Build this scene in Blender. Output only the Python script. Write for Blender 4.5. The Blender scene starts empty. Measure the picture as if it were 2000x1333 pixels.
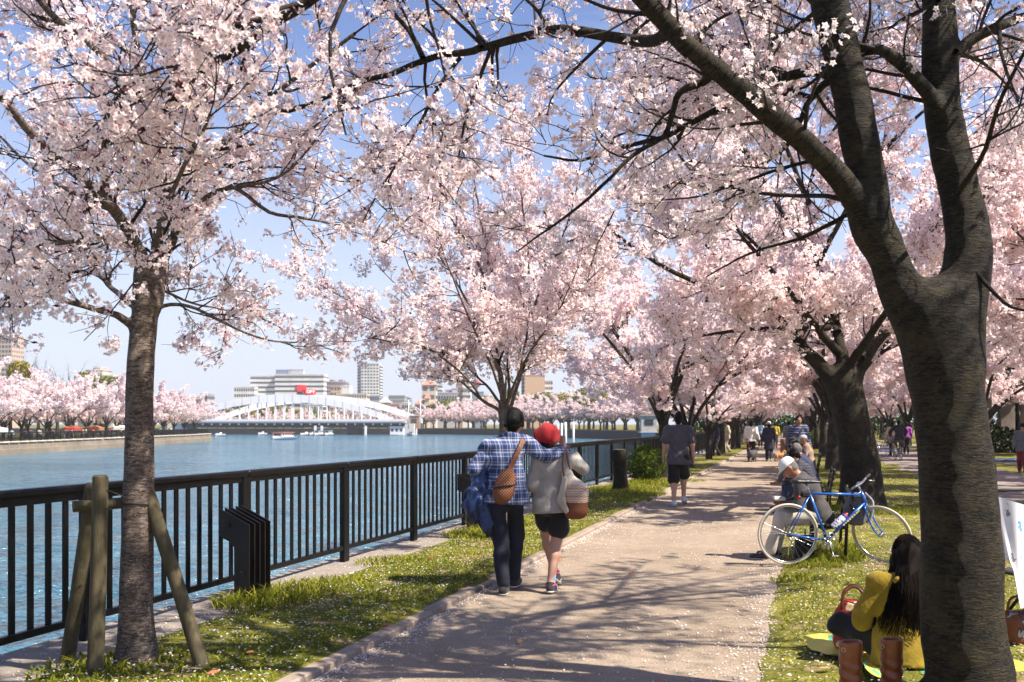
import bpy, math, random
import numpy as np
from mathutils import Vector, Matrix
sc = bpy.context.scene
# ---------------- camera / world / sun / exposure ----------------
F = 1900.0            # focal length in pixels of a 2000 px wide frame
H = 1.55              # eye height
cam_d = bpy.data.cameras.new('camera')
cam = bpy.data.objects.new('camera', cam_d)
sc.collection.objects.link(cam)
cam.location = (0, 0, H)
cam.rotation_euler = (math.radians(90), 0, 0)
cam_d.sensor_width = 36.0
cam_d.lens = 36.0 * F / 2000
cam_d.shift_y = (829 - 666.5) / 2000
cam_d.clip_start = 0.05
cam_d.clip_end = 6000
cam_d.dof.use_dof = True
cam_d.dof.focus_distance = 8.2
cam_d.dof.aperture_fstop = 5.0
sc.camera = cam

SUN_DIR = Vector((0.80, -0.36, 1.12)).normalized()      # towards the sun
elev = math.asin(SUN_DIR.z)
SKY_PALE = (5.0, 5.4, 6.2, 1)
world = bpy.data.worlds.new('World'); sc.world = world
world.use_nodes = True
wn = world.node_tree.nodes; wl = world.node_tree.links
wn.clear()
wo = wn.new('ShaderNodeOutputWorld'); bg = wn.new('ShaderNodeBackground')
sky = wn.new('ShaderNodeTexSky')
sky.sky_type = 'NISHITA'; sky.sun_disc = False
sky.sun_elevation = elev
sky.sun_rotation = math.atan2(SUN_DIR.x, SUN_DIR.y)
sky.altitude = 20; sky.air_density = 1.0; sky.dust_density = 0.0; sky.ozone_density = 3.0
bg.inputs['Strength'].default_value = 0.066
# pale spring haze low in the sky and a few thin high clouds, the same all the way round
tc_ = wn.new('ShaderNodeTexCoord'); sx_ = wn.new('ShaderNodeSeparateXYZ'); wl.new(tc_.outputs['Generated'], sx_.inputs[0])
hz_ = wn.new('ShaderNodeMapRange'); hz_.inputs['From Min'].default_value = 0.0; hz_.inputs['From Max'].default_value = 0.42; hz_.inputs['To Min'].default_value = 0.92; hz_.inputs['To Max'].default_value = 0.0; hz_.interpolation_type = 'SMOOTHSTEP'
wl.new(sx_.outputs[2], hz_.inputs['Value'])
mp_ = wn.new('ShaderNodeMapping'); mp_.inputs['Scale'].default_value = (1.2, 1.6, 5.0); wl.new(tc_.outputs['Generated'], mp_.inputs[0])
cn_ = wn.new('ShaderNodeTexNoise'); cn_.inputs['Scale'].default_value = 2.3; cn_.inputs['Detail'].default_value = 6; cn_.inputs['Roughness'].default_value = .6; cn_.inputs['Distortion'].default_value = .5; wl.new(mp_.outputs[0], cn_.inputs['Vector'])
cr_ = wn.new('ShaderNodeMapRange'); cr_.inputs['From Min'].default_value = .52; cr_.inputs['From Max'].default_value = .80; cr_.inputs['To Max'].default_value = .55; wl.new(cn_.outputs['Fac'], cr_.inputs['Value'])
mx_ = wn.new('ShaderNodeMath'); mx_.operation = 'MAXIMUM'; wl.new(hz_.outputs[0], mx_.inputs[0]); wl.new(cr_.outputs[0], mx_.inputs[1])
mxc = wn.new('ShaderNodeMix'); mxc.data_type = 'RGBA'; wl.new(mx_.outputs[0], mxc.inputs[0]); tint = wn.new('ShaderNodeMix'); tint.data_type = 'RGBA'; tint.blend_type = 'MULTIPLY'; tint.inputs[0].default_value = 1.0
wl.new(sky.outputs[0], tint.inputs[6]); tint.inputs[7].default_value = (1.02, .95, 1.12, 1)
wl.new(tint.outputs[2], mxc.inputs[6]); mxc.inputs[7].default_value = SKY_PALE
wl.new(mxc.outputs[2], bg.inputs['Color']); wl.new(bg.outputs[0], wo.inputs['Surface'])
sun_d = bpy.data.lights.new('sun', 'SUN'); sun = bpy.data.objects.new('sun', sun_d)
sc.collection.objects.link(sun)
sun_d.energy = 4.4; sun_d.angle = math.radians(0.53); sun_d.color = (1.0, 0.90, 0.77)
sun.rotation_euler = SUN_DIR.to_track_quat('Z', 'Y').to_euler()
sun.location = (20, -10, 40)
vs = sc.view_settings
vs.view_transform = 'Standard'; vs.look = 'None'; vs.gamma = 1.0; vs.use_curve_mapping = False
vs.exposure = 1.32
sc.cycles.max_bounces = 9; sc.cycles.diffuse_bounces = 7; sc.cycles.transmission_bounces = 6
sc.cycles.glossy_bounces = 3; sc.cycles.transparent_max_bounces = 8
sc.cycles.caustics_reflective = False; sc.cycles.caustics_refractive = False

# ---------------- helpers ----------------
def nrm(a): return a / (np.linalg.norm(a, axis=-1, keepdims=True) + 1e-9)
RNG = np.random.default_rng(7)
COL = sc.collection
SL = 0.2921            # the promenade runs along (SL, 1) from the camera's foot

def P(u, v, Y):        # photo pixel + depth -> world point
    return np.array(((u - 1000) / F * Y, Y, H + (829 - v) / F * Y))
def G(o, Y, z=0.0):    # offset across the promenade + depth -> point
    return (o + SL * Y, Y, z)
PROM_ROT = -math.atan(SL)

def tag(o, label=None, cat=None, group=None, kind=None):
    if label: o['label'] = label
    if cat: o['category'] = cat
    if group: o['group'] = group
    if kind: o['kind'] = kind
    return o
def thing(name, label, cat, loc=(0, 0, 0), rotz=0.0, group=None):
    o = bpy.data.objects.new(name, None); COL.objects.link(o)
    o.empty_display_size = 0.2
    o.location = [float(x) for x in loc]; o.rotation_euler = (0, 0, rotz)
    return tag(o, label, cat, group)
def link(name, me, mat=None, parent=None, loc=None, rot=None, kind=None, label=None):
    o = bpy.data.objects.new(name, me); COL.objects.link(o)
    if mat is not None:
        me.materials.clear(); me.materials.append(mat)
    if parent: o.parent = parent
    if loc is not None: o.location = [float(x) for x in loc]
    if rot is not None: o.rotation_euler = rot
    if kind: o['kind'] = kind
    if label: o['label'] = label
    return o
def dup(o, parent=None):
    c = o.copy(); COL.objects.link(c)
    if parent: c.parent = parent
    for ch in list(o.children): dup(ch, c)
    return c

def mesh(verts, quads=None, tris=None, smooth=False, attrs=None):
    """numpy arrays -> mesh"""
    me = bpy.data.meshes.new('m')
    verts = np.asarray(verts, dtype=np.float32).reshape(-1, 3)
    nq = 0 if quads is None else len(quads); nt = 0 if tris is None else len(tris)
    me.vertices.add(len(verts)); me.vertices.foreach_set('co', verts.ravel())
    idx = []; starts = []; tot = []
    if nq:
        idx.append(np.asarray(quads, np.int32).ravel()); starts.append(np.arange(nq) * 4); tot.append(np.full(nq, 4))
    if nt:
        idx.append(np.asarray(tris, np.int32).ravel()); starts.append(nq * 4 + np.arange(nt) * 3); tot.append(np.full(nt, 3))
    idx = np.concatenate(idx).astype(np.int32)
    me.loops.add(len(idx)); me.loops.foreach_set('vertex_index', idx)
    me.polygons.add(nq + nt)
    me.polygons.foreach_set('loop_start', np.concatenate(starts).astype(np.int32))
    if smooth: me.polygons.foreach_set('use_smooth', np.ones(nq + nt, bool))
    if attrs:
        for k, a in attrs.items():
            a = np.asarray(a, np.float32)
            if a.ndim == 1:
                at = me.attributes.new(k, 'FLOAT', 'POINT'); at.data.foreach_set('value', a)
            else:
                at = me.attributes.new(k, 'FLOAT_VECTOR', 'POINT'); at.data.foreach_set('vector', a.ravel())
    me.update(calc_edges=True)
    return me

class MB:
    """collects polygons for one mesh"""
    def __init__(s): s.v = []; s.f = []; s.sm = []
    def poly(s, pts):
        n = len(s.v); s.v += [tuple(map(float, p)) for p in pts]; s.f.append(tuple(range(n, n + len(pts)))); s.sm.append(False)
    def raw(s, verts, faces, smooth=False):
        n = len(s.v); s.v += [tuple(map(float, p)) for p in verts]
        for f in faces: s.f.append(tuple(n + i for i in f)); s.sm.append(smooth)
    def box(s, c, d, rz=0.0, M=None, bev=0.0):
        x, y, z = d[0] / 2, d[1] / 2, d[2] / 2
        if bev > 0:
            b = min(bev, x * .9, y * .9, z * .9)
            vs = []
            for sx in (-1, 1):
                for sy in (-1, 1):
                    for sz in (-1, 1):
                        vs += [(sx * (x - b), sy * (y - b), sz * z), (sx * (x - b), sy * y, sz * (z - b)), (sx * x, sy * (y - b), sz * (z - b))]
            i = lambda a, bb, cc, k: ((a * 2 + bb) * 2 + cc) * 3 + k
            fs = []
            for e in (0, 1):
                fs.append([i(0, 0, e, 0), i(1, 0, e, 0), i(1, 1, e, 0), i(0, 1, e, 0)])
                fs.append([i(0, e, 0, 1), i(1, e, 0, 1), i(1, e, 1, 1), i(0, e, 1, 1)])
                fs.append([i(e, 0, 0, 2), i(e, 1, 0, 2), i(e, 1, 1, 2), i(e, 0, 1, 2)])
                for g in (0, 1):
                    fs.append([i(0, e, g, 0), i(1, e, g, 0), i(1, e, g, 1), i(0, e, g, 1)])
                    fs.append([i(e, 0, g, 0), i(e, 1, g, 0), i(e, 1, g, 2), i(e, 0, g, 2)])
                    fs.append([i(e, g, 0, 1), i(e, g, 1, 1), i(e, g, 1, 2), i(e, g, 0, 2)])
                    for q in (0, 1): fs.append([i(e, g, q, 0), i(e, g, q, 1), i(e, g, q, 2)])
        else:
            vs = [(sx * x, sy * y, sz * z) for sx in (-1, 1) for sy in (-1, 1) for sz in (-1, 1)]
            fs = [(0, 1, 3, 2), (4, 6, 7, 5), (0, 4, 5, 1), (2, 3, 7, 6), (0, 2, 6, 4), (1, 5, 7, 3)]
        A = np.array(vs)
        if M is not None: A = A @ np.array(M).T
        if rz:
            cz, sz = math.cos(rz), math.sin(rz)
            A = np.stack([A[:, 0] * cz - A[:, 1] * sz, A[:, 0] * sz + A[:, 1] * cz, A[:, 2]], 1)
        s.raw(A + np.array(c), fs)
        return s
    def tube(s, pts, r, k=8, cap=True, smooth=True):
        v, q, _ = tubes(np.array(pts, float)[None], np.broadcast_to(np.asarray(r, float), (len(pts),))[None], k)
        fs = [tuple(x) for x in q]
        n = len(pts)
        if cap: fs += [tuple(range(k))[::-1], tuple(range((n - 1) * k, n * k))]
        s.raw(v, fs, smooth)
        return s
    def lathe(s, prof, c=(0, 0, 0), k=16, M=None):
        vs = []; fs = []
        for (r, z) in prof:
            for j in range(k):
                a = 2 * math.pi * j / k; vs.append((r * math.cos(a), r * math.sin(a), z))
        for i in range(len(prof) - 1):
            for j in range(k):
                fs.append((i * k + j, i * k + (j + 1) % k, (i + 1) * k + (j + 1) % k, (i + 1) * k + j))
        A = np.array(vs)
        if M is not None: A = A @ np.array(M).T
        s.raw(A + np.array(c), fs, True)
        return s
    def torus(s, c, R, r, ax=(0, 1, 0), k=32, m=8):
        ax = Vector(ax).normalized(); a = ax.orthogonal().normalized(); b = ax.cross(a)
        vs = []; fs = []
        for i in range(k):
            t = 2 * math.pi * i / k; d = a * math.cos(t) + b * math.sin(t)
            for j in range(m):
                p = 2 * math.pi * j / m
                vs.append(Vector(c) + d * (R + r * math.cos(p)) + ax * (r * math.sin(p)))
        for i in range(k):
            for j in range(m):
                fs.append((i * m + j, ((i + 1) % k) * m + j, ((i + 1) % k) * m + (j + 1) % m, i * m + (j + 1) % m))
        s.raw(vs, fs, True)
        return s
    def mesh(s):
        me = bpy.data.meshes.new('m'); me.from_pydata(s.v, [], s.f)
        me.polygons.foreach_set('use_smooth', s.sm); me.update(); return me
    def build(s, name, mat, parent=None, **k): return link(name, s.mesh(), mat, parent, **k)

def tubes(pts, rad, k, lump=0.0, seed=0):
    """pts (B,N,3), rad (B,N) -> verts, quads, branch-frame coordinates"""
    B, N, _ = pts.shape
    T = np.empty_like(pts)
    T[:, 1:-1] = pts[:, 2:] - pts[:, :-2]; T[:, 0] = pts[:, 1] - pts[:, 0]; T[:, -1] = pts[:, -1] - pts[:, -2]
    T /= np.linalg.norm(T, axis=2, keepdims=True) + 1e-9
    ref = np.where(np.abs(T[:, 0, 0:1]) < .8, np.array([[1., 0, 0]]), np.array([[0, 1., 0]]))
    U = np.empty_like(pts); u = ref
    for i in range(N):
        u = u - (u * T[:, i]).sum(1, keepdims=True) * T[:, i]
        u = u / (np.linalg.norm(u, axis=1, keepdims=True) + 1e-9); U[:, i] = u
    V = np.cross(T, U)
    th = np.arange(k) * 2 * np.pi / k
    c, s = np.cos(th), np.sin(th)
    seg = np.linalg.norm(np.diff(pts, axis=1), axis=2); s_al = np.concatenate([np.zeros((B, 1)), np.cumsum(seg, 1)], 1)
    R = np.repeat(rad[:, :, None], k, 2)
    if lump:
        rs = np.random.default_rng(seed)
        for f in (2, 3, 5, 9, 15):
            ph = rs.uniform(0, 6.28, 4); w = rs.uniform(.5, 1.5, 2) * f
            R = R * (1 + lump / f ** .55 * np.sin(np.round(f * .7) * th[None, None, :] + ph[0] + 1.3 * np.sin(w[0] * s_al[:, :, None] + ph[1])) * np.sin(w[1] * 1.6 * s_al[:, :, None] + ph[2]))
    v = pts[:, :, None, :] + R[..., None] * (U[:, :, None, :] * c[None, None, :, None] + V[:, :, None, :] * s[None, None, :, None])
    i = np.arange(N - 1)[:, None] * k; j = np.arange(k)[None, :]; j2 = (j + 1) % k
    q = np.stack([i + j, i + j2, i + k + j2, i + k + j], -1).reshape(-1, 4)
    q = (q[None] + (np.arange(B) * N * k)[:, None, None]).reshape(-1, 4)
    buv = np.stack([R * c, R * s, np.repeat(s_al[:, :, None], k, 2)], -1)
    return v.reshape(-1, 3), q, buv.reshape(-1, 3)

# ---------------- materials ----------------
def new_mat(name):
    m = bpy.data.materials.new(name); m.use_nodes = True
    nt = m.node_tree; nt.nodes.clear()
    out = nt.nodes.new('ShaderNodeOutputMaterial')
    return m, nt.nodes, nt.links, out
def ramp(nodes, stops, interp='LINEAR'):
    r = nodes.new('ShaderNodeValToRGB'); e = r.color_ramp.elements; r.color_ramp.interpolation = interp
    while len(e) < len(stops): e.new(0.5)
    for el, (p, c) in zip(e, stops):
        el.position = p; el.color = (c[0], c[1], c[2], 1) if not isinstance(c, (int, float)) else (c, c, c, 1)
    return r
def coords(nodes, links, kind='Object', scale=(1, 1, 1), attr=None, rot=(0, 0, 0)):
    mp = nodes.new('ShaderNodeMapping'); mp.inputs['Scale'].default_value = scale; mp.inputs['Rotation'].default_value = rot
    if attr:
        a = nodes.new('ShaderNodeAttribute'); a.attribute_name = attr; links.new(a.outputs['Vector'], mp.inputs[0])
    elif kind == 'World':
        a = nodes.new('ShaderNodeNewGeometry'); links.new(a.outputs['Position'], mp.inputs[0])
    else:
        a = nodes.new('ShaderNodeTexCoord'); links.new(a.outputs[kind], mp.inputs[0])
    return mp.outputs[0]
def noise(nodes, links, vec, scale, detail=3, rough=.55, dist=0.0):
    n = nodes.new('ShaderNodeTexNoise'); n.inputs['Scale'].default_value = scale; n.inputs['Detail'].default_value = detail
    n.inputs['Roughness'].default_value = rough; n.inputs['Distortion'].default_value = dist
    links.new(vec, n.inputs['Vector']); return n.outputs['Fac']
def mix(nodes, links, fac, a, b, mode='MIX'):
    m = nodes.new('ShaderNodeMix'); m.data_type = 'RGBA'; m.blend_type = mode
    for s, x in (('Factor', fac), ('A', a), ('B', b)):
        sk = [i for i in m.inputs if i.name == s and (i.type == 'RGBA' if s != 'Factor' else i.type == 'VALUE')][0]
        if isinstance(x, (int, float)): sk.default_value = x
        elif isinstance(x, (tuple, list)): sk.default_value = (*x[:3], 1)
        else: links.new(x, sk)
    return [o for o in m.outputs if o.type == 'RGBA'][0]
def math_n(nodes, links, op, a, b=0.0, clamp=False):
    m = nodes.new('ShaderNodeMath'); m.operation = op; m.use_clamp = clamp
    for i, x in enumerate((a, b)):
        if isinstance(x, (int, float)): m.inputs[i].default_value = x
        else: links.new(x, m.inputs[i])
    return m.outputs[0]
def bump(nodes, links, h, strength=.3, dist=.01, normal=None):
    b = nodes.new('ShaderNodeBump'); b.inputs['Strength'].default_value = strength; b.inputs['Distance'].default_value = dist
    links.new(h, b.inputs['Height'])
    if normal is not None: links.new(normal, b.inputs['Normal'])
    return b.outputs[0]
def bsdf(nodes, links, out, col, rough=.7, nrm=None, metal=0.0, spec=None, sheen=0.0, trans=None):
    p = nodes.new('ShaderNodeBsdfPrincipled')
    if isinstance(col, (tuple, list)): p.inputs['Base Color'].default_value = (*col[:3], 1)
    else: links.new(col, p.inputs['Base Color'])
    if isinstance(rough, (int, float)): p.inputs['Roughness'].default_value = rough
    else: links.new(rough, p.inputs['Roughness'])
    p.inputs['Metallic'].default_value = metal
    if spec is not None: p.inputs['Specular IOR Level'].default_value = spec
    if sheen: p.inputs['Sheen Weight'].default_value = sheen
    if nrm is not None: links.new(nrm, p.inputs['Normal'])
    links.new(p.outputs[0], out.inputs['Surface']); return p
_mc = {}
def M(name, c, c2=None, rough=.6, scale=8.0, bmp=0.0, bscale=None, metal=0.0, stretch=(1, 1, 1), spec=None, sheen=0.0, bdist=.01):
    """mottled everyday material"""
    if name in _mc: return _mc[name]
    m, n, l, out = new_mat(name)
    c2 = c2 or tuple(x * .72 for x in c)
    vec = coords(n, l, 'Object', stretch)
    f = noise(n, l, vec, scale, 4)
    r = ramp(n, [(.36, c2), (.64, c)]); l.new(f, r.inputs[0])
    nr = None
    if bmp:
        nr = bump(n, l, noise(n, l, vec, bscale or scale * 4, 3), bmp, bdist)
    bsdf(n, l, out, r.outputs[0], rough, nr, metal, spec, sheen)
    _mc[name] = m; return m
# ---------------- special materials ----------------
def mat_bark(name, dark, light, scale=1.0, lent=.5, moss=None, bs=.6):
    m, n, l, out = new_mat(name)
    v = coords(n, l, attr='buv', scale=(15 * scale, 15 * scale, 62 * scale))
    v2 = coords(n, l, attr='buv', scale=(5 * scale, 5 * scale, 5 * scale))
    v3 = coords(n, l, attr='buv', scale=(26 * scale, 26 * scale, 120 * scale))
    f1 = noise(n, l, v, 1.0, 5, .65, .6); f2 = noise(n, l, v2, 1.0, 4); f3 = noise(n, l, v3, 1.0, 3, .6, .3)
    r1 = ramp(n, [(.42, dark), (.56, light)]); l.new(f1, r1.inputs[0])
    r2 = ramp(n, [(.35, .55), (.7, 1.15)]); l.new(f2, r2.inputs[0])
    c = mix(n, l, 1.0, r1.outputs[0], r2.outputs[0], 'MULTIPLY')
    if moss:
        rm = ramp(n, [(.5, 0.0), (.68, .7)]); l.new(f2, rm.inputs[0])
        c = mix(n, l, rm.outputs[0], c, moss)
    rl = ramp(n, [(.60, 0.0), (.66, lent)]); l.new(f3, rl.inputs[0])
    c = mix(n, l, rl.outputs[0], c, tuple(x * .35 for x in dark))
    rsp = ramp(n, [(.64, 0.0), (.70, lent)])
    vs_ = coords(n, l, attr='buv', scale=(55 * scale, 55 * scale, 120 * scale)); l.new(noise(n, l, vs_, 1.0, 2), rsp.inputs[0])
    c = mix(n, l, rsp.outputs[0], c, tuple(min(1, x * 2.2) for x in light))
    h = math_n(n, l, 'SUBTRACT', f1, rl.outputs[0]); h = math_n(n, l, 'ADD', h, math_n(n, l, 'MULTIPLY', f3, .6))
    bsdf(n, l, out, c, .8, bump(n, l, h, bs, .012 / scale), spec=.3)
    return m
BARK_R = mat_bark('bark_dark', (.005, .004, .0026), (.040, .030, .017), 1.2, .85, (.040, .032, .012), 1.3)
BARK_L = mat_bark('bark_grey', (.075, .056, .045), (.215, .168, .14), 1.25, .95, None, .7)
BARK_T = mat_bark('bark_twig', (.012, .008, .0065), (.05, .036, .03), 2.0, .3, None, .4)
BARK_F = mat_bark('bark_far', (.012, .009, .007), (.055, .042, .032), .8, .3, (.07, .065, .03), .5)

def mat_blossom(name, tint=(1, 1, 1)):
    m, n, l, out = new_mat(name)
    a = n.new('ShaderNodeAttribute'); a.attribute_name = 'tone'
    t = lambda c: tuple(x * y for x, y in zip(c, tint))
    r = ramp(n, [(0.0, (.10, .045, .03)), (.10, (.22, .05, .07)), (.22, t((.66, .32, .38))), (.40, t((.93, .805, .805))), (.72, t((.965, .90, .888))), (1.0, t((.965, .92, .90)))])
    l.new(a.outputs['Fac'], r.inputs[0])
    d = n.new('ShaderNodeBsdfDiffuse'); tr = n.new('ShaderNodeBsdfTranslucent')
    l.new(r.outputs[0], d.inputs[0]); l.new(r.outputs[0], tr.inputs[0])
    ms = n.new('ShaderNodeMixShader'); ms.inputs[0].default_value = .5
    l.new(d.outputs[0], ms.inputs[1]); l.new(tr.outputs[0], ms.inputs[2]); l.new(ms.outputs[0], out.inputs[0])
    return m
BLOSSOM = mat_blossom('blossom_petals')
def mat_leaf(name, stops, tr=.3):
    m, n, l, out = new_mat(name)
    a = n.new('ShaderNodeAttribute'); a.attribute_name = 'tone'
    r = ramp(n, stops); l.new(a.outputs['Fac'], r.inputs[0])
    d = n.new('ShaderNodeBsdfDiffuse'); t = n.new('ShaderNodeBsdfTranslucent')
    l.new(r.outputs[0], d.inputs[0]); l.new(r.outputs[0], t.inputs[0])
    ms = n.new('ShaderNodeMixShader'); ms.inputs[0].default_value = tr
    l.new(d.outputs[0], ms.inputs[1]); l.new(t.outputs[0], ms.inputs[2]); l.new(ms.outputs[0], out.inputs[0])
    return m
GRASS = mat_leaf('grass_blades', [(0, (.06, .095, .011)), (.45, (.19, .22, .022)), (.75, (.35, .33, .045)), (1, (.50, .40, .13))])
LEAF_BUSH = mat_leaf('bush_leaves', [(0, (.03, .06, .012)), (.6, (.10, .15, .02)), (1, (.26, .28, .05))])
LEAF_GREEN = mat_leaf('tree_leaves', [(0, (.05, .08, .015)), (.6, (.16, .19, .025)), (1, (.30, .30, .045))])
LEAF_YELLOW = mat_leaf('spring_leaves', [(0, (.13, .12, .025)), (.6, (.34, .29, .05)), (1, (.46, .37, .08))])
LEAF_DARK = mat_leaf('evergreen_leaves', [(0, (.012, .025, .007)), (.6, (.035, .06, .014)), (1, (.09, .11, .025))], .15)

def mat_path():
    m, n, l, out = new_mat('promenade_gravel')
    v = coords(n, l, 'World')
    f0 = noise(n, l, v, .9, 4, .6); f1 = noise(n, l, v, 60, 3, .7); f2 = noise(n, l, v, 7, 4, .6)
    r = ramp(n, [(.3, (.23, .18, .132)), (.7, (.335, .27, .205))]); l.new(f0, r.inputs[0])
    r1 = ramp(n, [(.3, .5), (.5, 1.0), (.70, 1.4)]); l.new(f1, r1.inputs[0])
    r2 = ramp(n, [(.3, .85), (.7, 1.1)]); l.new(f2, r2.inputs[0])
    c = mix(n, l, 1.0, r.outputs[0], r1.outputs[0], 'MULTIPLY'); c = mix(n, l, 1.0, c, r2.outputs[0], 'MULTIPLY')
    bsdf(n, l, out, c, .92, bump(n, l, f1, .55, .006), spec=.2)
    return m
def mat_soil(name, g1, g2, soil):
    m, n, l, out = new_mat(name)
    v = coords(n, l, 'World')
    f0 = noise(n, l, v, 1.6, 5, .65); f1 = noise(n, l, v, 26, 4, .7)
    r = ramp(n, [(.36, soil), (.46, g1), (.62, g2)]); l.new(f0, r.inputs[0])
    r1 = ramp(n, [(.3, .5), (.7, 1.35)]); l.new(f1, r1.inputs[0])
    c = mix(n, l, 1.0, r.outputs[0], r1.outputs[0], 'MULTIPLY')
    bsdf(n, l, out, c, .95, bump(n, l, f1, .6, .03), spec=.1)
    return m
def mat_concrete(name, c, var=.75, sc_=3.0):
    m, n, l, out = new_mat(name)
    v = coords(n, l, 'World')
    f0 = noise(n, l, v, sc_, 5, .65); f1 = noise(n, l, v, 70, 3, .7)
    r = ramp(n, [(.3, tuple(x * var for x in c)), (.7, c)]); l.new(f0, r.inputs[0])
    r1 = ramp(n, [(.3, .8), (.7, 1.12)]); l.new(f1, r1.inputs[0])
    bsdf(n, l, out, mix(n, l, 1.0, r.outputs[0], r1.outputs[0], 'MULTIPLY'), .9, bump(n, l, f1, .3, .004), spec=.2)
    return m
def mat_water():
    m, n, l, out = new_mat('river_water')
    v = coords(n, l, 'World', (.55, 1.0, 1))
    f1 = noise(n, l, v, .9, 4, .6, .4); f2 = noise(n, l, v, .22, 3, .55, .3); f3 = noise(n, l, v, 4.2, 3, .6, .2)
    h = math_n(n, l, 'ADD', math_n(n, l, 'MULTIPLY', f1, 1.0), math_n(n, l, 'MULTIPLY', f2, 2.6))
    h = math_n(n, l, 'ADD', h, math_n(n, l, 'MULTIPLY', f3, .22))
    p = n.new('ShaderNodeBsdfPrincipled')
    vb = coords(n, l, 'World', (.02, .05, 1)); rr = ramp(n, [(.35, (.042, .135, .20)), (.65, (.085, .20, .285))]); l.new(noise(n, l, vb, 1, 3), rr.inputs[0])
    l.new(rr.outputs[0], p.inputs['Base Color'])
    p.inputs['Roughness'].default_value = .12; p.inputs['IOR'].default_value = 1.33
    l.new(bump(n, l, h, 1.0, 1.5), p.inputs['Normal'])
    l.new(p.outputs[0], out.inputs[0])
    return m
PATH_M = mat_path()
SOIL_L = mat_soil('verge_soil', (.10, .11, .016), (.22, .20, .036), (.30, .215, .12))
PARK_M = mat_soil('park_soil', (.105, .11, .018), (.235, .215, .045), (.32, .235, .135))
CONC = mat_concrete('pavement_concrete', (.30, .26, .22))
KERB_M = mat_concrete('kerb_concrete', (.36, .29, .235), .65)
ASPH = mat_concrete('park_road_asphalt', (.27, .225, .20), .8, .7)
WATER = mat_water()
WALL_M = mat_concrete('bank_wall_concrete', (.30, .25, .19), .55, .25)
WALL_D = mat_concrete('dark_wall', (.035, .04, .042), .6, .5)
FENCE_M = M('railing_paint', (.0045, .005, .006), (.003, .003, .004), .38, 3, .05, spec=.22)
WOOD = M('weathered_wood', (.10, .078, .04), (.045, .04, .018), .85, 3, .5, 18, stretch=(8, 8, 1.0))
# ---------------- bodies: smooth-union distance fields meshed with surface nets ----------------
V3 = lambda *a: np.array(a, float)
class Cn:      # tapered round cone, optionally flattened along fd
    def __init__(s, a, b, ra, rb=None, k=.03, fd=None, ff=1.0):
        s.a, s.b, s.ra, s.rb, s.k, s.ff = np.array(a, float), np.array(b, float), ra, (ra if rb is None else rb), k, ff
        s.fd = None if fd is None else nrm(np.array(fd, float))
        m = max(s.ra, s.rb) + .01; s.lo = np.minimum(s.a, s.b) - m; s.hi = np.maximum(s.a, s.b) + m
    def __call__(s, p):
        q = p - s.a; ba = s.b - s.a
        if s.fd is not None:
            q = q + (q @ s.fd)[..., None] * s.fd * (1 / s.ff - 1); ba = ba + (ba @ s.fd) * s.fd * (1 / s.ff - 1)
        t = np.clip((q @ ba) / (ba @ ba + 1e-9), 0, 1)
        return np.linalg.norm(q - t[..., None] * ba, axis=-1) - (s.ra + (s.rb - s.ra) * t)
class El:
    def __init__(s, c, r, R=None, k=.02):
        s.c, s.r, s.k = np.array(c, float), np.array(r, float), k; s.R = np.eye(3) if R is None else np.array(R)   # rows: local axes
        m = s.r.max() + .01; s.lo = s.c - m; s.hi = s.c + m
    def __call__(s, p):
        q = (p - s.c) @ s.R.T; k0 = np.linalg.norm(q / s.r, axis=-1); k1 = np.linalg.norm(q / s.r ** 2, axis=-1)
        return k0 * (k0 - 1) / (k1 + 1e-9)
class Bx:
    def __init__(s, c, d, R=None, rd=.02, k=.01):
        s.c, s.d, s.rd, s.k = np.array(c, float), np.array(d, float) / 2 - rd, rd, k; s.R = np.eye(3) if R is None else np.array(R)
        m = np.linalg.norm(s.d) + rd + .01; s.lo = s.c - m; s.hi = s.c + m
    def __call__(s, p):
        q = np.abs((p - s.c) @ s.R.T) - s.d
        return np.linalg.norm(np.maximum(q, 0), axis=-1) + np.minimum(q.max(-1), 0) - s.rd
class Ch:      # chain of tapered cones, a hard union in itself
    def __init__(s, p, r, k):
        s.p, s.r, s.k = p, r, k; s.lo = (p - r[:, None]).min(0) - .01; s.hi = (p + r[:, None]).max(0) + .01
    def __call__(s, p):
        d = np.full(p.shape[:-1], 9.0)
        for a, b, ra, rb in zip(s.p[:-1], s.p[1:], s.r[:-1], s.r[1:]):
            ba = b - a; m = max(ra, rb) * 1.0 + .35; lo, hi = np.minimum(a, b) - m, np.maximum(a, b) + m
            g0 = p[0, 0, 0]; st = (p[-1, -1, -1] - g0) / np.maximum(np.array(p.shape[:3]) - 1, 1); st = np.maximum(st, 1e-6)
            i0 = np.clip(((lo - g0) / st).astype(int), 0, None); i1 = np.clip(((hi - g0) / st).astype(int) + 2, 0, None); sl = tuple(slice(x, y) for x, y in zip(i0, i1)); q = p[sl]
            if not q.size: continue
            q = q - a; t = np.clip((q @ ba) / (ba @ ba + 1e-9), 0, 1); d[sl] = np.minimum(d[sl], np.linalg.norm(q - t[..., None] * ba, axis=-1) - (ra + (rb - ra) * t))
        return d
def fold(seed, amp, freqs, aniso=(1, 1, 1)):
    r = np.random.default_rng(seed); D = [(nrm(r.normal(size=3) * np.array(aniso)) * f * r.uniform(.7, 1.3), r.uniform(0, 6.28), r.normal(size=3) * 9, r.uniform(0, 6)) for f in freqs for _ in range(2)]
    def f(p):
        z = 0
        for d, ph, e, p2 in D: z = z + np.sin(p @ d + ph + 1.2 * np.sin(p @ e + p2))
        return amp * z / len(D) * 1.6
    return f
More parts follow.
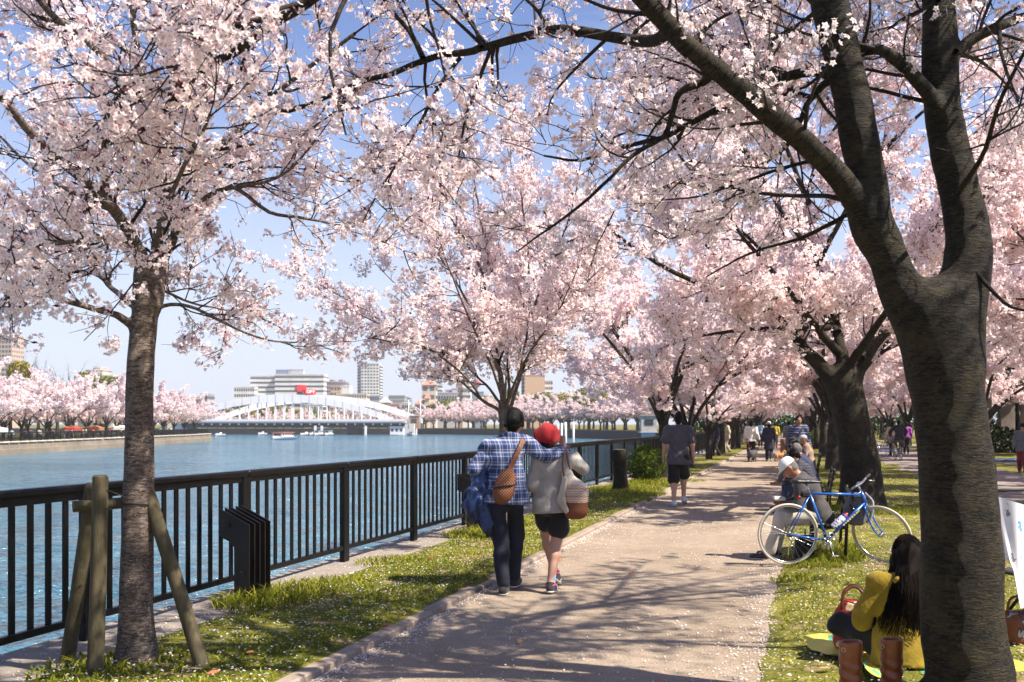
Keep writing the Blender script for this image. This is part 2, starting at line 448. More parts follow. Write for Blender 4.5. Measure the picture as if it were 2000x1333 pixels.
def sdf_mesh(prims, h, cuts=(), wr=None, keep=None, smooth=True, scale=1.0):
    lo = np.min([p.lo for p in prims], 0) - 2 * h; hi = np.max([p.hi for p in prims], 0) + 2 * h
    n = np.ceil((hi - lo) / h).astype(int) + 1
    F_ = np.full(n, .3, np.float32); ax = [lo[i] + h * np.arange(n[i]) for i in range(3)]
    for p in prims:
        i0 = np.maximum(((p.lo - p.k - 3 * h - lo) / h).astype(int), 0); i1 = np.minimum(((p.hi + p.k + 3 * h - lo) / h).astype(int) + 2, n)
        sl = tuple(slice(a, b) for a, b in zip(i0, i1)); g = np.stack(np.meshgrid(*[ax[i][sl[i]] for i in range(3)], indexing='ij'), -1)
        d = p(g); o = F_[sl]; k = p.k; hh = np.maximum(k - np.abs(d - o), 0) / k; F_[sl] = np.minimum(d, o) - hh * hh * k / 4
    if wr is not None or cuts:
        near = np.argwhere(np.abs(F_) < .08); P_ = lo + near * h
        if wr is not None: F_[tuple(near.T)] += wr(P_).astype(np.float32)
        if cuts:
            g = np.stack(np.meshgrid(*ax, indexing='ij'), -1)
            for c in cuts: F_ = np.maximum(F_, c(g))
    S = F_ < 0; nx, ny, nz_ = F_.shape
    corner = np.array([(i, j, k) for i in (0, 1) for j in (0, 1) for k in (0, 1)])
    cnt = np.zeros((nx - 1, ny - 1, nz_ - 1), np.int8)
    for i, j, k in corner: cnt += S[i:nx - 1 + i, j:ny - 1 + j, k:nz_ - 1 + k]
    act = np.argwhere((cnt > 0) & (cnt < 8)); idx = np.full(cnt.shape, -1, np.int32); idx[tuple(act.T)] = np.arange(len(act))
    acc = np.zeros((len(act), 3)); w = np.zeros((len(act), 1))
    for a in range(8):
        for b in range(a + 1, 8):
            df = corner[b] - corner[a]
            if np.abs(df).sum() != 1: continue
            ca, cb = act + corner[a], act + corner[b]; fa, fb = F_[tuple(ca.T)], F_[tuple(cb.T)]; m = (fa < 0) != (fb < 0)
            t = np.where(m, fa / np.where(m, fa - fb, 1), 0)[:, None]; acc += np.where(m[:, None], corner[a] + t * df, 0); w += m[:, None]
    V = lo + (act + acc / np.maximum(w, 1)) * h; quads = []
    for ax_ in range(3):
        sl0 = [slice(None)] * 3; sl1 = [slice(None)] * 3; sl0[ax_] = slice(0, -1); sl1[ax_] = slice(1, None)
        e = np.argwhere(S[tuple(sl0)] != S[tuple(sl1)]); u, v = (ax_ + 1) % 3, (ax_ + 2) % 3
        e = e[(e[:, u] > 0) & (e[:, v] > 0)]
        if not len(e): continue
        inside = S[tuple(e.T)]; du = np.eye(3, dtype=int)[u]; dv = np.eye(3, dtype=int)[v]
        lim = np.array(cnt.shape); ok = np.all(e < lim, 1); e, inside = e[ok], inside[ok]
        q = np.stack([idx[tuple((e - du - dv).T)], idx[tuple((e - dv).T)], idx[tuple(e.T)], idx[tuple((e - du).T)]], 1)
        q[~inside] = q[~inside][:, ::-1]; quads.append(q)
    Q = np.concatenate(quads); Q = Q[(Q >= 0).all(1)]
    return mesh(V * scale, Q, smooth=smooth)
def plane_cut(pt, n): pt, n = np.array(pt, float), nrm(np.array(n, float)); return lambda g: (g - pt) @ n

SKIN = M('skin', (.52, .30, .21), (.47, .26, .18), .55, 9, spec=.35); SKIN_T = M('skin_tanned', (.40, .17, .10), (.36, .145, .085), .5, 9)
HAIR = M('black_hair', (.0035, .003, .003), (.002, .0016, .0016), .42, 40, .5, 60, stretch=(6, 6, .6), spec=.16); HAIR_G = M('grey_hair', (.16, .14, .13), (.07, .06, .06), .6, 60, .4)
HAIR_B = M('brown_hair', (.010, .0055, .004), (.005, .003, .0025), .6, 40, .5, 60, stretch=(6, 6, .6), spec=.08)
EYE = M('eye_dark', (.01, .01, .01), None, .2); SOLE = M('shoe_sole', (.6, .57, .52), None, .7)
def cloth(name, c, c2=None, rough=.85, b=.35): return M(name, c, c2 or tuple(x * .8 for x in c), rough, 14, b, 40, sheen=.15)
def two_bone(a, c, l1, l2, hint):
    a, c, hint = map(lambda x: np.array(x, float), (a, c, hint)); d = c - a; L = min(np.linalg.norm(d), (l1 + l2) * .999); dn = nrm(d)
    x = (L * L + l1 * l1 - l2 * l2) / (2 * L); y = math.sqrt(max(l1 * l1 - x * x, 0)); hh = hint - (hint @ dn) * dn
    return a + dn * x + nrm(hh) * y
STAND = dict(pelv=V3(0, 0, .95), chest=V3(0, 0, 1.27), neck=V3(0, -.01, 1.46), head=V3(0, .02, 1.625), hf=V3(0, 1, 0), shL=V3(-.185, -.01, 1.41), shR=V3(.185, -.01, 1.41),
             elL=V3(-.235, -.03, 1.14), elR=V3(.235, -.03, 1.14), haL=V3(-.25, .06, .90), haR=V3(.25, .06, .90), hipL=V3(-.095, 0, .91), hipR=V3(.095, 0, .91),
             knL=V3(-.10, .02, .49), knR=V3(.10, .02, .49), anL=V3(-.10, -.02, .085), anR=V3(.10, -.02, .085), toL=V3(-.12, .15, .03), toR=V3(.12, .15, .03))
def hand(prims, wr, d, pn, th, curl=.5, r=1.0):
    """wr wrist, d direction, pn palm normal, th thumb side"""
    d = nrm(d); th = nrm(th - (th @ d) * d); pn = nrm(np.cross(d, th)) * (1 if np.cross(d, th) @ pn > 0 else -1)
    pc = wr + d * .05; prims.append(Cn(wr + d * .012, pc + d * .025, .024, .034, .012, pn, .55))
    for i, (o, L) in enumerate(((.026, .070), (.009, .080), (-.009, .074), (-.026, .058))):
        b = wr + d * .082 + th * o * 1.05; m = b + nrm(d + pn * curl * .6) * L * .5; e = m + nrm(d + pn * curl * 1.7) * L * .5
        prims += [Cn(b - d * .02, m, .0095 * r, .0085 * r, .006), Cn(m, e, .0085 * r, .007 * r, .005)]
    tb = wr + d * .03 + th * .022; tm = tb + nrm(d * .7 + th * .8 + pn * .3) * .034; te = tm + nrm(d + th * .25 + pn * .35) * .032
    prims += [Cn(tb, tm, .013, .0105, .010), Cn(tm, te, .0105, .008, .006)]
def person(label, loc, rotz=0.0, Ht=1.72, pose=None, skin=SKIN, top=None, sleeve='long', top_len=.0, bottom='trousers', bmat=None, shoe=None, hair='short', hmat=HAIR, hat=None, hatm=None, h=.012, fem=False,
           face=True, group=None, coat=None, wrk=1.0, sock=None, fit=1.0, fingers=True, hands=None, seed=1, sole=True, sfrac=.44):
    J = {k: v.copy() for k, v in STAND.items()}
    if pose: J.update({k: np.array(v, float) for k, v in pose.items()})
    s = Ht / 1.745; t = thing('person', label, 'person', loc, rotz, group)
    up = nrm(J['neck'] - J['pelv']); rt = nrm(J['shR'] - J['shL']); fw = nrm(np.cross(up, rt))
    hf = nrm(J['hf']); hr = nrm(np.cross(hf, V3(0, 0, 1))); hu = np.cross(hr, hf); RH = np.stack([hr, hf, hu]); hd = J['head']
    sw = .92 if fem else 1.0; waist = J['pelv'] * .55 + J['chest'] * .45
    def torso(e, k=.06):
        pr = [Cn(J['pelv'] - up * .02, waist, .150 + e + (.01 if fem else 0), .128 * sw + e, k, fw, .74), Cn(waist, J['chest'], .128 * sw + e, .155 * sw + e, k, fw, .72),
              Cn(J['chest'], J['neck'] - up * .08, .150 * sw + e, .085 + e, k, fw, .70), Cn(J['shL'] * .9 + J['shR'] * .1, J['shR'] * .9 + J['shL'] * .1, .058 + e, None, k, fw, .95),
              Cn(J['neck'] - up * .07, J['neck'] + up * .0, .078 + e * .8, .060 + e * .6, .05)]
        return pr
    def arm(sd, e, frac=1.0, k=.03):
        a, b, c = J['sh' + sd], J['el' + sd], J['ha' + sd]; pr = [Cn(a, b if frac >= .5 else a + (b - a) * frac * 2, .054 * sw + e, (.042 * sw + e) if frac >= .5 else .05 + e, k)]
        if frac > .5: pr.append(Cn(b, b + (c - b) * (frac - .5) * 2, .042 * sw + e, .030 * sw + e, .025))
        return pr
    def leg(sd, e, frac=1.0, k=.03, flare=0.0):
        a, b, c = J['hip' + sd], J['kn' + sd], J['an' + sd]; pr = [Cn(a, b if frac >= .5 else a + (b - a) * frac * 2, .079 + e * .75, (.056 + e + flare) if frac >= .5 else .078 + e + flare, k)]
        if frac > .5:
            back = -nrm(J['to' + sd] - c); d = c - b; f = (frac - .5) * 2; sh_ = b + d * .28 + np.array([back[0], back[1], 0]) * .018
            pr += [Cn(b, sh_, .054 + e, .057 + e, .03), Cn(sh_, b + d * f, .057 + e, (.057 + (.036 - .057) * max(0, (f - .28) / .72)) + e + flare, .03)]
        return pr
    # body: one continuous surface
    pr = [El(hd, (.076, .094, .112), RH, .02), El(hd + hf * .028 - hu * .062, (.054, .058, .052), RH, .04)]
    if face:
        pr += [Cn(hd + hf * .088 - hu * .005, hd + hf * .108 - hu * .034, .010, .015, .012), El(hd + hf * .078 - hu * .068, (.024, .012, .010), RH, .012), El(hd + hf * .07 + hu * .022, (.05, .02, .012), RH, .02)]
    for sg in (-1, 1): pr.append(El(hd + hr * .077 * sg - hf * .008 - hu * .012, (.012, .020, .032), RH, .008))
    pr += [Cn(J['neck'] - up * .03, hd - hu * .07 - hf * .012, .055 * sw, .050 * sw, .03)] + torso(-.016 if top is not None else 0)
    for sd in 'LR':
        pr += arm(sd, -.006 if sleeve == 'long' else 0) + leg(sd, -.006 if bottom == 'trousers' else 0)
        c = J['an' + sd]; pr += [Cn(c, (c + J['to' + sd]) / 2 + (0, 0, .0), .036, .034, .03)]
        w = J['ha' + sd]; d = nrm(w - J['el' + sd])
        if fingers:
            hd_ = (hands or {}).get(sd, {}); inn = rt * (1 if sd == 'L' else -1)
            hand(pr, w, hd_.get('d', d), hd_.get('n', inn), hd_.get('t', fw), hd_.get('curl', .5))
        else: pr.append(Cn(w, w + d * .09, .034, .030, .02, inn if False else fw, .9))
    link('body', sdf_mesh(pr, h if h < .012 and bottom == 'shorts' else h * 1.15, scale=s), skin, t)
    if face:
        for sg in (-1, 1): MB().lathe([(0, -.011), (.009, -.006), (.011, 0), (.009, .006), (0, .011)], (hd + hf * .081 + hr * .031 * sg + hu * .006) * s, 8).build('eye', EYE, t)
    # clothes
    e = .016 * fit
    if top is not None:
        pr = torso(e); hem = J['pelv'] - up * (.06 + top_len); pr.append(Cn(J['pelv'] + up * .03, hem, .172 + e, .204 + e, .05, fw, .66))
        fr = {'long': .97, 'short': .36, 'half': .5, 'none': .12}[sleeve]
        for sd in 'LR': pr += arm(sd, e + (.012 if sleeve == 'short' else .004), fr)
        pr.append(Cn(J['neck'] - up * .03, J['neck'] + up * .022, .064 + e * .6, .061 + e * .5, .02))
        f1 = fold(seed, .011 * wrk, (22, 38), (.6, 1, 1.3))
        cuts = [plane_cut(hem - up * .02, -up), plane_cut(J['neck'] + up * .035 + fw * .0, up * .9 + fw * .35)]
        link('coat' if coat else 'shirt', sdf_mesh(pr, h, cuts if not coat else cuts[1:], f1, scale=s), top, t)
    if coat:   # flared skirt of a coat or dress, same cloth
        pass
    if bottom in ('trousers', 'shorts', 'skirt'):
        pr = [Cn(J['pelv'] + up * .05, J['pelv'] - up * .03, .128 + e * .5, .148 + e * .6, .05, fw, .68), Cn(J['hipL'], J['hipR'], .084 + e * .8, None, .05)]
        for sd in 'LR':
            pr += leg(sd, e, {'trousers': .965, 'shorts': sfrac, 'skirt': .3}[bottom], .04 if bottom != 'skirt' else .12, {'trousers': .006, 'shorts': .016, 'skirt': .02}[bottom])
        link({'trousers': 'trousers', 'shorts': 'shorts', 'skirt': 'skirt'}[bottom], sdf_mesh(pr, h, (), fold(seed + 3, .010 * wrk, (20, 34), (1, 1, .8)), scale=s), bmat, t)
    for sd in 'LR':
        c, to = J['an' + sd], J['to' + sd]; d = to - c; d[2] = 0; d = nrm(d) if np.linalg.norm(d) > .02 else V3(0, 1, 0); ft = nrm(to - c + V3(0, 0, 0))
        heel = c + np.array([0, 0, -.045]) - d * .035; pl = nrm(np.array([to[0] - heel[0], to[1] - heel[1], to[2] - heel[2]]))
        if sock is not None: link('sock', sdf_mesh([Cn(c + (0, 0, -.02), c + nrm(J['kn' + sd] - c) * (.09 if not isinstance(sock, tuple) else sock[1]), .042, .044 if not isinstance(sock, tuple) else .058, .02)], h, scale=s), sock[0] if isinstance(sock, tuple) else sock, t)
        if shoe is not None:
            tip = heel + pl * .235; sh = [Cn(heel, heel + pl * .09, .040, .042, .03), Cn(heel + pl * .09, tip, .042, .034, .03, np.cross(pl, np.cross(d, V3(0, 0, 1))) if False else None), Cn(c, heel + pl * .10 + (0, 0, .02), .045, .040, .03)]
            o = link('shoe', sdf_mesh(sh, h if h > .02 else min(h, .012), scale=s), shoe, t)
            if sole: 
                un = np.cross(np.cross(pl, V3(0, 0, 1)), pl); un = nrm(un) * (1 if un[2] > 0 else -1)
                o2 = link('sole', sdf_mesh([Cn(heel - un * .028, heel + pl * .1 - un * .028, .042, .041, .02, un, .35), Cn(heel + pl * .1 - un * .028, tip - un * .022, .046, .037, .02, un, .35)], h if h > .02 else min(h, .012), scale=s), SOLE, o)
    # hair and hats
    if hair:
        cut = [lambda g: -((g - (hd + hf * .105 - hu * .055)) @ nrm(-hf * .8 + hu * .75)) ]
        if hair == 'short': hp = [El(hd + hu * .012 - hf * .012, (.086, .101, .118), RH, .02), Cn(hd - hf * .05 - hu * .02, hd - hf * .065 - hu * .085, .062, .045, .04)]
        elif hair == 'crop': hp = [El(hd + hu * .008 - hf * .010, (.081, .097, .114), RH, .02)]
        else: hp = [El(hd + hu * .012 - hf * .012, (.090, .106, .120), RH, .02), Cn(hd - hf * .05, hd - hf * .07 - hu * (.24 if hair == 'long' else .12), .075, .07 if hair == 'long' else .06, .04)]
        link('hair', sdf_mesh(hp, h * .8 if h > .02 else min(h, .014), cut, fold(seed + 9, .006, (60, 90), (1, 1, .2)), scale=s), hmat, t)
    if hat:
        if hat == 'cap':
            hp = [El(hd + hu * .045, (.094, .110, .092), RH, .02), Cn(hd + hf * .07 + hu * .035, hd + hf * .175 + hu * .012, .078, .055, .02, hu, .10)]
            cut = [lambda g: -((g - (hd + hu * .022)) @ hu)]
        elif hat == 'beret':
            a = nrm(hu * .72 - hf * .68 - hr * .10); a2 = nrm(np.cross(a, V3(1, .2, 0))); R2 = np.stack([a2, np.cross(a, a2), a])
            hp = [El(hd + a * .045, (.138, .132, .098), R2, .03), El(hd + hu * .02 - hf * .01, (.094, .110, .10), RH, .05), Cn(hd + a * .135, hd + a * .16, .006, .005, .01)]; cut = []
        elif hat == 'bucket':
            hp = [El(hd + hu * .05, (.096, .110, .092), RH, .02), Cn(hd + hu * .015, hd + hu * .02, .15, .14, .04, hu, .18)]; cut = [lambda g: -((g - (hd - hu * .0)) @ hu)]
        link('hat', sdf_mesh(hp, h * .8 if h > .02 else min(h, .012), cut, fold(seed + 5, .012 if hat == 'beret' else .003, (26, 48) if hat == 'beret' else (40,)), scale=s), hatm, t)
    t['_s'] = s
    return t
def clean(t):
    if '_s' in t: del t['_s']
    return t
def walk(l=.22, swing=.16, lead='L', face_fwd=True, elbow=.05):
    o = 'R' if lead == 'L' else 'L'; p = {}
    sx = {'L': -1, 'R': 1}
    p['an' + lead] = V3(sx[lead] * .09, l, .085); p['to' + lead] = V3(sx[lead] * .11, l + .18, .05); p['hip' + lead] = V3(sx[lead] * .095, .02, .90); p['kn' + lead] = two_bone(p['hip' + lead], p['an' + lead], .43, .42, (0, 1, 0))
    p['an' + o] = V3(sx[o] * .09, -l, .125); p['to' + o] = V3(sx[o] * .11, -l + .14, .035); p['hip' + o] = V3(sx[o] * .095, -.02, .90); p['kn' + o] = two_bone(p['hip' + o], p['an' + o], .43, .42, (0, 1, 0))
    p['ha' + lead] = V3(sx[lead] * .26, -swing * .6 + .02, .90); p['el' + lead] = V3(sx[lead] * .245, -swing * .5 - .04, 1.15); p['ha' + o] = V3(sx[o] * .26, swing + .06, .92); p['el' + o] = V3(sx[o] * .245, swing * .4 - .03, 1.14)
    return p

def strands(name, par, mat, hd, s, n, hang, seed, rx=(.093, .110, .124), back=2.3, w=.0035, swing=0.0, bk=0.0):
    rng = np.random.default_rng(seed); az = rng.uniform(-back, back, n); th0 = rng.uniform(.05, 1.5, n); N = 10; pts = np.empty((n, N, 3)); ln = hang * rng.uniform(.6, 1.05, n)
    for j in range(N):
        f = min(1, j / 4.5); th = th0 + (1.85 - th0) * f; a = az + .10 * np.sin(j * .9 + az * 5)
        p = np.stack([np.sin(a) * np.sin(th) * rx[0], -np.cos(a) * np.sin(th) * rx[1], np.cos(th) * rx[2]], 1)
        k = max(0, j - 4) / (N - 5); p = p * (1.04 + .0 * k) + np.stack([.10 * np.sin(az) * k * ln - swing * k * ln, -(.22 + bk) * ln * min(1, k * 2.2) * np.cos(az * .7).clip(0), -ln * k], 1) + rng.normal(0, .0035, (n, 3)) * (.5 + k)
        pts[:, j] = hd + p
    v, q, b = tubes(pts * s, np.full((n, N), w) * np.linspace(1, .35, N)[None] * s, 3)
    return link(name, mesh(v, q, smooth=True), mat, par, kind='stuff')
# ---------------- setting ----------------
def nz(x, y, seed, freqs=(.7, 1.7, 3.9, 8.3)):
    r = np.random.default_rng(seed); z = 0
    for f in freqs:
        a = r.uniform(0, 6.28, 4); d = r.uniform(-1, 1, 4)
        z = z + (np.sin(f * (x * d[0] + y * d[1]) * 1.6 + a[0]) + np.sin(f * (x * d[2] - y * d[3]) * 1.6 + a[1])) / f ** .6
    return z / 4
def zleft(o, Y):
    X = o + SL * Y; e = np.clip(np.minimum(o + 4.5, -3.02 - o) / .15, 0, 1)
    return .045 + .018 * nz(X, Y, 3) * e + .012 * e
def zright(o, Y):
    X = o + SL * Y; e = np.clip((o + .2) / .35, 0, 1)
    return .0055 + (.030 + .022 * nz(X, Y, 5)) * e
def strip(name, o0, o1, Y0, Y1, no, nY, zf, mat, geo=True, jag=False):
    os_ = np.linspace(o0, o1, no); t = np.linspace(0, 1, nY); Ys = Y0 + (Y1 - Y0) * (t ** 1.7 if geo else t)
    OO, YY = np.meshgrid(os_, Ys)
    if jag: OO = OO + (.09 * nz(OO * 0, YY * 1.3, 55, (.8, 1.9, 4.7, 11, 23))) * np.clip(1 - (OO - o0) / .6, 0, 1)
    Z = zf(OO, YY) if callable(zf) else np.full_like(OO, zf)
    v = np.stack([OO + SL * YY, YY, Z], -1).reshape(-1, 3)
    i = np.arange(nY - 1)[:, None] * no; j = np.arange(no - 1)[None, :]
    q = np.stack([i + j, i + j + 1, i + no + j + 1, i + no + j], -1).reshape(-1, 4)
    return link(name, mesh(v, q, smooth=True), mat, kind='structure')
WZ = -2.2
mb = MB(); mb.poly([(-3000, -60, WZ), (3000, -60, WZ), (3000, 5000, WZ), (-3000, 5000, WZ)])
river = mb.build('river', WATER, kind='structure')
# land on the promenade side, curving round to the far shore
BANK = [(-5.22 + SL * -30, -30), (-5.22 + SL * 128, 128), (41, 165), (43, 200), (31, 228), (20, 254), (8, 303), (-9, 339), (-36, 366), (-150, 372), (-420, 380), (-420, 900), (-2500, 1500), (-2500, 4500), (2500, 4500), (2500, -30)]
from mathutils.geometry import tessellate_polygon
tri = tessellate_polygon([[Vector((x, y, 0)) for x, y in BANK]])
me = mesh([(x, y, -.035) for x, y in BANK], tris=np.array(tri))
ground = link('ground', me, PARK_M, kind='structure')
mb = MB()
for a, b in zip(BANK[:11], BANK[1:12]):
    mb.poly([(*a, -.035), (*b, -.035), (*b, WZ - .5), (*a, WZ - .5)])
mb.build('embankment', WALL_D, kind='structure')
PATH_L, PATH_R = -2.94, -.2
path = strip('promenade_path', PATH_L - .05, PATH_R + .1, 1.0, 150, 12, 120, lambda o, Y: .003 * nz(o + SL * Y, Y, 9), PATH_M)
strip('waterside_pavement', -5.25, -4.46, 1.0, 128, 4, 60, .03, CONC)
strip('grass_verge', -4.5, -2.98, 1.0, 140, 24, 330, zleft, SOIL_L)
strip('park_lawn', -.2, 3.7, 1.0, 140, 30, 500, zright, PARK_M, jag=True)
strip('park_road', 3.45, 6.9, 4.0, 140, 6, 40, lambda o, Y: .034 + 0 * o, ASPH)
strip('cross_path', 8.3, 9.2, 20, 90, 3, 10, -.02, CONC)
# quay edge below the railing
mb = MB()
for z0, z1, o in ((.026, -.3, -5.25), (-.3, -2.6, -5.235)):
    mb.poly([G(o, -5, z0), G(o, 128, z0), G(o, 128, z1), G(o, -5, z1)])
mb.build('quay_wall', WALL_D, kind='structure')
# kerb: separate stones between verge and path
kerb = link('kerb', None, None) if False else bpy.data.objects.new('kerb', None); COL.objects.link(kerb); kerb['kind'] = 'structure'
kerb.rotation_euler = (0, 0, PROM_ROT); kerb.location = G(PATH_L - .045, 0, 0)
K = 1 / math.cos(PROM_ROT)
ks = MB().box((0, 0, 0), (.115, .592, .2), bev=.012).mesh(); ks.materials.append(KERB_M)
s = 2.8
for i in range(120):
    o = link('kerb_stone', ks, None, kerb, loc=(RNG.normal(0, .004), s + .3, -.050 + RNG.normal(0, .004)), rot=(0, RNG.normal(0, .01), RNG.normal(0, .006)))
    s += .6
mb = MB(); mb.box((0, s + 35, -.050), (.115, 69, .2)); mb.build('kerb_run', KERB_M, kerb, kind='stuff')

# ---------------- riverside railing ----------------
rail = thing('riverside_railing', 'long black metal railing with upright bars between grass verge and river', 'railing', G(-5.0, 0, .03), PROM_ROT)
PS = 1.95 * K; s0 = 6.87 * K - 2 * PS
post_m = MB().box((0, 0, .53), (.06, .13, 1.06), bev=.006).mesh(); post_m.materials.append(FENCE_M)
top_m = MB().box((0, 0, 1.075), (.10, PS - .008, .055), bev=.014).box((0, 0, 1.02), (.04, PS - .14, .05)).mesh(); top_m.materials.append(FENCE_M)
bot_m = MB().box((0, 0, .155), (.045, PS - .135, .05), bev=.005).mesh(); bot_m.materials.append(FENCE_M)
NB = 11; gap = (PS - .13) / (NB + 1)
bar_m = MB().box((0, 0, .587), (.016, .045, .812)).mesh(); bar_m.materials.append(FENCE_M)
rest = MB()
for k in range(60):
    y = s0 + k * PS
    link('post', post_m, None, rail, loc=(0, y, 0))
    if k == 59: break
    link('top_rail', top_m, None, rail, loc=(0, y + PS / 2, 0)); link('bottom_rail', bot_m, None, rail, loc=(0, y + PS / 2, 0))
    for j in range(NB):
        yy = y + .065 + gap * (j + 1)
        if k < 27: link('baluster', bar_m, None, rail, loc=(0, yy, 0))
        else: rest.box((0, yy, .587), (.016, .045, .812))
rest.build('balusters', FENCE_M, rail, kind='stuff')

# finned barriers that stand between railing and grass
FIN = M('fin_paint', (.012, .009, .009), (.007, .006, .006), .38, 5, .1)
def fin_shape(x):
    o = [(0, .80), (.29, .665), (.29, 0), (.145, 0), (.145, .47), (.115, .50), (.115, .30), (.095, .30), (.095, .52), (0, .56)]
    t = .0055; mbq = MB()
    mbq.poly([(px, -t, pz) for px, pz in o]); mbq.poly([(px, t, pz) for px, pz in o][::-1])
    for a, b in zip(o, o[1:] + o[:1]): mbq.poly([(a[0], -t, a[1]), (a[0], t, a[1]), (b[0], t, b[1]), (b[0], -t, b[1])])
    return mbq.mesh()
fin_me = fin_shape(0); fin_me.materials.append(FIN)
fin_lab = ['black five-finned metal stop beside the railing right of the staked tree', 'black finned metal stop behind the couple, beside the railing',
           'black finned metal stop between the couple and the tree stump', 'black finned metal stop behind the round bush', 'black finned metal stop among the thin trunks of the path-side row', 'farthest black finned metal stop along the railing']
for i in range(6):
    Y = 8.36 + 5.85 * i + (.5 if i == 2 else 0)
    t = thing('finned_barrier', fin_lab[i], 'barrier', G(-4.97, Y, .03), PROM_ROT, 'finned stops along the railing')
    for j in range(5): link('fin', fin_me, None, t, loc=(.03, -.02 + j * .085, 0))
    MB().box((.12, .15, .66), (.03, .40, .03)).build('tie_bar', FIN, t); MB().box((.25, .15, .25), (.03, .40, .03)).build('tie_bar', FIN, t)
# ---------------- trees ----------------
def catmull(pts, n):
    p = np.array(pts, float); p = np.vstack([2 * p[0] - p[1], p, 2 * p[-1] - p[-2]])
    L = len(p) - 3; out = []
    for t in np.linspace(0, L - 1e-6, n):
        i = int(t); f = t - i; a, b, c, d = p[i:i + 4]
        out.append(.5 * (2 * b + (c - a) * f + (2 * a - 5 * b + 4 * c - d) * f * f + (3 * b - a - 3 * c + d) * f ** 3))
    return np.array(out)
def wander(p, d, L, n, rng, curl, up):
    """batch of random branches: p (B,3) d (B,3) L (B,)"""
    B = len(p); out = np.empty((B, n + 1, 3)); out[:, 0] = p; d = nrm(d)
    for i in range(n):
        d = d + rng.normal(0, curl, (B, 3)); d[:, 2] += up; d = nrm(d)
        out[:, i + 1] = out[:, i] + d * (L / n)[:, None]
    return out
def sample_on(br, cnt, rng, t0, t1):
    """br (B,N,3); cnt per branch -> points, tangents, t, index"""
    B, N, _ = br.shape
    idx = np.repeat(np.arange(B), cnt); t = rng.uniform(t0, t1, len(idx))
    x = t * (N - 1); i = np.minimum(x.astype(int), N - 2); f = (x - i)[:, None]
    a = br[idx, i]; b = br[idx, i + 1]
    return a * (1 - f) + b * f, nrm(b - a), t, idx
def side_dirs(T, rng, lo, hi, flat=.0, up=0.0):
    n = nrm(np.cross(T, rng.normal(size=T.shape))); n[:, 2] *= 1 - flat; n = nrm(n)
    a = rng.uniform(lo, hi, len(T))[:, None]
    d = T * np.cos(a) + n * np.sin(a); d[:, 2] += up
    return nrm(d)
def lens(br): return np.linalg.norm(np.diff(br, axis=1), axis=2).sum(1)

def flowers(pos, nor, R, rng, petals=5, tone_c=.16, tone_shift=.10, cup=.25):
    B = len(pos); nor = nrm(nor)
    a = nrm(np.cross(nor, rng.normal(size=(B, 3)))); b = np.cross(nor, a)
    R = np.asarray(R).reshape(-1, 1) * np.ones((B, 1))
    th0 = rng.uniform(0, 6.28, (B, 1)); V = [pos[:, None, :]]; tone = [np.full((B, 1), tone_c)]
    sh = rng.normal(0, tone_shift, (B, 1))
    for k in range(petals):
        for da, rr, cc, tn in ((-.5, .62, .35, .58), (0, 1.0, 1.0, .84), (.5, .62, .35, .58)):
            ang = th0 + (k + da * .92) * 2 * np.pi / petals; r = R * rr
            v = pos + a * (np.cos(ang) * r) + b * (np.sin(ang) * r) + nor * (R * cup * cc)
            V.append(v[:, None, :]); tone.append(np.clip(tn + sh, .3, 1))
    V = np.concatenate(V, 1); T = np.concatenate(tone, 1); n = 1 + 3 * petals
    q = np.array([[0, 1 + 3 * k, 2 + 3 * k, 3 + 3 * k] for k in range(petals)])
    Q = (q[None] + (np.arange(B) * n)[:, None, None]).reshape(-1, 4)
    return V.reshape(-1, 3), Q, T.ravel()
def join(parts):
    vs, qs, ts = [], [], []; o = 0
    for v, q, t in parts: vs.append(v); qs.append(q + o); ts.append(t); o += len(v)
    return np.concatenate(vs), np.concatenate(qs), np.concatenate(ts)

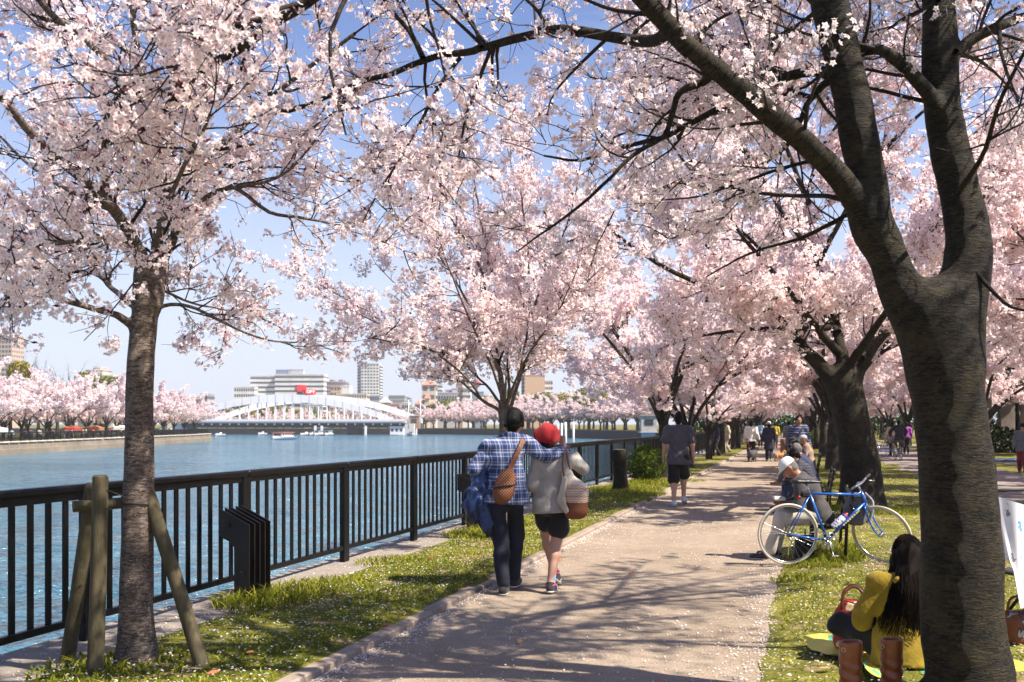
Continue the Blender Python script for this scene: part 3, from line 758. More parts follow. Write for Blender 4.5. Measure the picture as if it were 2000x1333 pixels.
class Cherry:
    notw = False
    def __init__(s, seed): s.rng = np.random.default_rng(seed); s.trunk = []; s.lim = []; s.fine = []; s.ends = []
    def stem(s, pts, r0, r1, n=40, k=16, lump=.05, flare=0.0):
        p = catmull(pts, n); t = np.linspace(0, 1, n); r = r0 + (r1 - r0) * t
        if flare: r = r * (1 + flare * np.exp(-t * n / 5.0))
        s.trunk.append((p, r, k, lump)); return p
    def limb(s, pts, r0, r1, n=22, k=8, lump=.05, grow=True, tip=1.0):
        p = catmull(pts, n); L = lens(p[None])[0]
        j = s.rng.normal(0, .012 * L / 2, (n, 3)); j[0] = 0; p = p + np.cumsum(j, 0) * .22
        r = r0 + (r1 - r0) * np.linspace(0, 1, n) ** .8
        s.lim.append((p, r, k, lump, grow)); return p
    def grow(s, sp2=.3, L2=(.6, 1.4), sp3=.10, L3=(.2, .55), t0=.2, up2=.05, zmin=None, flat=.35, sub=True, ang=(.6, 1.15), t1=1.0, L2end=.55):
        rng = s.rng; B2 = []
        for p, r, k, lump, g in s.lim:
            if not g: continue
            L = lens(p[None])[0]; c = max(2, int(L / sp2))
            q, T, t, _ = sample_on(p[None], np.array([c]), rng, t0, t1)
            d = side_dirs(T, rng, *ang, flat=flat, up=.12)
            ln = rng.uniform(*L2, c) * (1 - (1 - L2end) * t)
            B2.append((q, d, ln, np.interp(t, np.linspace(0, 1, len(r)), r)))
            e = p[-1:], nrm(p[-1:] - p[-2:-1]), np.array([L2[1] * .8]), r[-1:]
            B2.append(e)
        q = np.concatenate([b[0] for b in B2]); d = np.concatenate([b[1] for b in B2]); ln = np.concatenate([b[2] for b in B2]); rr = np.concatenate([b[3] for b in B2])
        br = wander(q, d, ln, 6, rng, .17, up2 / 1.8)
        if zmin is not None:
            k_ = br[:, :, 2].min(1) > zmin; br, ln, rr = br[k_], ln[k_], rr[k_]
        rad = np.minimum(rr * .55, .006 + .009 * ln)[:, None] * np.linspace(1, .3, 7)[None]
        s.fine.append((br, rad, 4))
        # twigs
        src = br
        if sub:
            c = np.maximum(1, (ln / .32).astype(int)); q, T, t, idx = sample_on(br, c, rng, .2, .95)
            l3 = rng.uniform(.45, .8, len(q)) * np.minimum(ln[idx], 1.1) * .75
            b3 = wander(q, side_dirs(T, rng, .5, 1.0, flat * .6, .08), l3, 6, rng, .17, .02)
            if zmin is not None: k_ = b3[:, :, 2].min(1) > zmin; b3, l3 = b3[k_], l3[k_]
            s.fine.append((b3, (.0035 + .004 * l3)[:, None] * np.linspace(1, .4, 7)[None], 3))
            src = np.concatenate([br, b3])
        LL = lens(src); c = np.maximum(1, (LL / sp3).astype(int))
        q, T, t, idx = sample_on(src, c, rng, .12, 1.0)
        l4 = rng.uniform(*L3, len(q)) * (1 - .45 * t)
        b4 = wander(q, side_dirs(T, rng, .5, 1.15, .1, .10), l4, 2, rng, .18, .05)
        if zmin is not None: k_ = b4[:, :, 2].min(1) > zmin; b4, l4 = b4[k_], l4[k_]
        s.notw or s.fine.append((b4, (.0022 + .0022 * l4)[:, None] * np.linspace(1, .45, 3)[None], 3))
        s.tw = b4; s.src = src
        return s
    def clusters(s, sp=.055, per=5, R=.018, spread=.04, zcut=None, src_part=.5, keep=1.0, petals=5, scale_n=1.0, bare=.0):
        rng = s.rng; b4 = s.tw
        if bare: b4 = b4[rng.random(len(b4)) > bare]
        c = np.maximum(1, rng.poisson(lens(b4) / sp * keep)); q, T, t, _ = sample_on(b4, c, rng, .1, 1.0)
        c2 = rng.poisson(lens(s.src) / sp * src_part * keep); q2, T2, t2, _ = sample_on(s.src, c2, rng, .35, 1.0)
        q = np.concatenate([q, q2]); 
        if zcut is not None:
            k = zcut(q); q = q[k]
        n = rng.poisson(per, len(q)) + 1; Q = np.repeat(q, n, 0); d = nrm(rng.normal(size=Q.shape) + np.array([0, 0, -.12]))
        pos = Q + d * (spread * rng.uniform(.6, 1.25, (len(Q), 1)))
        nor = d + rng.normal(0, .45, Q.shape)
        f = flowers(pos, nor, R * rng.uniform(.8, 1.15, len(Q)), rng, petals)
        # dark bud scales and stalks at each cluster
        m = len(q); a = nrm(rng.normal(size=(m, 3))); b = nrm(np.cross(a, rng.normal(size=(m, 3)))); w = spread * .42
        V = np.stack([q - a * w, q + b * w * .35, q + a * w, q - b * w * .35], 1).reshape(-1, 3)
        g = (V, np.arange(m * 4).reshape(-1, 4), np.repeat(rng.uniform(.0, .22, m), 4))
        s.nfl = len(Q)
        return join([f, g])
    def solid(s, base, h, kk, part=.3, amp=.01):
        pr = [Ch(p - base, r, kk) for p, r, k, lu in s.trunk]
        for p, r, k, lu, g in s.lim:
            n = max(4, int(len(p) * part)); n = min(n, int((r > h * 1.3).sum()))
            if min(np.linalg.norm(q_[0] - p[0], axis=1).min() - q_[1].max() for q_ in s.trunk) > .02: continue
            if n > 3: rr = r[:n] * np.linspace(1.02, .97, n); pr.append(Ch(p[:n] - base, rr, min(kk, r[0] * 1.2)))
        f1, f2 = fold(3, amp, (4, 9), (1, 1, .3)), fold(4, amp * .2, (26, 40), (1, 1, .6))
        def f(q): return f1(q) + f2(q)
        me = sdf_mesh(pr, h, (), f)
        n = len(me.vertices); co = np.empty(n * 3, np.float32); me.vertices.foreach_get('co', co); at = me.attributes.new('buv', 'FLOAT_VECTOR', 'POINT'); at.data.foreach_set('vector', co)
        return me
    def build(s, root, base, bark, bark2, fl, share=None, solid=None):
        base = np.array(base)
        mm = lambda lst: [tubes(p[None], r[None], k, lu, i + 3) for i, (p, r, k, lu) in enumerate(lst)]
        def pack(ts):
            vs, qs, bs = [], [], []; o = 0
            for v, q, b in ts: vs.append(v); qs.append(q + o); bs.append(b); o += len(v)
            return mesh(np.concatenate(vs) - base, np.concatenate(qs), smooth=True, attrs={'buv': np.concatenate(bs)})
        link('trunk', pack(mm(s.trunk)) if not solid else s.solid(base, *solid), bark, root)
        if s.lim:
            for i, (p, r, k, lu, g) in enumerate(s.lim): link('limb', pack(mm([(p, r, k, lu)])), bark, root)
        link('twigs', pack([tubes(*x) for x in s.fine]), bark2, root, kind='stuff')
        v, q, t = fl
        link('blossom', mesh(v - base, q, attrs={'tone': t}), BLOSSOM, root, kind='stuff')
        return root
def lift(pts): return [P(*p) for p in pts]

# --- staked tree at the left
LB = P(266, 1310, 6.1); LB[2] = .04
t = thing('cherry_tree', 'grey-barked cherry tree held by wooden stakes at the railing', 'tree', LB, group='cherry trees along the promenade')
c = Cherry(11); Y = 6.1
c.stem([LB - (0, 0, .08), P(267, 1180, Y), P(269, 1000, Y), P(272, 800, Y), P(276, 690, Y), P(284, 600, Y), P(287, 540, Y)], .104, .073, 70, 24, .035, flare=.55)
c.limb(lift([(284, 590, Y), (280, 520, Y), (263, 470, Y - .05), (231, 415, Y - .2), (194, 378, Y - .4), (140, 330, Y - .7), (70, 270, Y - 1.0), (0, 190, Y - 1.3)]), .055, .018, 30, 12)
c.limb(lift([(292, 590, Y), (303, 520, Y + .1), (309, 460, Y + .2), (318, 395, Y + .25), (310, 280, Y + .1), (270, 120, Y - .1), (250, -40, Y - .3)]), .046, .016, 30, 12)
c.limb(lift([(298, 600, Y), (312, 550, Y + .1), (326, 504, Y + .2), (344, 452, Y + .4), (330, 350, Y + .7), (350, 220, Y + 1.1), (400, 90, Y + 1.6), (440, -40, Y + 1.9)]), .040, .014, 26, 10)
c.limb(lift([(322, 390, Y + .25), (345, 350, Y + .1), (400, 300, Y), (462, 252, Y), (525, 189, Y), (610, 120, Y - .1), (690, 60, Y - .2)]), .030, .012, 22)
c.limb(lift([(330, 490, Y + .2), (365, 415, Y + .2), (400, 388, Y + .2), (441, 370, Y + .2), (467, 372, Y + .2), (525, 415, Y + .2), (578, 425, Y + .3), (640, 436, Y + .4)]), .024, .008, 22)
c.limb(lift([(441, 370, Y + .2), (480, 362, Y + .1), (530, 352, Y), (572, 325, Y - .1), (620, 270, Y - .2)]), .014, .006, 14)
c.limb(lift([(262, 640, Y), (235, 618, Y - .1), (210, 609, Y - .2), (131, 588, Y - .4), (79, 572, Y - .5), (0, 557, Y - .6), (-90, 540, Y - .8)]), .027, .010, 22)
c.limb(lift([(266, 600, Y), (245, 585, Y + .1), (215, 560, Y + .2), (189, 536, Y + .3), (150, 530, Y + .4), (73, 530, Y + .6), (-30, 500, Y + .9)]), .022, .008, 20)
c.limb(lift([(292, 615, Y), (320, 598, Y), (350, 594, Y), (388, 604, Y), (430, 625, Y), (475, 648, Y + .1), (530, 668, Y + .2), (575, 672, Y + .3)]), .015, .005, 20)
c.limb(lift([(296, 560, Y), (330, 572, Y + .3), (370, 590, Y + .6), (420, 600, Y + 1.0), (480, 610, Y + 1.4)]), .013, .005, 16)
c.limb(lift([(262, 470, Y), (230, 470, Y - .4), (180, 470, Y - .9), (100, 480, Y - 1.3), (20, 470, Y - 1.7)]), .02, .007, 16)
c.limb(lift([(215, 400, Y), (200, 320, Y - .8), (210, 220, Y - 1.5), (260, 140, Y - 2.1)]), .024, .008, 16)
c.limb(lift([(305, 480, Y), (330, 400, Y - .8), (380, 300, Y - 1.5), (420, 220, Y - 1.9)]), .02, .007, 16)
c.limb(lift([(231, 415, Y), (150, 380, Y + .5), (60, 330, Y + 1.0), (-20, 250, Y + 1.2)]), .024, .008, 18)
c.limb(lift([(52, -30, Y - .9), (105, 37, Y - .7), (152, 68, Y - .6), (210, 121, Y - .5), (262, 180, Y - .4), (300, 250, Y - .1)][::-1]), .022, .018, 18)
c.limb(lift([(270, 120, Y), (200, 60, Y), (120, 0, Y + .3), (60, -60, Y + .3)]), .018, .008, 14)
c.limb(lift([(0, 557, Y - .6), (20, 600, Y - .65), (25, 650, Y - .7)][::1]), .008, .003, 8, grow=True)
c.grow(sp2=.15, L2=(.4, 1.05), sp3=.085, L3=(.14, .36), t0=.2, flat=.25, zmin=1.98)
LBP = np.concatenate([x[0][::3] for x in c.lim if x[1][0] > .021] + [x[0][40::4] for x in c.trunk])
def zc(q):
    dm = np.full(len(q), 9.0)
    for p_ in LBP:
        d_ = (q - p_) * (1, .35, 1); dm = np.minimum(dm, np.where(q[:, 1] < p_[1] + .05, np.linalg.norm(d_, axis=1), 9))
    return ((dm > .15) | (c.rng.random(len(q)) < .35)) & (q[:, 2] > 1.92) & ~((np.linalg.norm(q[:, :2] - LB[:2], axis=1) < .5) & (q[:, 2] < 2.7))
fl = c.clusters(.15, 8, .0195, .050, zc, .5, .75)
c.build(t, LB, BARK_L, BARK_T, fl, solid=(.013, .05, .3, .005)); print('L', c.nfl)

# --- young tree behind the couple
Y = 12.7; MBs = P(984, 1061, Y); MBs[2] = .05
t = thing('cherry_tree', 'slim young cherry tree with fan-shaped crown behind the couple', 'tree', MBs, group='cherry trees along the promenade')
c = Cherry(5)
c.stem([MBs - (0, 0, .05), P(984, 950, Y), P(985, 850, Y), P(984, 795, Y)], .066, .070, 30, 16, .03, flare=.3)
for pts, r0 in (
    ([(982, 812, Y), (972, 800, Y), (942, 780, Y - .1), (905, 745, Y - .2), (875, 715, Y - .4), (800, 655, Y - .6), (700, 592, Y - .8), (615, 545, Y - 1.0)], .028),
    ([(984, 800, Y), (975, 782, Y), (955, 752, Y + .1), (935, 732, Y + .2), (910, 700, Y + .3), (870, 650, Y + .6), (800, 580, Y + 1.0), (730, 510, Y + 1.3)], .022),
    ([(983, 805, Y), (982, 775, Y), (977, 730, Y), (967, 695, Y), (952, 600, Y), (950, 480, Y), (930, 350, Y), (900, 220, Y)], .050),
    ([(986, 800, Y), (992, 770, Y + .1), (990, 730, Y + .1), (989, 700, Y + .2), (1000, 560, Y + .4), (1010, 420, Y + .6), (990, 290, Y + .8)], .024),
    ([(988, 815, Y), (1000, 790, Y - .1), (1012, 755, Y - .15), (1018, 725, Y - .2), (1027, 675, Y - .2), (1036, 600, Y - .3), (1032, 480, Y - .4), (1020, 370, Y - .5), (1040, 250, Y - .5)], .030),
    ([(988, 795, Y), (1000, 765, Y + .3), (1015, 735, Y + .5), (1060, 660, Y + .8), (1110, 570, Y + 1.2), (1160, 470, Y + 1.5)], .03),
    ([(1012, 745, Y), (1040, 680, Y), (1080, 620, Y - .2), (1140, 560, Y - .4), (1210, 500, Y - .6)], .022),
    ([(1036, 614, Y - .3), (1055, 570, Y - .3), (1085, 500, Y - .5), (1120, 400, Y - .7), (1140, 300, Y - .8)], .020),
    ([(960, 660, Y), (920, 600, Y + .3), (860, 500, Y + .6), (800, 410, Y + .8), (770, 330, Y + .9)], .022),
    ([(955, 560, Y), (910, 470, Y - .4), (850, 380, Y - .7), (800, 300, Y - .8)], .02),
    ([(940, 780, Y), (910, 740, Y - .6), (850, 690, Y - 1.2), (760, 640, Y - 1.6), (690, 610, Y - 1.8)], .016),
    ([(985, 790, Y), (960, 720, Y - .8), (920, 640, Y - 1.5), (880, 540, Y - 2.0), (850, 450, Y - 2.2)], .02),
    ([(988, 790, Y), (1030, 700, Y - .9), (1090, 610, Y - 1.5), (1130, 520, Y - 1.9)], .02),
    ([(985, 780, Y), (990, 680, Y + 1.0), (960, 580, Y + 1.8), (930, 460, Y + 2.2)], .02),
): c.limb(lift(pts), r0, .006, 24)
c.grow(sp2=.15, L2=(.45, 1.1), sp3=.08, L3=(.14, .34), t0=.30, flat=.2, up2=.09, ang=(.45, 1.0), zmin=2.05)
fl = c.clusters(.14, 8, .028, .062, lambda q: (q[:, 2] > 1.98), .55, .68, 3)
c.build(t, MBs, BARK_L, BARK_T, fl, solid=(.014, .04, .2, .003)); print('M', c.nfl)

# --- big forked tree in front, right
Y = 5.2; RB = np.array((2.44, Y, 0.03))
t = thing('cherry_tree', 'huge dark forked cherry tree trunk filling the right edge', 'tree', RB, group='cherry trees along the promenade')
c = Cherry(23)
c.stem([RB - (0, 0, .1), P(1893, 1333, Y), P(1880, 1180, Y), P(1872, 1000, Y), P(1862, 850, Y), P(1853, 740, Y), P(1838, 650, Y), P(1830, 600, Y)], .222, .165, 90, 40, .03, flare=.55)
c.stem([P(1842, 720, Y), P(1800, 640, Y), P(1760, 570, Y), P(1733, 500, Y), P(1704, 430, Y), P(1688, 326, Y), P(1667, 210, Y), P(1646, 105, Y), P(1620, 0, Y), P(1590, -150, Y)], .122, .088, 70, 28, .045)
c.stem([P(1850, 720, Y), P(1872, 640, Y + .03), P(1885, 560, Y + .05), P(1888, 470, Y + .08), P(1872, 368, Y + .1), P(1846, 236, Y + .1), P(1835, 105, Y + .1), P(1833, 0, Y + .1), P(1830, -160, Y + .1)], .132, .085, 70, 28, .045)
R1 = [(1720, 470, Y), (1683, 405, Y - .06), (1652, 357, Y - .1), (1599, 299, Y - .15), (1536, 247, Y - .2), (1473, 194, Y - .25), (1400, 131, Y - .3), (1347, 89, Y - .35), (1294, 31, Y - .4), (1230, -40, Y - .5), (1100, -170, Y - .7), (950, -260, Y - .8), (780, -140, Y - .8), (599, 0, Y - .8)]
c.limb(lift(R1[:10]), .072, .044, 40, 16, .06)
c.limb(lift(R1[9:] + [(525, 47, Y - .8), (462, 100, Y - .8), (420, 126, Y - .8), (367, 173, Y - .8), (325, 220, Y - .75), (283, 262, Y - .7), (236, 305, Y - .65)]), .040, .008, 36, 10)
N3 = [(1310, 50, Y - .38), (1283, 79, Y - .2), (1220, 82, Y), (1125, 66, Y + .1), (1073, 60, Y + .15), (1020, 73, Y + .2), (941, 92, Y + .25), (899, 102, Y + .3), (831, 115, Y + .35), (758, 142, Y + .4), (695, 157, Y + .4), (604, 197, Y + .45), (540, 208, Y + .45), (499, 173, Y + .45), (420, 160, Y + .5)]
c.limb(lift(N3), .036, .008, 44, 10)
c.limb(lift([(899, 113, Y + .3), (857, 173, Y + .3), (820, 247, Y + .25), (778, 320, Y + .2), (742, 378, Y + .15), (713, 436, Y + .1)]), .013, .0035, 20)
c.limb(lift([(832, 236, Y + .25), (853, 247, Y + .25), (873, 280, Y + .2), (862, 336, Y + .2), (858, 420, Y + .2)]), .008, .003, 14)
c.limb(lift([(826, 113, Y + .35), (800, 63, Y + .4), (757, 10, Y + .5), (720, -60, Y + .6)]), .018, .010, 12)
c.limb(lift([(1400, 140, Y - .3), (1370, 160, Y - .2), (1326, 179, Y - .2), (1310, 220, Y - .15), (1290, 262, Y - .1), (1230, 300, Y - .1), (1167, 362, Y - .1), (1099, 420, Y - .1), (1050, 455, Y - .1), (1002, 488, Y - .1)]), .024, .004, 28)
c.limb(lift([(1655, 150, Y), (1620, 146, Y + .1), (1589, 139, Y + .15), (1536, 152, Y + .2), (1484, 179, Y + .25), (1431, 202, Y + .3), (1373, 231, Y + .3), (1305, 268, Y + .35), (1251, 283, Y + .35), (1188, 302, Y + .4), (1125, 320, Y + .4), (1062, 310, Y + .45)]), .036, .006, 30)
c.limb(lift([(1640, 148, Y + .1), (1610, 165, Y + .1), (1578, 200, Y + .15), (1562, 236, Y + .2), (1530, 290, Y + .3), (1470, 330, Y + .5), (1400, 345, Y + .8)]), .026, .005, 18)
c.limb(lift([(1850, 250, Y + .1), (1815, 185, Y), (1767, 131, Y - .02), (1725, 100, Y - .05), (1683, 95, Y + .1), (1640, 60, Y + .3), (1560, -20, Y + .5)]), .045, .016, 18, 12)
c.limb(lift([(1830, 110, Y + .1), (1867, 100, Y + .1), (1898, 74, Y + .1), (1951, 50, Y + .1), (2000, 31, Y + .15), (2100, 0, Y + .2)]), .038, .022, 18)
c.limb(lift([(1690, 420, Y), (1657, 420, Y + .1), (1567, 467, Y + .15), (1494, 488, Y + .2), (1431, 515, Y + .2), (1380, 545, Y + .25)]), .014, .004, 18)
for l_ in ([(1347, 89, Y - .3), (1400, 40, Y + .3), (1470, 0, Y + .7), (1540, -40, Y + 1)], [(1473, 194, Y - .2), (1500, 110, Y + .4), (1520, 40, Y + .8), (1500, -30, Y + 1.2)], [(1620, 0, Y), (1540, 60, Y + .7), (1450, 90, Y + 1.2), (1370, 60, Y + 1.6)],
           [(1833, 0, Y), (1760, 40, Y + .8), (1720, 60, Y + 1.3), (1690, 30, Y + 1.8)], [(1867, 100, Y), (1930, 130, Y + .6), (1990, 190, Y + 1.2)], [(1951, 50, Y), (1960, 120, Y - .3), (1990, 200, Y - .5)], [(1294, 31, Y - .4), (1200, 20, Y - .2), (1120, -10, Y), (1040, -40, Y)], [(1073, 60, Y), (1040, 10, Y + .2), (980, -30, Y + .4)],
           [(941, 92, Y + .2), (920, 40, Y + .3), (880, 0, Y + .4)], [(1431, 202, Y + .3), (1380, 180, Y + .9), (1300, 150, Y + 1.4), (1210, 150, Y + 1.7)], [(1536, 152, Y + .2), (1460, 110, Y + .8), (1380, 120, Y + 1.3)]):
    c.limb(lift(l_), .014, .005, 14)
c.limb(lift([(1600, 310, Y), (1520, 330, Y + .1), (1440, 360, Y + .15), (1360, 385, Y + .2), (1300, 390, Y + .3)]), .012, .004, 16)
c.limb(lift([(1880, 500, Y), (1930, 560, Y - .1), (1975, 600, Y - .2), (2040, 610, Y - .2)]), .014, .006, 10)
c.limb(lift([(1870, 380, Y), (1920, 300, Y - .3), (1950, 200, Y - .6), (2000, 100, Y - .8)]), .016, .008, 12)
# limbs above the picture, seen only as shade and hanging sprays
T1, T2 = P(1590, -150, Y), P(1830, -160, Y + .1)
for T0, e, r_ in ((T1, (3.4, 6.6, 6.4), .07), (T1, (.6, 7.2, 6.6), .06), (T1, (-1.4, 4.6, 6.2), .055), (T1, (1.5, 3.2, 6.6), .05), (T2, (5.2, 5.6, 6.2), .07), (T2, (6.4, 7.6, 5.2), .06),
                  (T2, (4.4, 8.4, 6.6), .06), (T2, (4.6, 3.6, 5.8), .055), (T2, (7.0, 4.6, 4.6), .05), (T2, (3.2, 5.4, 7.6), .06), (T2, (5.6, 8.4, 5.3), .055), (T2, (7.4, 7.2, 6.0), .055), (T2, (5.8, 6.4, 7.2), .055)):
    e = np.array(e); m_ = (T0 + e) / 2 + c.rng.normal(0, .25, 3) + (0, 0, .3)
    c.limb([T0 - (0, 0, .1), m_, e], r_, .018, 18)
    for q_ in range(2):
        d_ = c.rng.normal(0, .8, 3) + (e - T0) * .35; d_[2] = abs(d_[2]) * .4; c.limb([m_, m_ + d_ * .5, m_ + d_], r_ * .5, .012, 12)
c.grow(sp2=.15, L2=(.35, 1.1), sp3=.09, L3=(.12, .34), t0=.12, flat=.2, zmin=2.5)
def zc(q):
    axis = np.abs(q[:, 0] - 2.2) < .75; tp = np.concatenate([x[0][::6] for x in c.trunk[1:]]); dm = np.full(len(q), 9.0)
    for p_ in tp: dm = np.minimum(dm, np.linalg.norm((q - p_) * (1, .45, 1), axis=1))
    near = (dm < .34) & (q[:, 1] < Y + .25) & (c.rng.random(len(q)) > .12)
    vis = (q[:, 2] < H + .52 * q[:, 1]) & (q[:, 0] < .62 * q[:, 1]) | (c.rng.random(len(q)) < .22)
    return (q[:, 2] > 2.5) & ~(axis & (q[:, 2] < 3.3) & (q[:, 1] < Y + .6)) & ~near & vis
fl = c.clusters(.16, 7, .0195, .048, zc, .4, .66)
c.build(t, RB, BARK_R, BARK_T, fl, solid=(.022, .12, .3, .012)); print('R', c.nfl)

# --- second tree on the right, behind the bicycle
Y = 17.8; SB = P(1684, 985, Y); SB[2] = .03
t = thing('cherry_tree', 'broad dark cherry trunk standing behind the blue bicycle', 'tree', SB, group='cherry trees along the promenade')
c = Cherry(31)
c.stem([SB - (0, 0, .1), P(1682, 930, Y), P(1670, 850, Y), P(1655, 780, Y), P(1648, 745, Y)], .36, .30, 40, 24, .05, flare=.35)
for pts, r0, r1 in (
    ([(1650, 775, Y), (1622, 740, Y), (1600, 710, Y - .1), (1575, 685, Y - .2), (1557, 655, Y - .3), (1494, 599, Y - .5), (1452, 578, Y - .8), (1410, 562, Y - 1.1), (1357, 546, Y - 1.4), (1270, 500, Y - 1.8), (1190, 440, Y - 2.1)], .17, .02),
    ([(1650, 760, Y), (1648, 710, Y), (1638, 660, Y + .1), (1630, 600, Y + .2), (1600, 510, Y + .3), (1580, 400, Y + .5), (1600, 300, Y + .5)], .16, .02),
    ([(1660, 760, Y), (1690, 700, Y + .1), (1715, 665, Y + .2), (1760, 620, Y + .3), (1830, 540, Y + .5), (1900, 430, Y + .8), (1980, 330, Y + 1)], .12, .02),
    ([(1640, 690, Y), (1600, 650, Y - .6), (1540, 570, Y - 1.4), (1450, 470, Y - 2.4), (1380, 370, Y - 3.0)], .09, .015),
    ([(1655, 720, Y), (1700, 650, Y - .8), (1760, 560, Y - 1.8), (1800, 470, Y - 2.6), (1850, 380, Y - 3.2)], .09, .015),
    ([(1635, 650, Y), (1560, 560, Y + 1.0), (1470, 470, Y + 2.0), (1390, 400, Y + 2.8)], .09, .015),
    ([(1680, 700, Y), (1740, 620, Y + 1.2), (1830, 520, Y + 2.4), (1900, 430, Y + 3.2)], .09, .015),
    ([(1620, 640, Y - .3), (1500, 640, Y - .8), (1400, 650, Y - 1.2), (1310, 670, Y - 1.5)], .06, .012),
    ([(1494, 599, Y - .5), (1430, 530, Y + .2), (1350, 450, Y + .8), (1290, 380, Y + 1.2)], .06, .012),
    ([(1600, 510, Y), (1530, 420, Y - .5), (1480, 330, Y - .8), (1440, 250, Y - .9)], .06, .012),
    ([(1600, 510, Y), (1660, 400, Y - .2), (1720, 300, Y + .2), (1760, 200, Y + .3)], .06, .012),
    ([(1580, 400, Y + .5), (1540, 300, Y + .2), (1500, 200, Y), (1460, 120, Y - .2)], .06, .012),
    ([(1600, 300, Y + .5), (1650, 220, Y + .8), (1700, 150, Y + 1.0)], .05, .012),
    ([(1720, 300, Y), (1800, 220, Y - .3), (1880, 150, Y - .5)], .05, .012),
    ([(1900, 430, Y + .8), (1950, 300, Y + .6), (1990, 190, Y + .5)], .06, .012),
    ([(1850, 380, Y - 3.2), (1900, 280, Y - 3.4), (1960, 200, Y - 3.6)], .05, .012),
    ([(1380, 370, Y - 3.0), (1330, 280, Y - 3.2), (1290, 200, Y - 3.3)], .05, .012),
    ([(1480, 330, Y - .8), (1400, 230, Y - 1.2), (1340, 160, Y - 1.5)], .05, .012),
    ([(1760, 620, Y), (1850, 600, Y - .6), (1940, 580, Y - 1.2), (2020, 590, Y - 1.6)], .05, .012),
): c.limb(lift(pts), r0, r1, 26, 9, .07)
c.grow(sp2=.22, L2=(.8, 2.0), sp3=.13, L3=(.22, .5), t0=.22, flat=.25)
fl = c.clusters(.18, 6, .047, .094, lambda q: q[:, 2] > 2.6, .5, .85, 3)
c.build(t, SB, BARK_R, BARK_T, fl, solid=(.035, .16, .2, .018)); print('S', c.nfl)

# --- kinds of farther cherry trees, copied down the rows
def far_cherry(seed, h, R, fork, n, r0, sp, per, fr, spread, light=False, lean=(0, 0)):
    c = Cherry(seed); rng = c.rng; c.notw = True
    top = np.array((lean[0], lean[1], fork))
    c.stem([(0, 0, -.1), (lean[0] * .3, lean[1] * .3, fork * .5), tuple(top)], r0, r0 * .8, 14, 12, .06, flare=.4)
    for i in range(n):
        a = 6.28 * i / n + rng.uniform(-.35, .35); e = rng.uniform(.35, 1.15) if i % 3 else 1.3
        rr = R * rng.uniform(.75, 1.05) * math.cos(e * .75); zz = (h - fork) * (.25 + .75 * math.sin(e))
        d = np.array((math.cos(a) * rr, math.sin(a) * rr, zz))
        p = [top - (0, 0, .25), top + d * .25 + (0, 0, .25), top + d * .6 + (0, 0, .12 * h * .4), top + d]
        c.limb(p, r0 * rng.uniform(.4, .6), .02, 14, 7, .08)
        for kk in range(2):
            t_ = rng.uniform(.35, .6); b = rng.uniform(-.9, .9); d2 = np.array((math.cos(a + b) * rr * .7, math.sin(a + b) * rr * .7, zz * rng.uniform(.1, .8)))
            q = top + d * t_ + (0, 0, .1 * h * .4); c.limb([q, q + d2 * .5 + (0, 0, .1), q + d2], r0 * .25, .012, 10, 6, .05)
    c.grow(sp2=.42 if not light else .6, L2=(.7, 1.9), sp3=.2 if not light else .4, L3=(.25, .6), t0=.2, flat=.3, sub=not light)
    fl = c.clusters(sp, per, fr, spread, lambda q: q[:, 2] > fork * .82, .5, 1.0, 3)
    root = bpy.data.objects.new('cherry_tree', None); COL.objects.link(root)
    c.build(root, (0, 0, 0), BARK_F, BARK_F, fl); print('far', seed, c.nfl)
    # merge limbs into one branches part for the copies
    lb = [o for o in root.children if o.name.startswith('limb')]
    import bmesh
    bm = bmesh.new()
    for o in lb: bm.from_mesh(o.data)
    me = bpy.data.meshes.new('m'); bm.to_mesh(me); bm.free()
    for o in lb: bpy.data.objects.remove(o)
    link('branches', me, BARK_F, root)
    return root
KA = far_cherry(41, 6.6, 5.0, 1.9, 7, .20, .17, 3, .088, .12)
KB = far_cherry(42, 6.2, 4.6, 1.7, 6, .17, .17, 3, .088, .12)
KC = far_cherry(43, 7.2, 5.4, 2.0, 7, .26, .17, 3, .088, .12)
LA = far_cherry(44, 7.4, 6.2, 1.9, 8, .25, .16, 3, .19, .28, True)
LC = far_cherry(45, 6.8, 6.6, 1.7, 8, .22, .16, 3, .19, .28, True)
_used = set()
ORD = ['first','second','third','fourth','fifth','sixth','seventh','eighth','ninth','tenth','eleventh','twelfth','thirteenth','fourteenth','fifteenth','sixteenth','seventeenth','eighteenth','nineteenth','twentieth','twenty-first','twenty-second']
def plant(kind, loc, rz, s, label, group):
    o = kind if kind.name not in _used else dup(kind)
    _used.add(kind.name); _used.add(o.name)
    o.location = [float(x) for x in loc]; o.rotation_euler = (0, 0, rz); o.scale = (s, s, s * RNG.uniform(.94, 1.06))
    tag(o, label, 'tree', group); return o
ROW = 'cherry trees along the promenade'
for Y_, k, rz, s_, lab in (
    (27.3, KA, .4, .80, 'forked cherry tree behind the round bush, first after the stump'),
    (33.5, KB, 2.0, .86, 'cherry tree whose dark trunk shows right of the grey-shirted man'),
    (41.5, KB, 4.1, .72, 'thin straight cherry trunk, third after the round bush'),
    (48.3, KA, 1.3, .86, 'cherry tree spreading a wide V fork on the verge beside the path'),
    (57.7, KB, 5.2, .8, 'pale thin cherry trunk left of the white-sweatered walker'),
    (61.5, KA, 3.0, .84, 'cherry trunk right beside the white-sweatered walker')):
    plant(k, G(-3.72, Y_, .04), rz, s_, lab, ROW)
for i, Y_ in enumerate((70, 79, 88, 98, 108, 120, 134)):
    plant((KA, KB, KC)[i % 3], G(-3.7 + RNG.normal(0, .2), Y_, .04), RNG.uniform(0, 6), .85, ORD[i] + ' distant cherry tree on the verge beyond the white-sweatered walker', ROW)
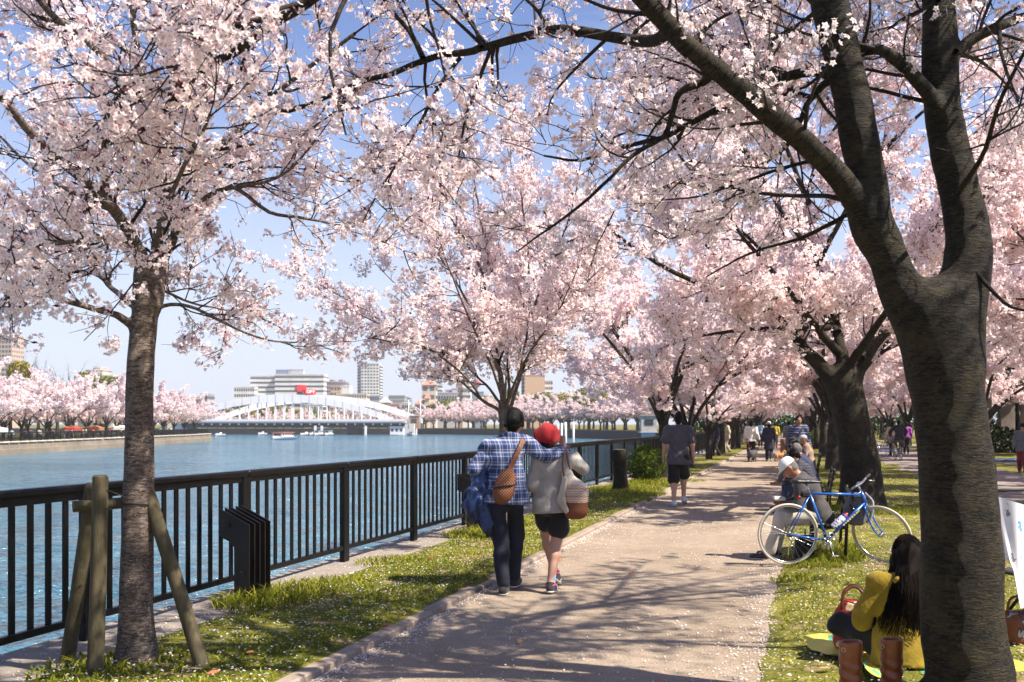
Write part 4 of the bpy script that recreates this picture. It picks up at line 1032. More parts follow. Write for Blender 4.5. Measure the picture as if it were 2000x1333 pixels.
plant(KC, G(1.27, 32, .03), .9, .98, 'dark cherry trunk standing just behind the trunk at the bicycle', ROW)
plant(KA, G(1.3, 46, .03), 3.9, .95, 'cherry tree with bare dark branches above the seated group', ROW)
plant(KB, G(1.25, 60, .03), 2.2, .95, 'thin cherry trunk right of the striped-shirt walker', ROW)
for i, Y_ in enumerate((72, 85, 98, 112, 128)):
    plant((KC, KA, KB)[i % 3], G(1.2 + RNG.normal(0, .3), Y_, .03), RNG.uniform(0, 6), .92, ORD[i] + ' distant cherry tree in the right row beyond the striped-shirt man', ROW)
PARK = 'cherry trees across the park lawn'
PT = ((7.9, 19), (8.2, 29), (8.0, 41), (8.1, 55), (8.6, 68), (8.2, 84), (9, 100), (14, 24), (14.5, 37), (14, 50), (15, 64), (14, 82), (20, 34), (21, 48), (20, 66), (22, 88), (27, 58), (29, 78), (35, 70), (36, 92), (16, 108), (26, 112))
for i, (o_, Y_) in enumerate(PT):
    plant((KA, KC, KB)[i % 3], G(o_ + RNG.normal(0, .4), Y_, -.03), RNG.uniform(0, 6), RNG.uniform(.9, 1.1), ORD[sum(1 for q_ in PT[:i] if (12 <= q_[0]) == (12 <= o_) and (18 <= q_[0]) == (18 <= o_) and (24 <= q_[0]) == (24 <= o_) and (30 <= q_[0]) == (30 <= o_))] + ' cherry tree from the camera in the ' + ('row edging the park road' if o_ < 12 else 'middle park row beyond the road' if o_ < 18 else 'back of the park, before the screen' if o_ < 24 else 'deep park behind the concrete screen, near group' if o_ < 30 else 'deep park behind the concrete screen, far group'), PARK)
FAR = 'cherry trees on the opposite bank'
for i in range(34):
    row = i % 2; k = i // 2
    Y_ = 92 + k * 8.3 + row * 4; X_ = -62 - (Y_ - 100) * .068 - 3 - row * 8
    plant((LA, LC)[(i + row) % 2], (X_, Y_, -.72), RNG.uniform(0, 6), RNG.uniform(.9, 1.12), ORD[k] + (' cherry tree of the front row on the opposite bank, counting towards the bridge' if row == 0 else ' cherry tree of the back row on the opposite bank, counting towards the bridge'), FAR)
FAR2 = 'cherry trees round the river bend'
seg = [(34, 228), (20, 254), (8, 303), (-9, 339), (-36, 366)]
for i in range(44):
    row = i % 2; f = (i // 2) / 21 * (len(seg) - 1); a = min(int(f), len(seg) - 2); f -= a
    X_ = seg[a][0] * (1 - f) + seg[a + 1][0] * f + 6 + row * 8; Y_ = seg[a][1] * (1 - f) + seg[a + 1][1] * f + 6 + row * 8
    plant((LA, LC)[i % 2], (X_, Y_, -.03), RNG.uniform(0, 6), RNG.uniform(.95, 1.2) * (1.25 if row else 1), ORD[i // 2] + (' cherry tree of the waterside row round the bend, counting towards the bridge' if row == 0 else ' cherry tree of the inner row round the bend, counting towards the bridge'), FAR2)
for i in range(16):
    plant((LA, LC)[i % 2], (-150 + i * 7.2, 382 + RNG.uniform(0, 6), -.03), RNG.uniform(0, 6), RNG.uniform(.7, .95), ORD[i] + ' low cherry tree behind the arch bridge, counting from its left end', FAR2)
# ---------------- grass, petals, weeds ----------------
def blades(o, Y, zf, hgt, rng, lean=.5, tone=None, w=.0045):
    X = o + SL * Y; z = zf(o, Y) - .004; n = len(o)
    b = np.stack([X, Y, z], 1); a = rng.uniform(0, 6.28, n); ww = (w * rng.uniform(.7, 1.4, n))[:, None]
    side = np.stack([np.cos(a), np.sin(a), 0 * a], 1); d = np.stack([rng.normal(0, lean, n), rng.normal(0, lean, n), np.ones(n)], 1)
    mid = b + d * (hgt * .55)[:, None]; d2 = d.copy(); d2[:, :2] *= 1.9; tip = b + d2 * hgt[:, None] * .95
    V = np.stack([b - side * ww, b + side * ww, mid + side * ww * .8, tip, mid - side * ww * .8], 1).reshape(-1, 3)
    k = np.arange(n)[:, None] * 5
    q = k + np.array([[0, 1, 2, 4]]); t = k + np.array([[4, 2, 3]])
    return V, q, t, np.repeat(tone, 5)
def grass(name, n, o0, o1, Y0, Y1, zf, seed, hmin, hmax, thr):
    rng = np.random.default_rng(seed)
    Y = Y0 * (Y1 / Y0) ** (rng.random(n) ** 1.0); o = rng.uniform(o0, o1, n)
    X = o + SL * Y; m = nz(X, Y, seed + 1, (.9, 2.1, 4.4, 9)) + rng.normal(0, .25, n)
    k = m > thr; o, Y, m = o[k], Y[k], m[k]
    hgt = rng.uniform(hmin, hmax, len(o)) * np.clip(.5 + .7 * (m - thr), .4, 1.7)
    tone = np.clip(.45 + .25 * nz(o * 2, Y * 2, seed + 2) + rng.normal(0, .2, len(o)), 0, 1)
    V, q, t, tn = blades(o, Y, zf, hgt, rng, .55, tone, .0045 * 1)
    V = V.copy()
    link(name, mesh(V, q, t, attrs={'tone': tn}), GRASS, kind='stuff')
grass('grass_blades', 36000, -4.46, -3.06, 4.8, 34, zleft, 101, .02, .055, -.22)
grass('grass_blades', 42000, -.12, 3.4, 5.0, 40, zright, 102, .018, .05, -.15)
def tuft(name, spots, seed, zf):
    rng = np.random.default_rng(seed); O, YY, HH = [], [], []
    for o, Y, r, n, h in spots:
        a = rng.uniform(0, 6.28, n); rr = r * np.sqrt(rng.random(n))
        YY.append(Y + rr * np.sin(a)); O.append(o + rr * np.cos(a) - SL * rr * np.sin(a)); HH.append(h * rng.uniform(.4, 1.1, n) * (1.1 - .5 * rr / r))
    O, YY, HH = map(np.concatenate, (O, YY, HH)); O = np.clip(O, -4.9, 99)
    V, q, t, tn = blades(O, YY, zf, HH, rng, .4, np.clip(rng.normal(.5, .2, len(O)), 0, .85), .006)
    link(name, mesh(V, q, t, attrs={'tone': tn}), GRASS, kind='stuff')
tuft('weeds', [(-4.45, 8.2, .45, 900, .16), (-4.35, 8.9, .5, 600, .12), (-4.2, 6.0, .5, 600, .08), (-4.3, 13.2, .5, 900, .16), (-4.4, 14.5, .5, 700, .14), (-3.95, 22.3, .9, 1800, .16), (-3.6, 21.0, .8, 1400, .13),
               (-3.7, 24, .9, 1500, .15), (-3.4, 19.4, .6, 700, .1), (-4.4, 10.6, .4, 400, .09), (-3.2, 26, .8, 700, .1), (-3.9, 28, .8, 900, .12)], 5, zleft)
tuft('weeds', [(.35, 10.9, .35, 500, .2), (.55, 11.2, .3, 350, .22), (.2, 10.4, .3, 350, .1), (.0, 9.6, .25, 200, .09), (.95, 17.0, .6, 900, .2), (1.5, 16.5, .6, 700, .15), (.35, 12.2, .4, 500, .14), (1.2, 24, .8, 600, .16), (.5, 31, .8, 500, .15)], 6, zright)
# fallen petals
def petals(name, o, Y, z, rng, size):
    n = len(o); c = np.stack([o + SL * Y, Y, z], 1); a = rng.uniform(0, 6.28, n)
    A = np.stack([np.cos(a), np.sin(a), rng.normal(0, .25, n)], 1); B = np.stack([-np.sin(a), np.cos(a), rng.normal(0, .25, n)], 1); s = (size * rng.uniform(.6, 1.2, n))[:, None]
    V = np.stack([c - A * s, c + B * s * .65 + (0, 0, .002), c + A * s, c - B * s * .65 + (0, 0, .003)], 1).reshape(-1, 3)
    link(name, mesh(V, np.arange(4 * n).reshape(-1, 4), attrs={'tone': np.repeat(rng.uniform(.62, 1, n), 4)}), BLOSSOM, kind='stuff')
rng = np.random.default_rng(77)
def logY(n, a, b): return a * (b / a) ** rng.random(n)
n = 12000; Y = logY(n, 4.6, 45); o = rng.uniform(PATH_L + .06, PATH_R, n)
k = rng.random(n) < np.clip(.25 + .6 * nz(o * 1.2 + SL * Y, Y * .8, 31) + .5 * np.exp(-np.abs(o - PATH_R) / .25), 0, 1)
o, Y = o[k], Y[k]
n2 = 4200; Y2 = logY(n2, 4.6, 45); o2 = PATH_L + .03 + rng.exponential(.055, n2); n3 = 3200; Y3 = logY(n3, 4.6, 40); o3 = PATH_R - rng.normal(0, .16, n3)
o, Y = np.concatenate([o, o2, o3]), np.concatenate([Y, Y2, Y3]); petals('fallen_petals', o, Y, np.full(len(o), .010), rng, .010)
n = 6200; Y = logY(n, 4.6, 40); o = rng.uniform(-4.45, -3.05, n); petals('fallen_petals', o, Y, zleft(o, Y) + rng.uniform(.008, .035, n), rng, .011)
n = 9500; Y = logY(n, 4.8, 45); o = rng.uniform(-.1, 3.4, n); petals('fallen_petals', o, Y, zright(o, Y) + rng.uniform(.006, .03, n), rng, .0115)
n = 1500; Y = logY(n, 5, 30); o = rng.uniform(-5.2, -4.5, n); petals('fallen_petals', o, Y, np.full(n, .036), rng, .010)
# fallen brown-orange leaves
LEAFM = [M('fallen_leaf_orange', (.50, .17, .05), (.33, .10, .03), .7, 20), M('fallen_leaf_red', (.30, .05, .03), (.18, .04, .02), .7, 20), M('fallen_leaf_tan', (.48, .30, .12), (.3, .17, .06), .7, 20)]
lv = MB(); L_ = [(0, 0), (.25, .2), (.55, .26), (.82, .15), (1, 0)]
for i in range(4):
    (x0, w0), (x1, w1) = L_[i], L_[i + 1]
    for sg in (-1, 1): lv.poly([(x0, 0, .05 * x0), (x1, 0, .05 * x1), (x1, sg * w1, .05 * x1 + .18 * w1), (x0, sg * w0, .05 * x0 + .18 * w0)][::sg])
lvm = [lv.mesh() for _ in range(3)]
for q, m_ in zip(lvm, LEAFM): q.materials.append(m_)
def at_ground(u, v, z=0.0):
    Y = F * (H - z) / (v - 829); return (u - 1000) / F * Y, Y
where = {0: 'fallen leaf lying on the grass verge', 1: 'fallen leaf lying on the gravel path', 2: 'fallen leaf lying on the right lawn'}
LVS = sorted(((480, 1288, 0), (492, 1296, 2), (430, 1327, 0), (745, 1230, 1), (748, 1240, 0), (838, 1094, 1), (940, 1122, 1), (935, 1140, 1), (1090, 1088, 0), (1232, 1113, 0), (1102, 1072, 0), (868, 1186, 1), (1300, 1327, 0), (1180, 1330, 0), (1530, 1122, 0), (1650, 1150, 0),
                 (1575, 1142, 0), (1620, 1260, 1), (1730, 1120, 0), (1600, 1310, 2), (1655, 1095, 2), (756, 1168, 2), (615, 1168, 1), (1012, 1246, 2)), key=lambda q: -q[1]); lc_ = {}
for u, v, ci in LVS:
    x, y = at_ground(u, v, .05); o_ = x - SL * y
    z = float(zleft(np.array([o_]), np.array([y]))[0]) + .03 if o_ < -3 else (.012 if o_ < PATH_R else float(zright(np.array([o_]), np.array([y]))[0]) + .03)
    w = 0 if o_ < -3 else (1 if o_ < PATH_R else 2)
    o = link('fallen_leaf', lvm[ci], None, loc=(x, y, z), rot=(RNG.normal(0, .25), RNG.normal(0, .2), RNG.uniform(0, 6.28))); o.scale = [RNG.uniform(.06, .085)] * 3
    lc_[(ci, w)] = lc_.get((ci, w), -1) + 1
    tag(o, ORD[lc_[(ci, w)]] + ' ' + ('orange', 'dark red', 'tan')[ci] + ' ' + where[w] + ', counting away from the camera', 'leaf', ('orange', 'dark red', 'tan')[ci] + ' leaves, ' + ('verge', 'path', 'lawn')[w])

# ---------------- stakes holding the left tree ----------------
t = thing('tree_support', 'weathered wooden stakes and crossbar lashed round the grey tree', 'tree stakes', (LB[0], LB[1], .03))
b0 = np.array((LB[0], LB[1], .03)); ROPE = M('black_rope', (.02, .018, .015), None, .8)
def pole(name, a, b, r, k=12):
    v, q, buv = tubes(catmull([a, (np.array(a) + b) / 2 + (.004, 0, .0), b], 10)[None] - b0, np.linspace(r * 1.06, r, 10)[None], k, .02, 3)
    mb = MB(); fs = [tuple(x) for x in q]; mb.raw(v, fs, True)
    e = v[-k:]; c_ = e.mean(0); d = v[-k:].mean(0) - v[-2 * k:-k].mean(0); d /= np.linalg.norm(d)
    inn = c_ + (e - c_) * .75 + d * .012; mb.raw(np.vstack([e, inn]), [(j, (j + 1) % k, k + (j + 1) % k, k + j) for j in range(k)] + [tuple(range(k, 2 * k))], False)
    e = v[:k]; mb.raw(e, [tuple(range(k))[::-1]])
    return mb.build(name, WOOD, t)
def gp(u, v, Y, z=None):
    p = P(u, v, Y)
    if z is not None: p[2] = z
    return p
pole('stake', gp(185, 1330, 5.82, -.02), P(196, 932, 5.86), .046); pole('stake', gp(130, 1300, 6.3, -.02), P(180, 950, 6.02), .044); pole('stake', gp(403, 1322, 5.98, -.02), P(288, 960, 6.1), .044)
pole('crossbar', P(142, 990, 5.96), P(300, 978, 6.2), .034)
mb = MB(); c_ = P(196, 975, 5.86) - b0
for dz in (-.06, .05): mb.torus(c_ + (0, .02, dz), .056, .004, (.1, .2, 1), 20, 5)
mb.torus(P(270, 985, 6.1) - b0, .098, .005, (.05, .1, 1), 24, 5); mb.tube([c_ + (.05, 0, .05), c_ + (.11, .03, .02), c_ + (.16, .1, -.02)], .003, 4)
mb.build('rope', ROPE, t)
# short stake behind the man
o = MB().box((0, 0, .16), (.07, .05, .42), bev=.006).build('wooden_peg', WOOD, loc=(*at_ground(955, 1052, .05), .03)); tag(o, 'short squared wooden peg in the grass beside the plaid-shirted man', 'peg')
# stump
x, y = at_ground(1212, 962, .04); v, q, buv = tubes(np.array([(0, 0, -.05), (.01, 0, .08), (.0, .01, .3), (-.01, 0, .6), (-.02, 0, .95)])[None], np.array([[.24, .19, .155, .15, .145]]), 18, .05, 6)
t = thing('tree_stump', 'sawn-off dark tree stump left of the round bush', 'stump', (x, y, .04))
link('trunk', mesh(v, q, smooth=True, attrs={'buv': buv}), BARK_R, t)
mb = MB(); e = v[-18:]; mb.raw(e + (0, 0, .001), [tuple(range(18))]); mb.build('cut_face', M('cut_wood', (.20, .15, .10), (.11, .085, .06), .8, 14), t)

# ---------------- leafy crowns ----------------
def leaves(centers, radii, n, size, rng, shell=.55, flat=1.0):
    i = rng.choice(len(centers), n, p=radii ** 2 / (radii ** 2).sum()); d = nrm(rng.normal(size=(n, 3))); r = radii[i] * (shell + (1 - shell) * rng.random(n)) ** .7
    p = centers[i] + d * r[:, None] * np.array([1, 1, flat]); nn = nrm(d + rng.normal(0, .6, (n, 3))); a = nrm(np.cross(nn, rng.normal(size=(n, 3)))); b = np.cross(nn, a)
    s = (size * rng.uniform(.6, 1.3, n))[:, None]
    V = np.stack([p - a * s, p + b * s * .6, p + a * s, p - b * s * .6], 1).reshape(-1, 3)
    return V, np.arange(4 * n).reshape(-1, 4), np.repeat(np.clip(rng.normal(.5, .22, n), 0, 1), 4)
def leafy_mesh(seed, h, R, n, size, nl=14):
    rng = np.random.default_rng(seed); c = rng.normal(size=(nl, 3)); c = nrm(c) * (R * .62 * rng.random((nl, 1)) ** .4); c[:, 2] = c[:, 2] * (h * .30 / (R * .62)) + h * .64
    V, q, t = leaves(c, R * rng.uniform(.32, .5, nl), n, size, rng, .5)
    tr = Cherry(seed); tr.stem([(0, 0, -.2), (0.05, 0, h * .3), (0, 0, h * .6)], R * .07, R * .04, 8, 7, .05)
    for k in range(6): tr.limb([(0, 0, h * .35), c[k] * .5 + (0, 0, h * .28), c[k]], R * .035, .02, 8, 5)
    mm = [tubes(p[None], r[None], k, lu, 1) for p, r, k, lu in tr.trunk] + [tubes(p[None], r[None], k, lu, 1) for p, r, k, lu, g in tr.lim]
    vs, qs, bs = [], [], []; o = 0
    for v, qq, b in mm: vs.append(v); qs.append(qq + o); bs.append(b); o += len(v)
    return mesh(V, q, attrs={'tone': t}), mesh(np.concatenate(vs), np.concatenate(qs), smooth=True, attrs={'buv': np.concatenate(bs)})
LF = [leafy_mesh(51, 10, 4.6, 5200, .30), leafy_mesh(52, 9, 5.2, 5200, .30), leafy_mesh(53, 14, 4.6, 6000, .32)]
for cm, tm in LF: cm.materials.append(LEAF_GREEN); tm.materials.append(BARK_F)
def leafy(kind, mat, X, Y, h, w, label, group, z0=-.05):
    cm, tm = LF[kind]; hh = (10, 9, 14)[kind]; ww = (4.6, 5.2, 4.6)[kind] * 2
    r = thing('leafy_tree', label, 'tree', (X, Y, z0), RNG.uniform(0, 6), group); r.scale = (w / ww, w / ww, h / hh)
    o = link('crown', cm, None, r, kind='stuff'); o.material_slots[0].link = 'OBJECT'; o.material_slots[0].material = mat
    link('trunk', tm, None, r)
# round clipped bush by the railing
x, y = at_ground(1263, 942, .04); t = thing('round_bush', 'clipped round green bush beside the grey-shirted walking man', 'bush', (x, y, .03))
rng = np.random.default_rng(9); cc = nrm(rng.normal(size=(26, 3))) * np.array([.42, .42, .32]); cc[:, 2] += .50; V, q, tn = leaves(cc, rng.uniform(.16, .24, 26), 9000, .024, rng, .6)
V[:, 2] = np.abs(V[:, 2]); link('foliage', mesh(V, q, attrs={'tone': tn}), LEAF_BUSH, t, kind='stuff')
mb = MB()
for k in range(14): a = rng.uniform(0, 6.28); mb.tube([(.08 * math.cos(a), .08 * math.sin(a), -.02), (.2 * math.cos(a), .2 * math.sin(a), .35), (.34 * math.cos(a), .34 * math.sin(a), .62)], (.014, .009, .004), 5)
mb.build('stems', BARK_F, t, kind='stuff')
# thin spring haze over the river and town
mb = MB(); mb.box((0, 640, 27), (2400, 1400, 62)); hz = mb.build('haze', None, kind='stuff'); hm, hn, hl, ho = new_mat('spring_haze'); hv = hn.new('ShaderNodeVolumePrincipled')
hv.inputs['Color'].default_value = (.93, .95, 1, 1); hv.inputs['Density'].default_value = .0003; hv.inputs['Anisotropy'].default_value = .2; hl.new(hv.outputs[0], ho.inputs['Volume']); hz.data.materials.append(hm)
# ---------------- opposite bank ----------------
LBK = [(-54, -40), (-57, 60), (-60, 100), (-63, 150), (-66, 200), (-69, 223), (-78, 232), (-300, 240), (-300, -40)]
tri = tessellate_polygon([[Vector((x, y, 0)) for x, y in LBK]])
lb = link('opposite_bank', mesh([(x, y, -.72) for x, y in LBK], tris=np.array(tri)), PARK_M, kind='structure')
mb = MB(); mb2 = MB(); cop = []
for a, b in zip(LBK[:7], LBK[1:8]):
    a = np.array(a, float); b = np.array(b, float); d = (b - a) / np.linalg.norm(b - a); nn = np.array((d[1], -d[0]))
    q = lambda p, off, z: (p[0] + nn[0] * off, p[1] + nn[1] * off, z)
    mb.poly([q(a, 0, -.72), q(b, 0, -.72), q(b, .05, -1.45), q(a, .05, -1.45)]); mb.poly([q(a, .05, -1.45), q(b, .05, -1.45), q(b, .35, -1.5), q(a, .35, -1.5)]); mb.poly([q(a, .35, -1.5), q(b, .35, -1.5), q(b, .4, -3), q(a, .4, -3)])
    L = np.linalg.norm(b - a); ang = math.atan2(d[1], d[0])
    for k in range(int(L / 2.6)): cop.append((*(a + d * (1.3 + 2.6 * k)), ang))
bw = mb.build('bank_wall', WALL_M, kind='structure')
cs_ = MB().box((0, 0, 0), (2.3, .4, .16), bev=.03).mesh(); cs_.materials.append(M('coping_stone', (.62, .56, .48), None, .9, 1))
for x, y, a in cop:
    if 70 < y < 240: link('coping_stone', cs_, None, bw, loc=(x, y, -.63), rot=(0, 0, a))
t = thing('bank_railing', 'black railing along the top of the opposite river wall', 'railing', (-60.3, 100, -.55)); mb = MB(); mp = MB().box((0, 0, .55), (.1, .1, 1.1)).mesh(); mp.materials.append(FENCE_M); bb = MB()
pts = [(-58, 60), (-60, 100), (-63, 150), (-66, 200), (-69, 223)]; off = np.array((-60.3, 100))
for a, b in zip(pts[:-1], pts[1:]):
    a = np.array(a, float) - off - (.5, 0); b = np.array(b, float) - off - (.5, 0); L = np.linalg.norm(b - a)
    mb.tube([(*a, 1.08), (*b, 1.08)], .05, 4); mb.tube([(*a, .15), (*b, .15)], .03, 4)
    for k in range(int(L / 2.5)): link('post', mp, None, t, loc=(*(a + (b - a) * k * 2.5 / L), 0))
    for k in range(int(L / .25)): bb.box((*(a + (b - a) * k * .25 / L), .6), (.05, .05, .95))
mb.build('rails', FENCE_M, t); bb.build('balusters', FENCE_M, t, kind='stuff')
# stalls under the trees
def stall(X, Y, w, d, h, mat, label, z0=-.72):
    t = thing('stall_tent', label, 'stall', (X, Y, z0), .05, 'festival stalls on the opposite bank'); mb = MB()
    for sx in (-1, 1):
        for sy in (-1, 1): mb.tube([(sx * w / 2, sy * d / 2, 0), (sx * w / 2, sy * d / 2, h)], .04, 5)
    mb.build('poles', M('stall_pole', (.6, .6, .6)), t, kind='stuff')
    mb = MB(); a = [(-d / 2 - .2, -w / 2 - .2), (d / 2 + .2, -w / 2 - .2), (d / 2 + .2, w / 2 + .2), (-d / 2 - .2, w / 2 + .2)]
    c4 = [(y, x, h) for x, y in a]; r0, r1 = (-w * .3, 0, h + .3), (w * .3, 0, h + .3)
    mb.poly([c4[0], c4[1], c4[2], c4[3]]); mb.poly([c4[0], c4[3], r1, r0]); mb.poly([c4[1], r0, r1, c4[2]]); mb.poly([c4[0], r0, c4[1]]); mb.poly([c4[3], c4[2], r1])
    for p, q in zip(c4, c4[1:] + c4[:1]): mb.poly([p, q, (q[0], q[1], h - .45), (p[0], p[1], h - .45)])
    mb.build('canopy', mat, t); MB().box((0, -d * .3, .5), (w * .85, .6, 1.0)).build('counter', M('stall_counter', (.5, .47, .42)), t)
TW, TG, TO, TR = M('tent_white', (.8, .78, .78)), M('tent_green', (.02, .25, .12)), M('tent_orange', (.42, .17, .06)), M('tent_red', (.42, .06, .045))
for X, Y, w, m_, lab in ((-67.5, 122, 6, TG, 'green canopied stall at the far left of the opposite bank'), (-64.8, 119.5, 4.0, TW, 'white canopied stall under the left bank blossoms'), (-66.0, 146, 1.3, TR, 'narrow red stall tent on the opposite bank'),
                         (-66.6, 155, 1.8, TO, 'narrow orange stall tent right of the red one'), (-66.5, 168, 4, TW, 'small white stall nearest the staked tree trunk')):
    stall(X, Y, w, 2.4, 1.75, m_, lab)
t = thing('river_gauge_post', 'yellow and black striped gauge post on the opposite river wall', 'gauge post', (-61.0 + .9, 113, -2.4))
for k in range(6): MB().lathe([(.0, 0), (.17, 0), (.17, .34), (.0, .34)], (0, 0, .1 + k * .34), 10).build('band', M('gauge_yellow', (.75, .42, .02)) if k % 2 else M('gauge_black', (.02, .02, .02)), t)

# ---------------- arch bridge ----------------
WHT = M('bridge_white', (.80, .79, .78), (.74, .73, .73), .5, .3); DRK = M('bridge_dark', (.03, .035, .038), None, .6); GRY = M('bridge_grey', (.52, .51, .52), None, .6)
def px(u, Y): return (u - 1000) / F * Y
BX = px(556, 340); br = thing('arch_bridge', 'white steel arch bridge with vertical hangers spanning the river', 'bridge', (BX, 340, -2.2))
HS = 212 / F * 340
def zarch(s, rise): return 4.0 + rise * (1 - s * s)
for yo, dx, rise in ((0, 0, 7.5), (14, 9.0, 7.7)):
    n = 26; ss = np.linspace(-1, 1, n + 1)
    for i in range(n):
        a, b = ss[i], ss[i + 1]; mb = MB(); w = .7
        da, db = 2.7 - 1.0 * abs(a) ** 2, 2.7 - 1.0 * abs(b) ** 2; xa, xb = dx + a * HS + .04, dx + b * HS - .04; za, zb = zarch(a, rise), zarch(b, rise)
        v = [(xa, yo - w, za), (xb, yo - w, zb), (xb, yo - w, zb + db), (xa, yo - w, za + da), (xa, yo + w, za), (xb, yo + w, zb), (xb, yo + w, zb + db), (xa, yo + w, za + da)]
        mb.raw(v, [(0, 1, 2, 3), (5, 4, 7, 6), (3, 2, 6, 7), (1, 0, 4, 5), (0, 3, 7, 4), (1, 5, 6, 2)]); mb.build('arch_segment', WHT, br)
        if i % 2 == 0: MB().box((dx + a * HS, yo - w - .04, (za + za + da) / 2), (.12, .06, da)).build('joint_plate', GRY, br)
    for i in range(1, 24):
        s = -1 + i / 12; z1 = zarch(s, rise)
        if z1 > 6.2: MB().box((dx + s * HS, yo, (z1 + 5) / 2), (.42, .35, z1 - 5)).build('hanger', WHT, br)
W2 = HS * 1.04
MB().box((3, 7, 4.55), (2 * W2, 17, .9)).build('deck', GRY, br); MB().box((3, 7, 3.3), (2 * W2 - 1, 14, 1.55)).build('deck_girder', DRK, br)
MB().box((3, -1.9, 5.5), (2 * W2, .12, .12)).box((3, -1.9, 5.15), (2 * W2, .08, .5)).build('parapet', WHT, br)
for i in range(25): MB().box((3 - W2 + 2 + i * (2 * W2 - 4) / 24, -1.2, 3.75), (.55, .6, .5)).build('bracket', WHT, br)
MB().box((HS + 4.5, 6, 1.7), (5.5, 12, 4.5)).build('abutment', M('pier_pale', (.66, .64, .60), None, .8), br); MB().box((-HS + 1, 6, 1.7), (5, 12, 4.5)).build('abutment', M('pier_pale', (.66, .64, .60)), br)
MB().box((HS * .62, 6, 1.2), (4, 10, 3.2)).build('pier', DRK, br)
for xo in (HS * .30, HS * .36, HS * .76): MB().box((xo, -3.5, 1.4), (.7, .7, 3.6)).build('fender_pile', WHT, br)
# hut and kiosks near the right bridge end
def hut(name, label, X, Y, w, h, z0, wall, roof, wins=2):
    t = thing(name, label, 'hut', (X, Y, z0)); MB().box((0, 0, h / 2), (w, w * .8, h)).build('wall', wall, t); MB().box((0, 0, h + .08), (w * 1.12, w * .95, .16)).build('roof', roof, t)
    for k in range(wins): MB().box((-w / 2 + (k + .5) * w / wins, -w * .4 - .02, h * .6), (w / wins * .55, .06, h * .35)).build('window', M('dark_glass', (.05, .06, .07), None, .2), t)
    return t
hut('river_hut', 'white river hut beneath the right end of the bridge', px(776, 330), 330, 4.5, 2.6, -2.0, WHT, GRY, 3)
hut('brick_hut', 'small brown brick hut at the right foot of the bridge', px(809, 345), 345, 3.6, 4.5, 0, M('brick_brown', (.36, .22, .14), None, .8, 2), GRY, 1)
t = hut('gauge_hut', 'grey box-like water gauge hut on blue legs in the river', px(1266, 110), 110, 1.75, 1.75, .72, M('hut_grey', (.46, .44, .40), None, .8, 2), M('hut_roof', (.36, .34, .31)), 1)
MB().box((0, 0, -.06), (2.1, 1.8, .12)).build('platform', GRY, t)
for sx in (-.6, .6):
    for sy in (-.5, .5): MB().box((sx, sy, -1.6), (.24, .24, 3.0)).build('leg', M('leg_blue', (.45, .60, .75)), t)
MB().box((.0, -.6, -.35), (1.3, .1, .45)).build('sign_board', M('board_blue', (.30, .5, .72)), t)
for i, u in enumerate((1090, 1097, 1105, 1120)):
    o = MB().lathe([(.0, -3.2), (.16, -3.2), (.16, 1.55 + .12 * i), (.0, 1.6 + .12 * i)], k=10).build('mooring_post', WHT, loc=(px(u, 150), 150, 0)); tag(o, ORD[i] + ' white mooring post in the river, counting right from the raised hand', 'post', 'white mooring posts')
for u in (798, 821):
    t = thing('lamp_post', 'tall thin white lamp post at the bridge foot, %s' % ('nearer the arches' if u < 800 else 'beside the orange-roofed house'), 'lamp post', (px(u, 335), 335, -.03)); MB().tube([(0, 0, 0), (0, 0, 10)], .16, 6).build('pole', WHT, t); MB().tube([(0, 0, 9.8), (.9, 0, 10.1)], .12, 5).box((1.2, 0, 10.1), (.8, .3, .2)).build('lamp_head', WHT, t)

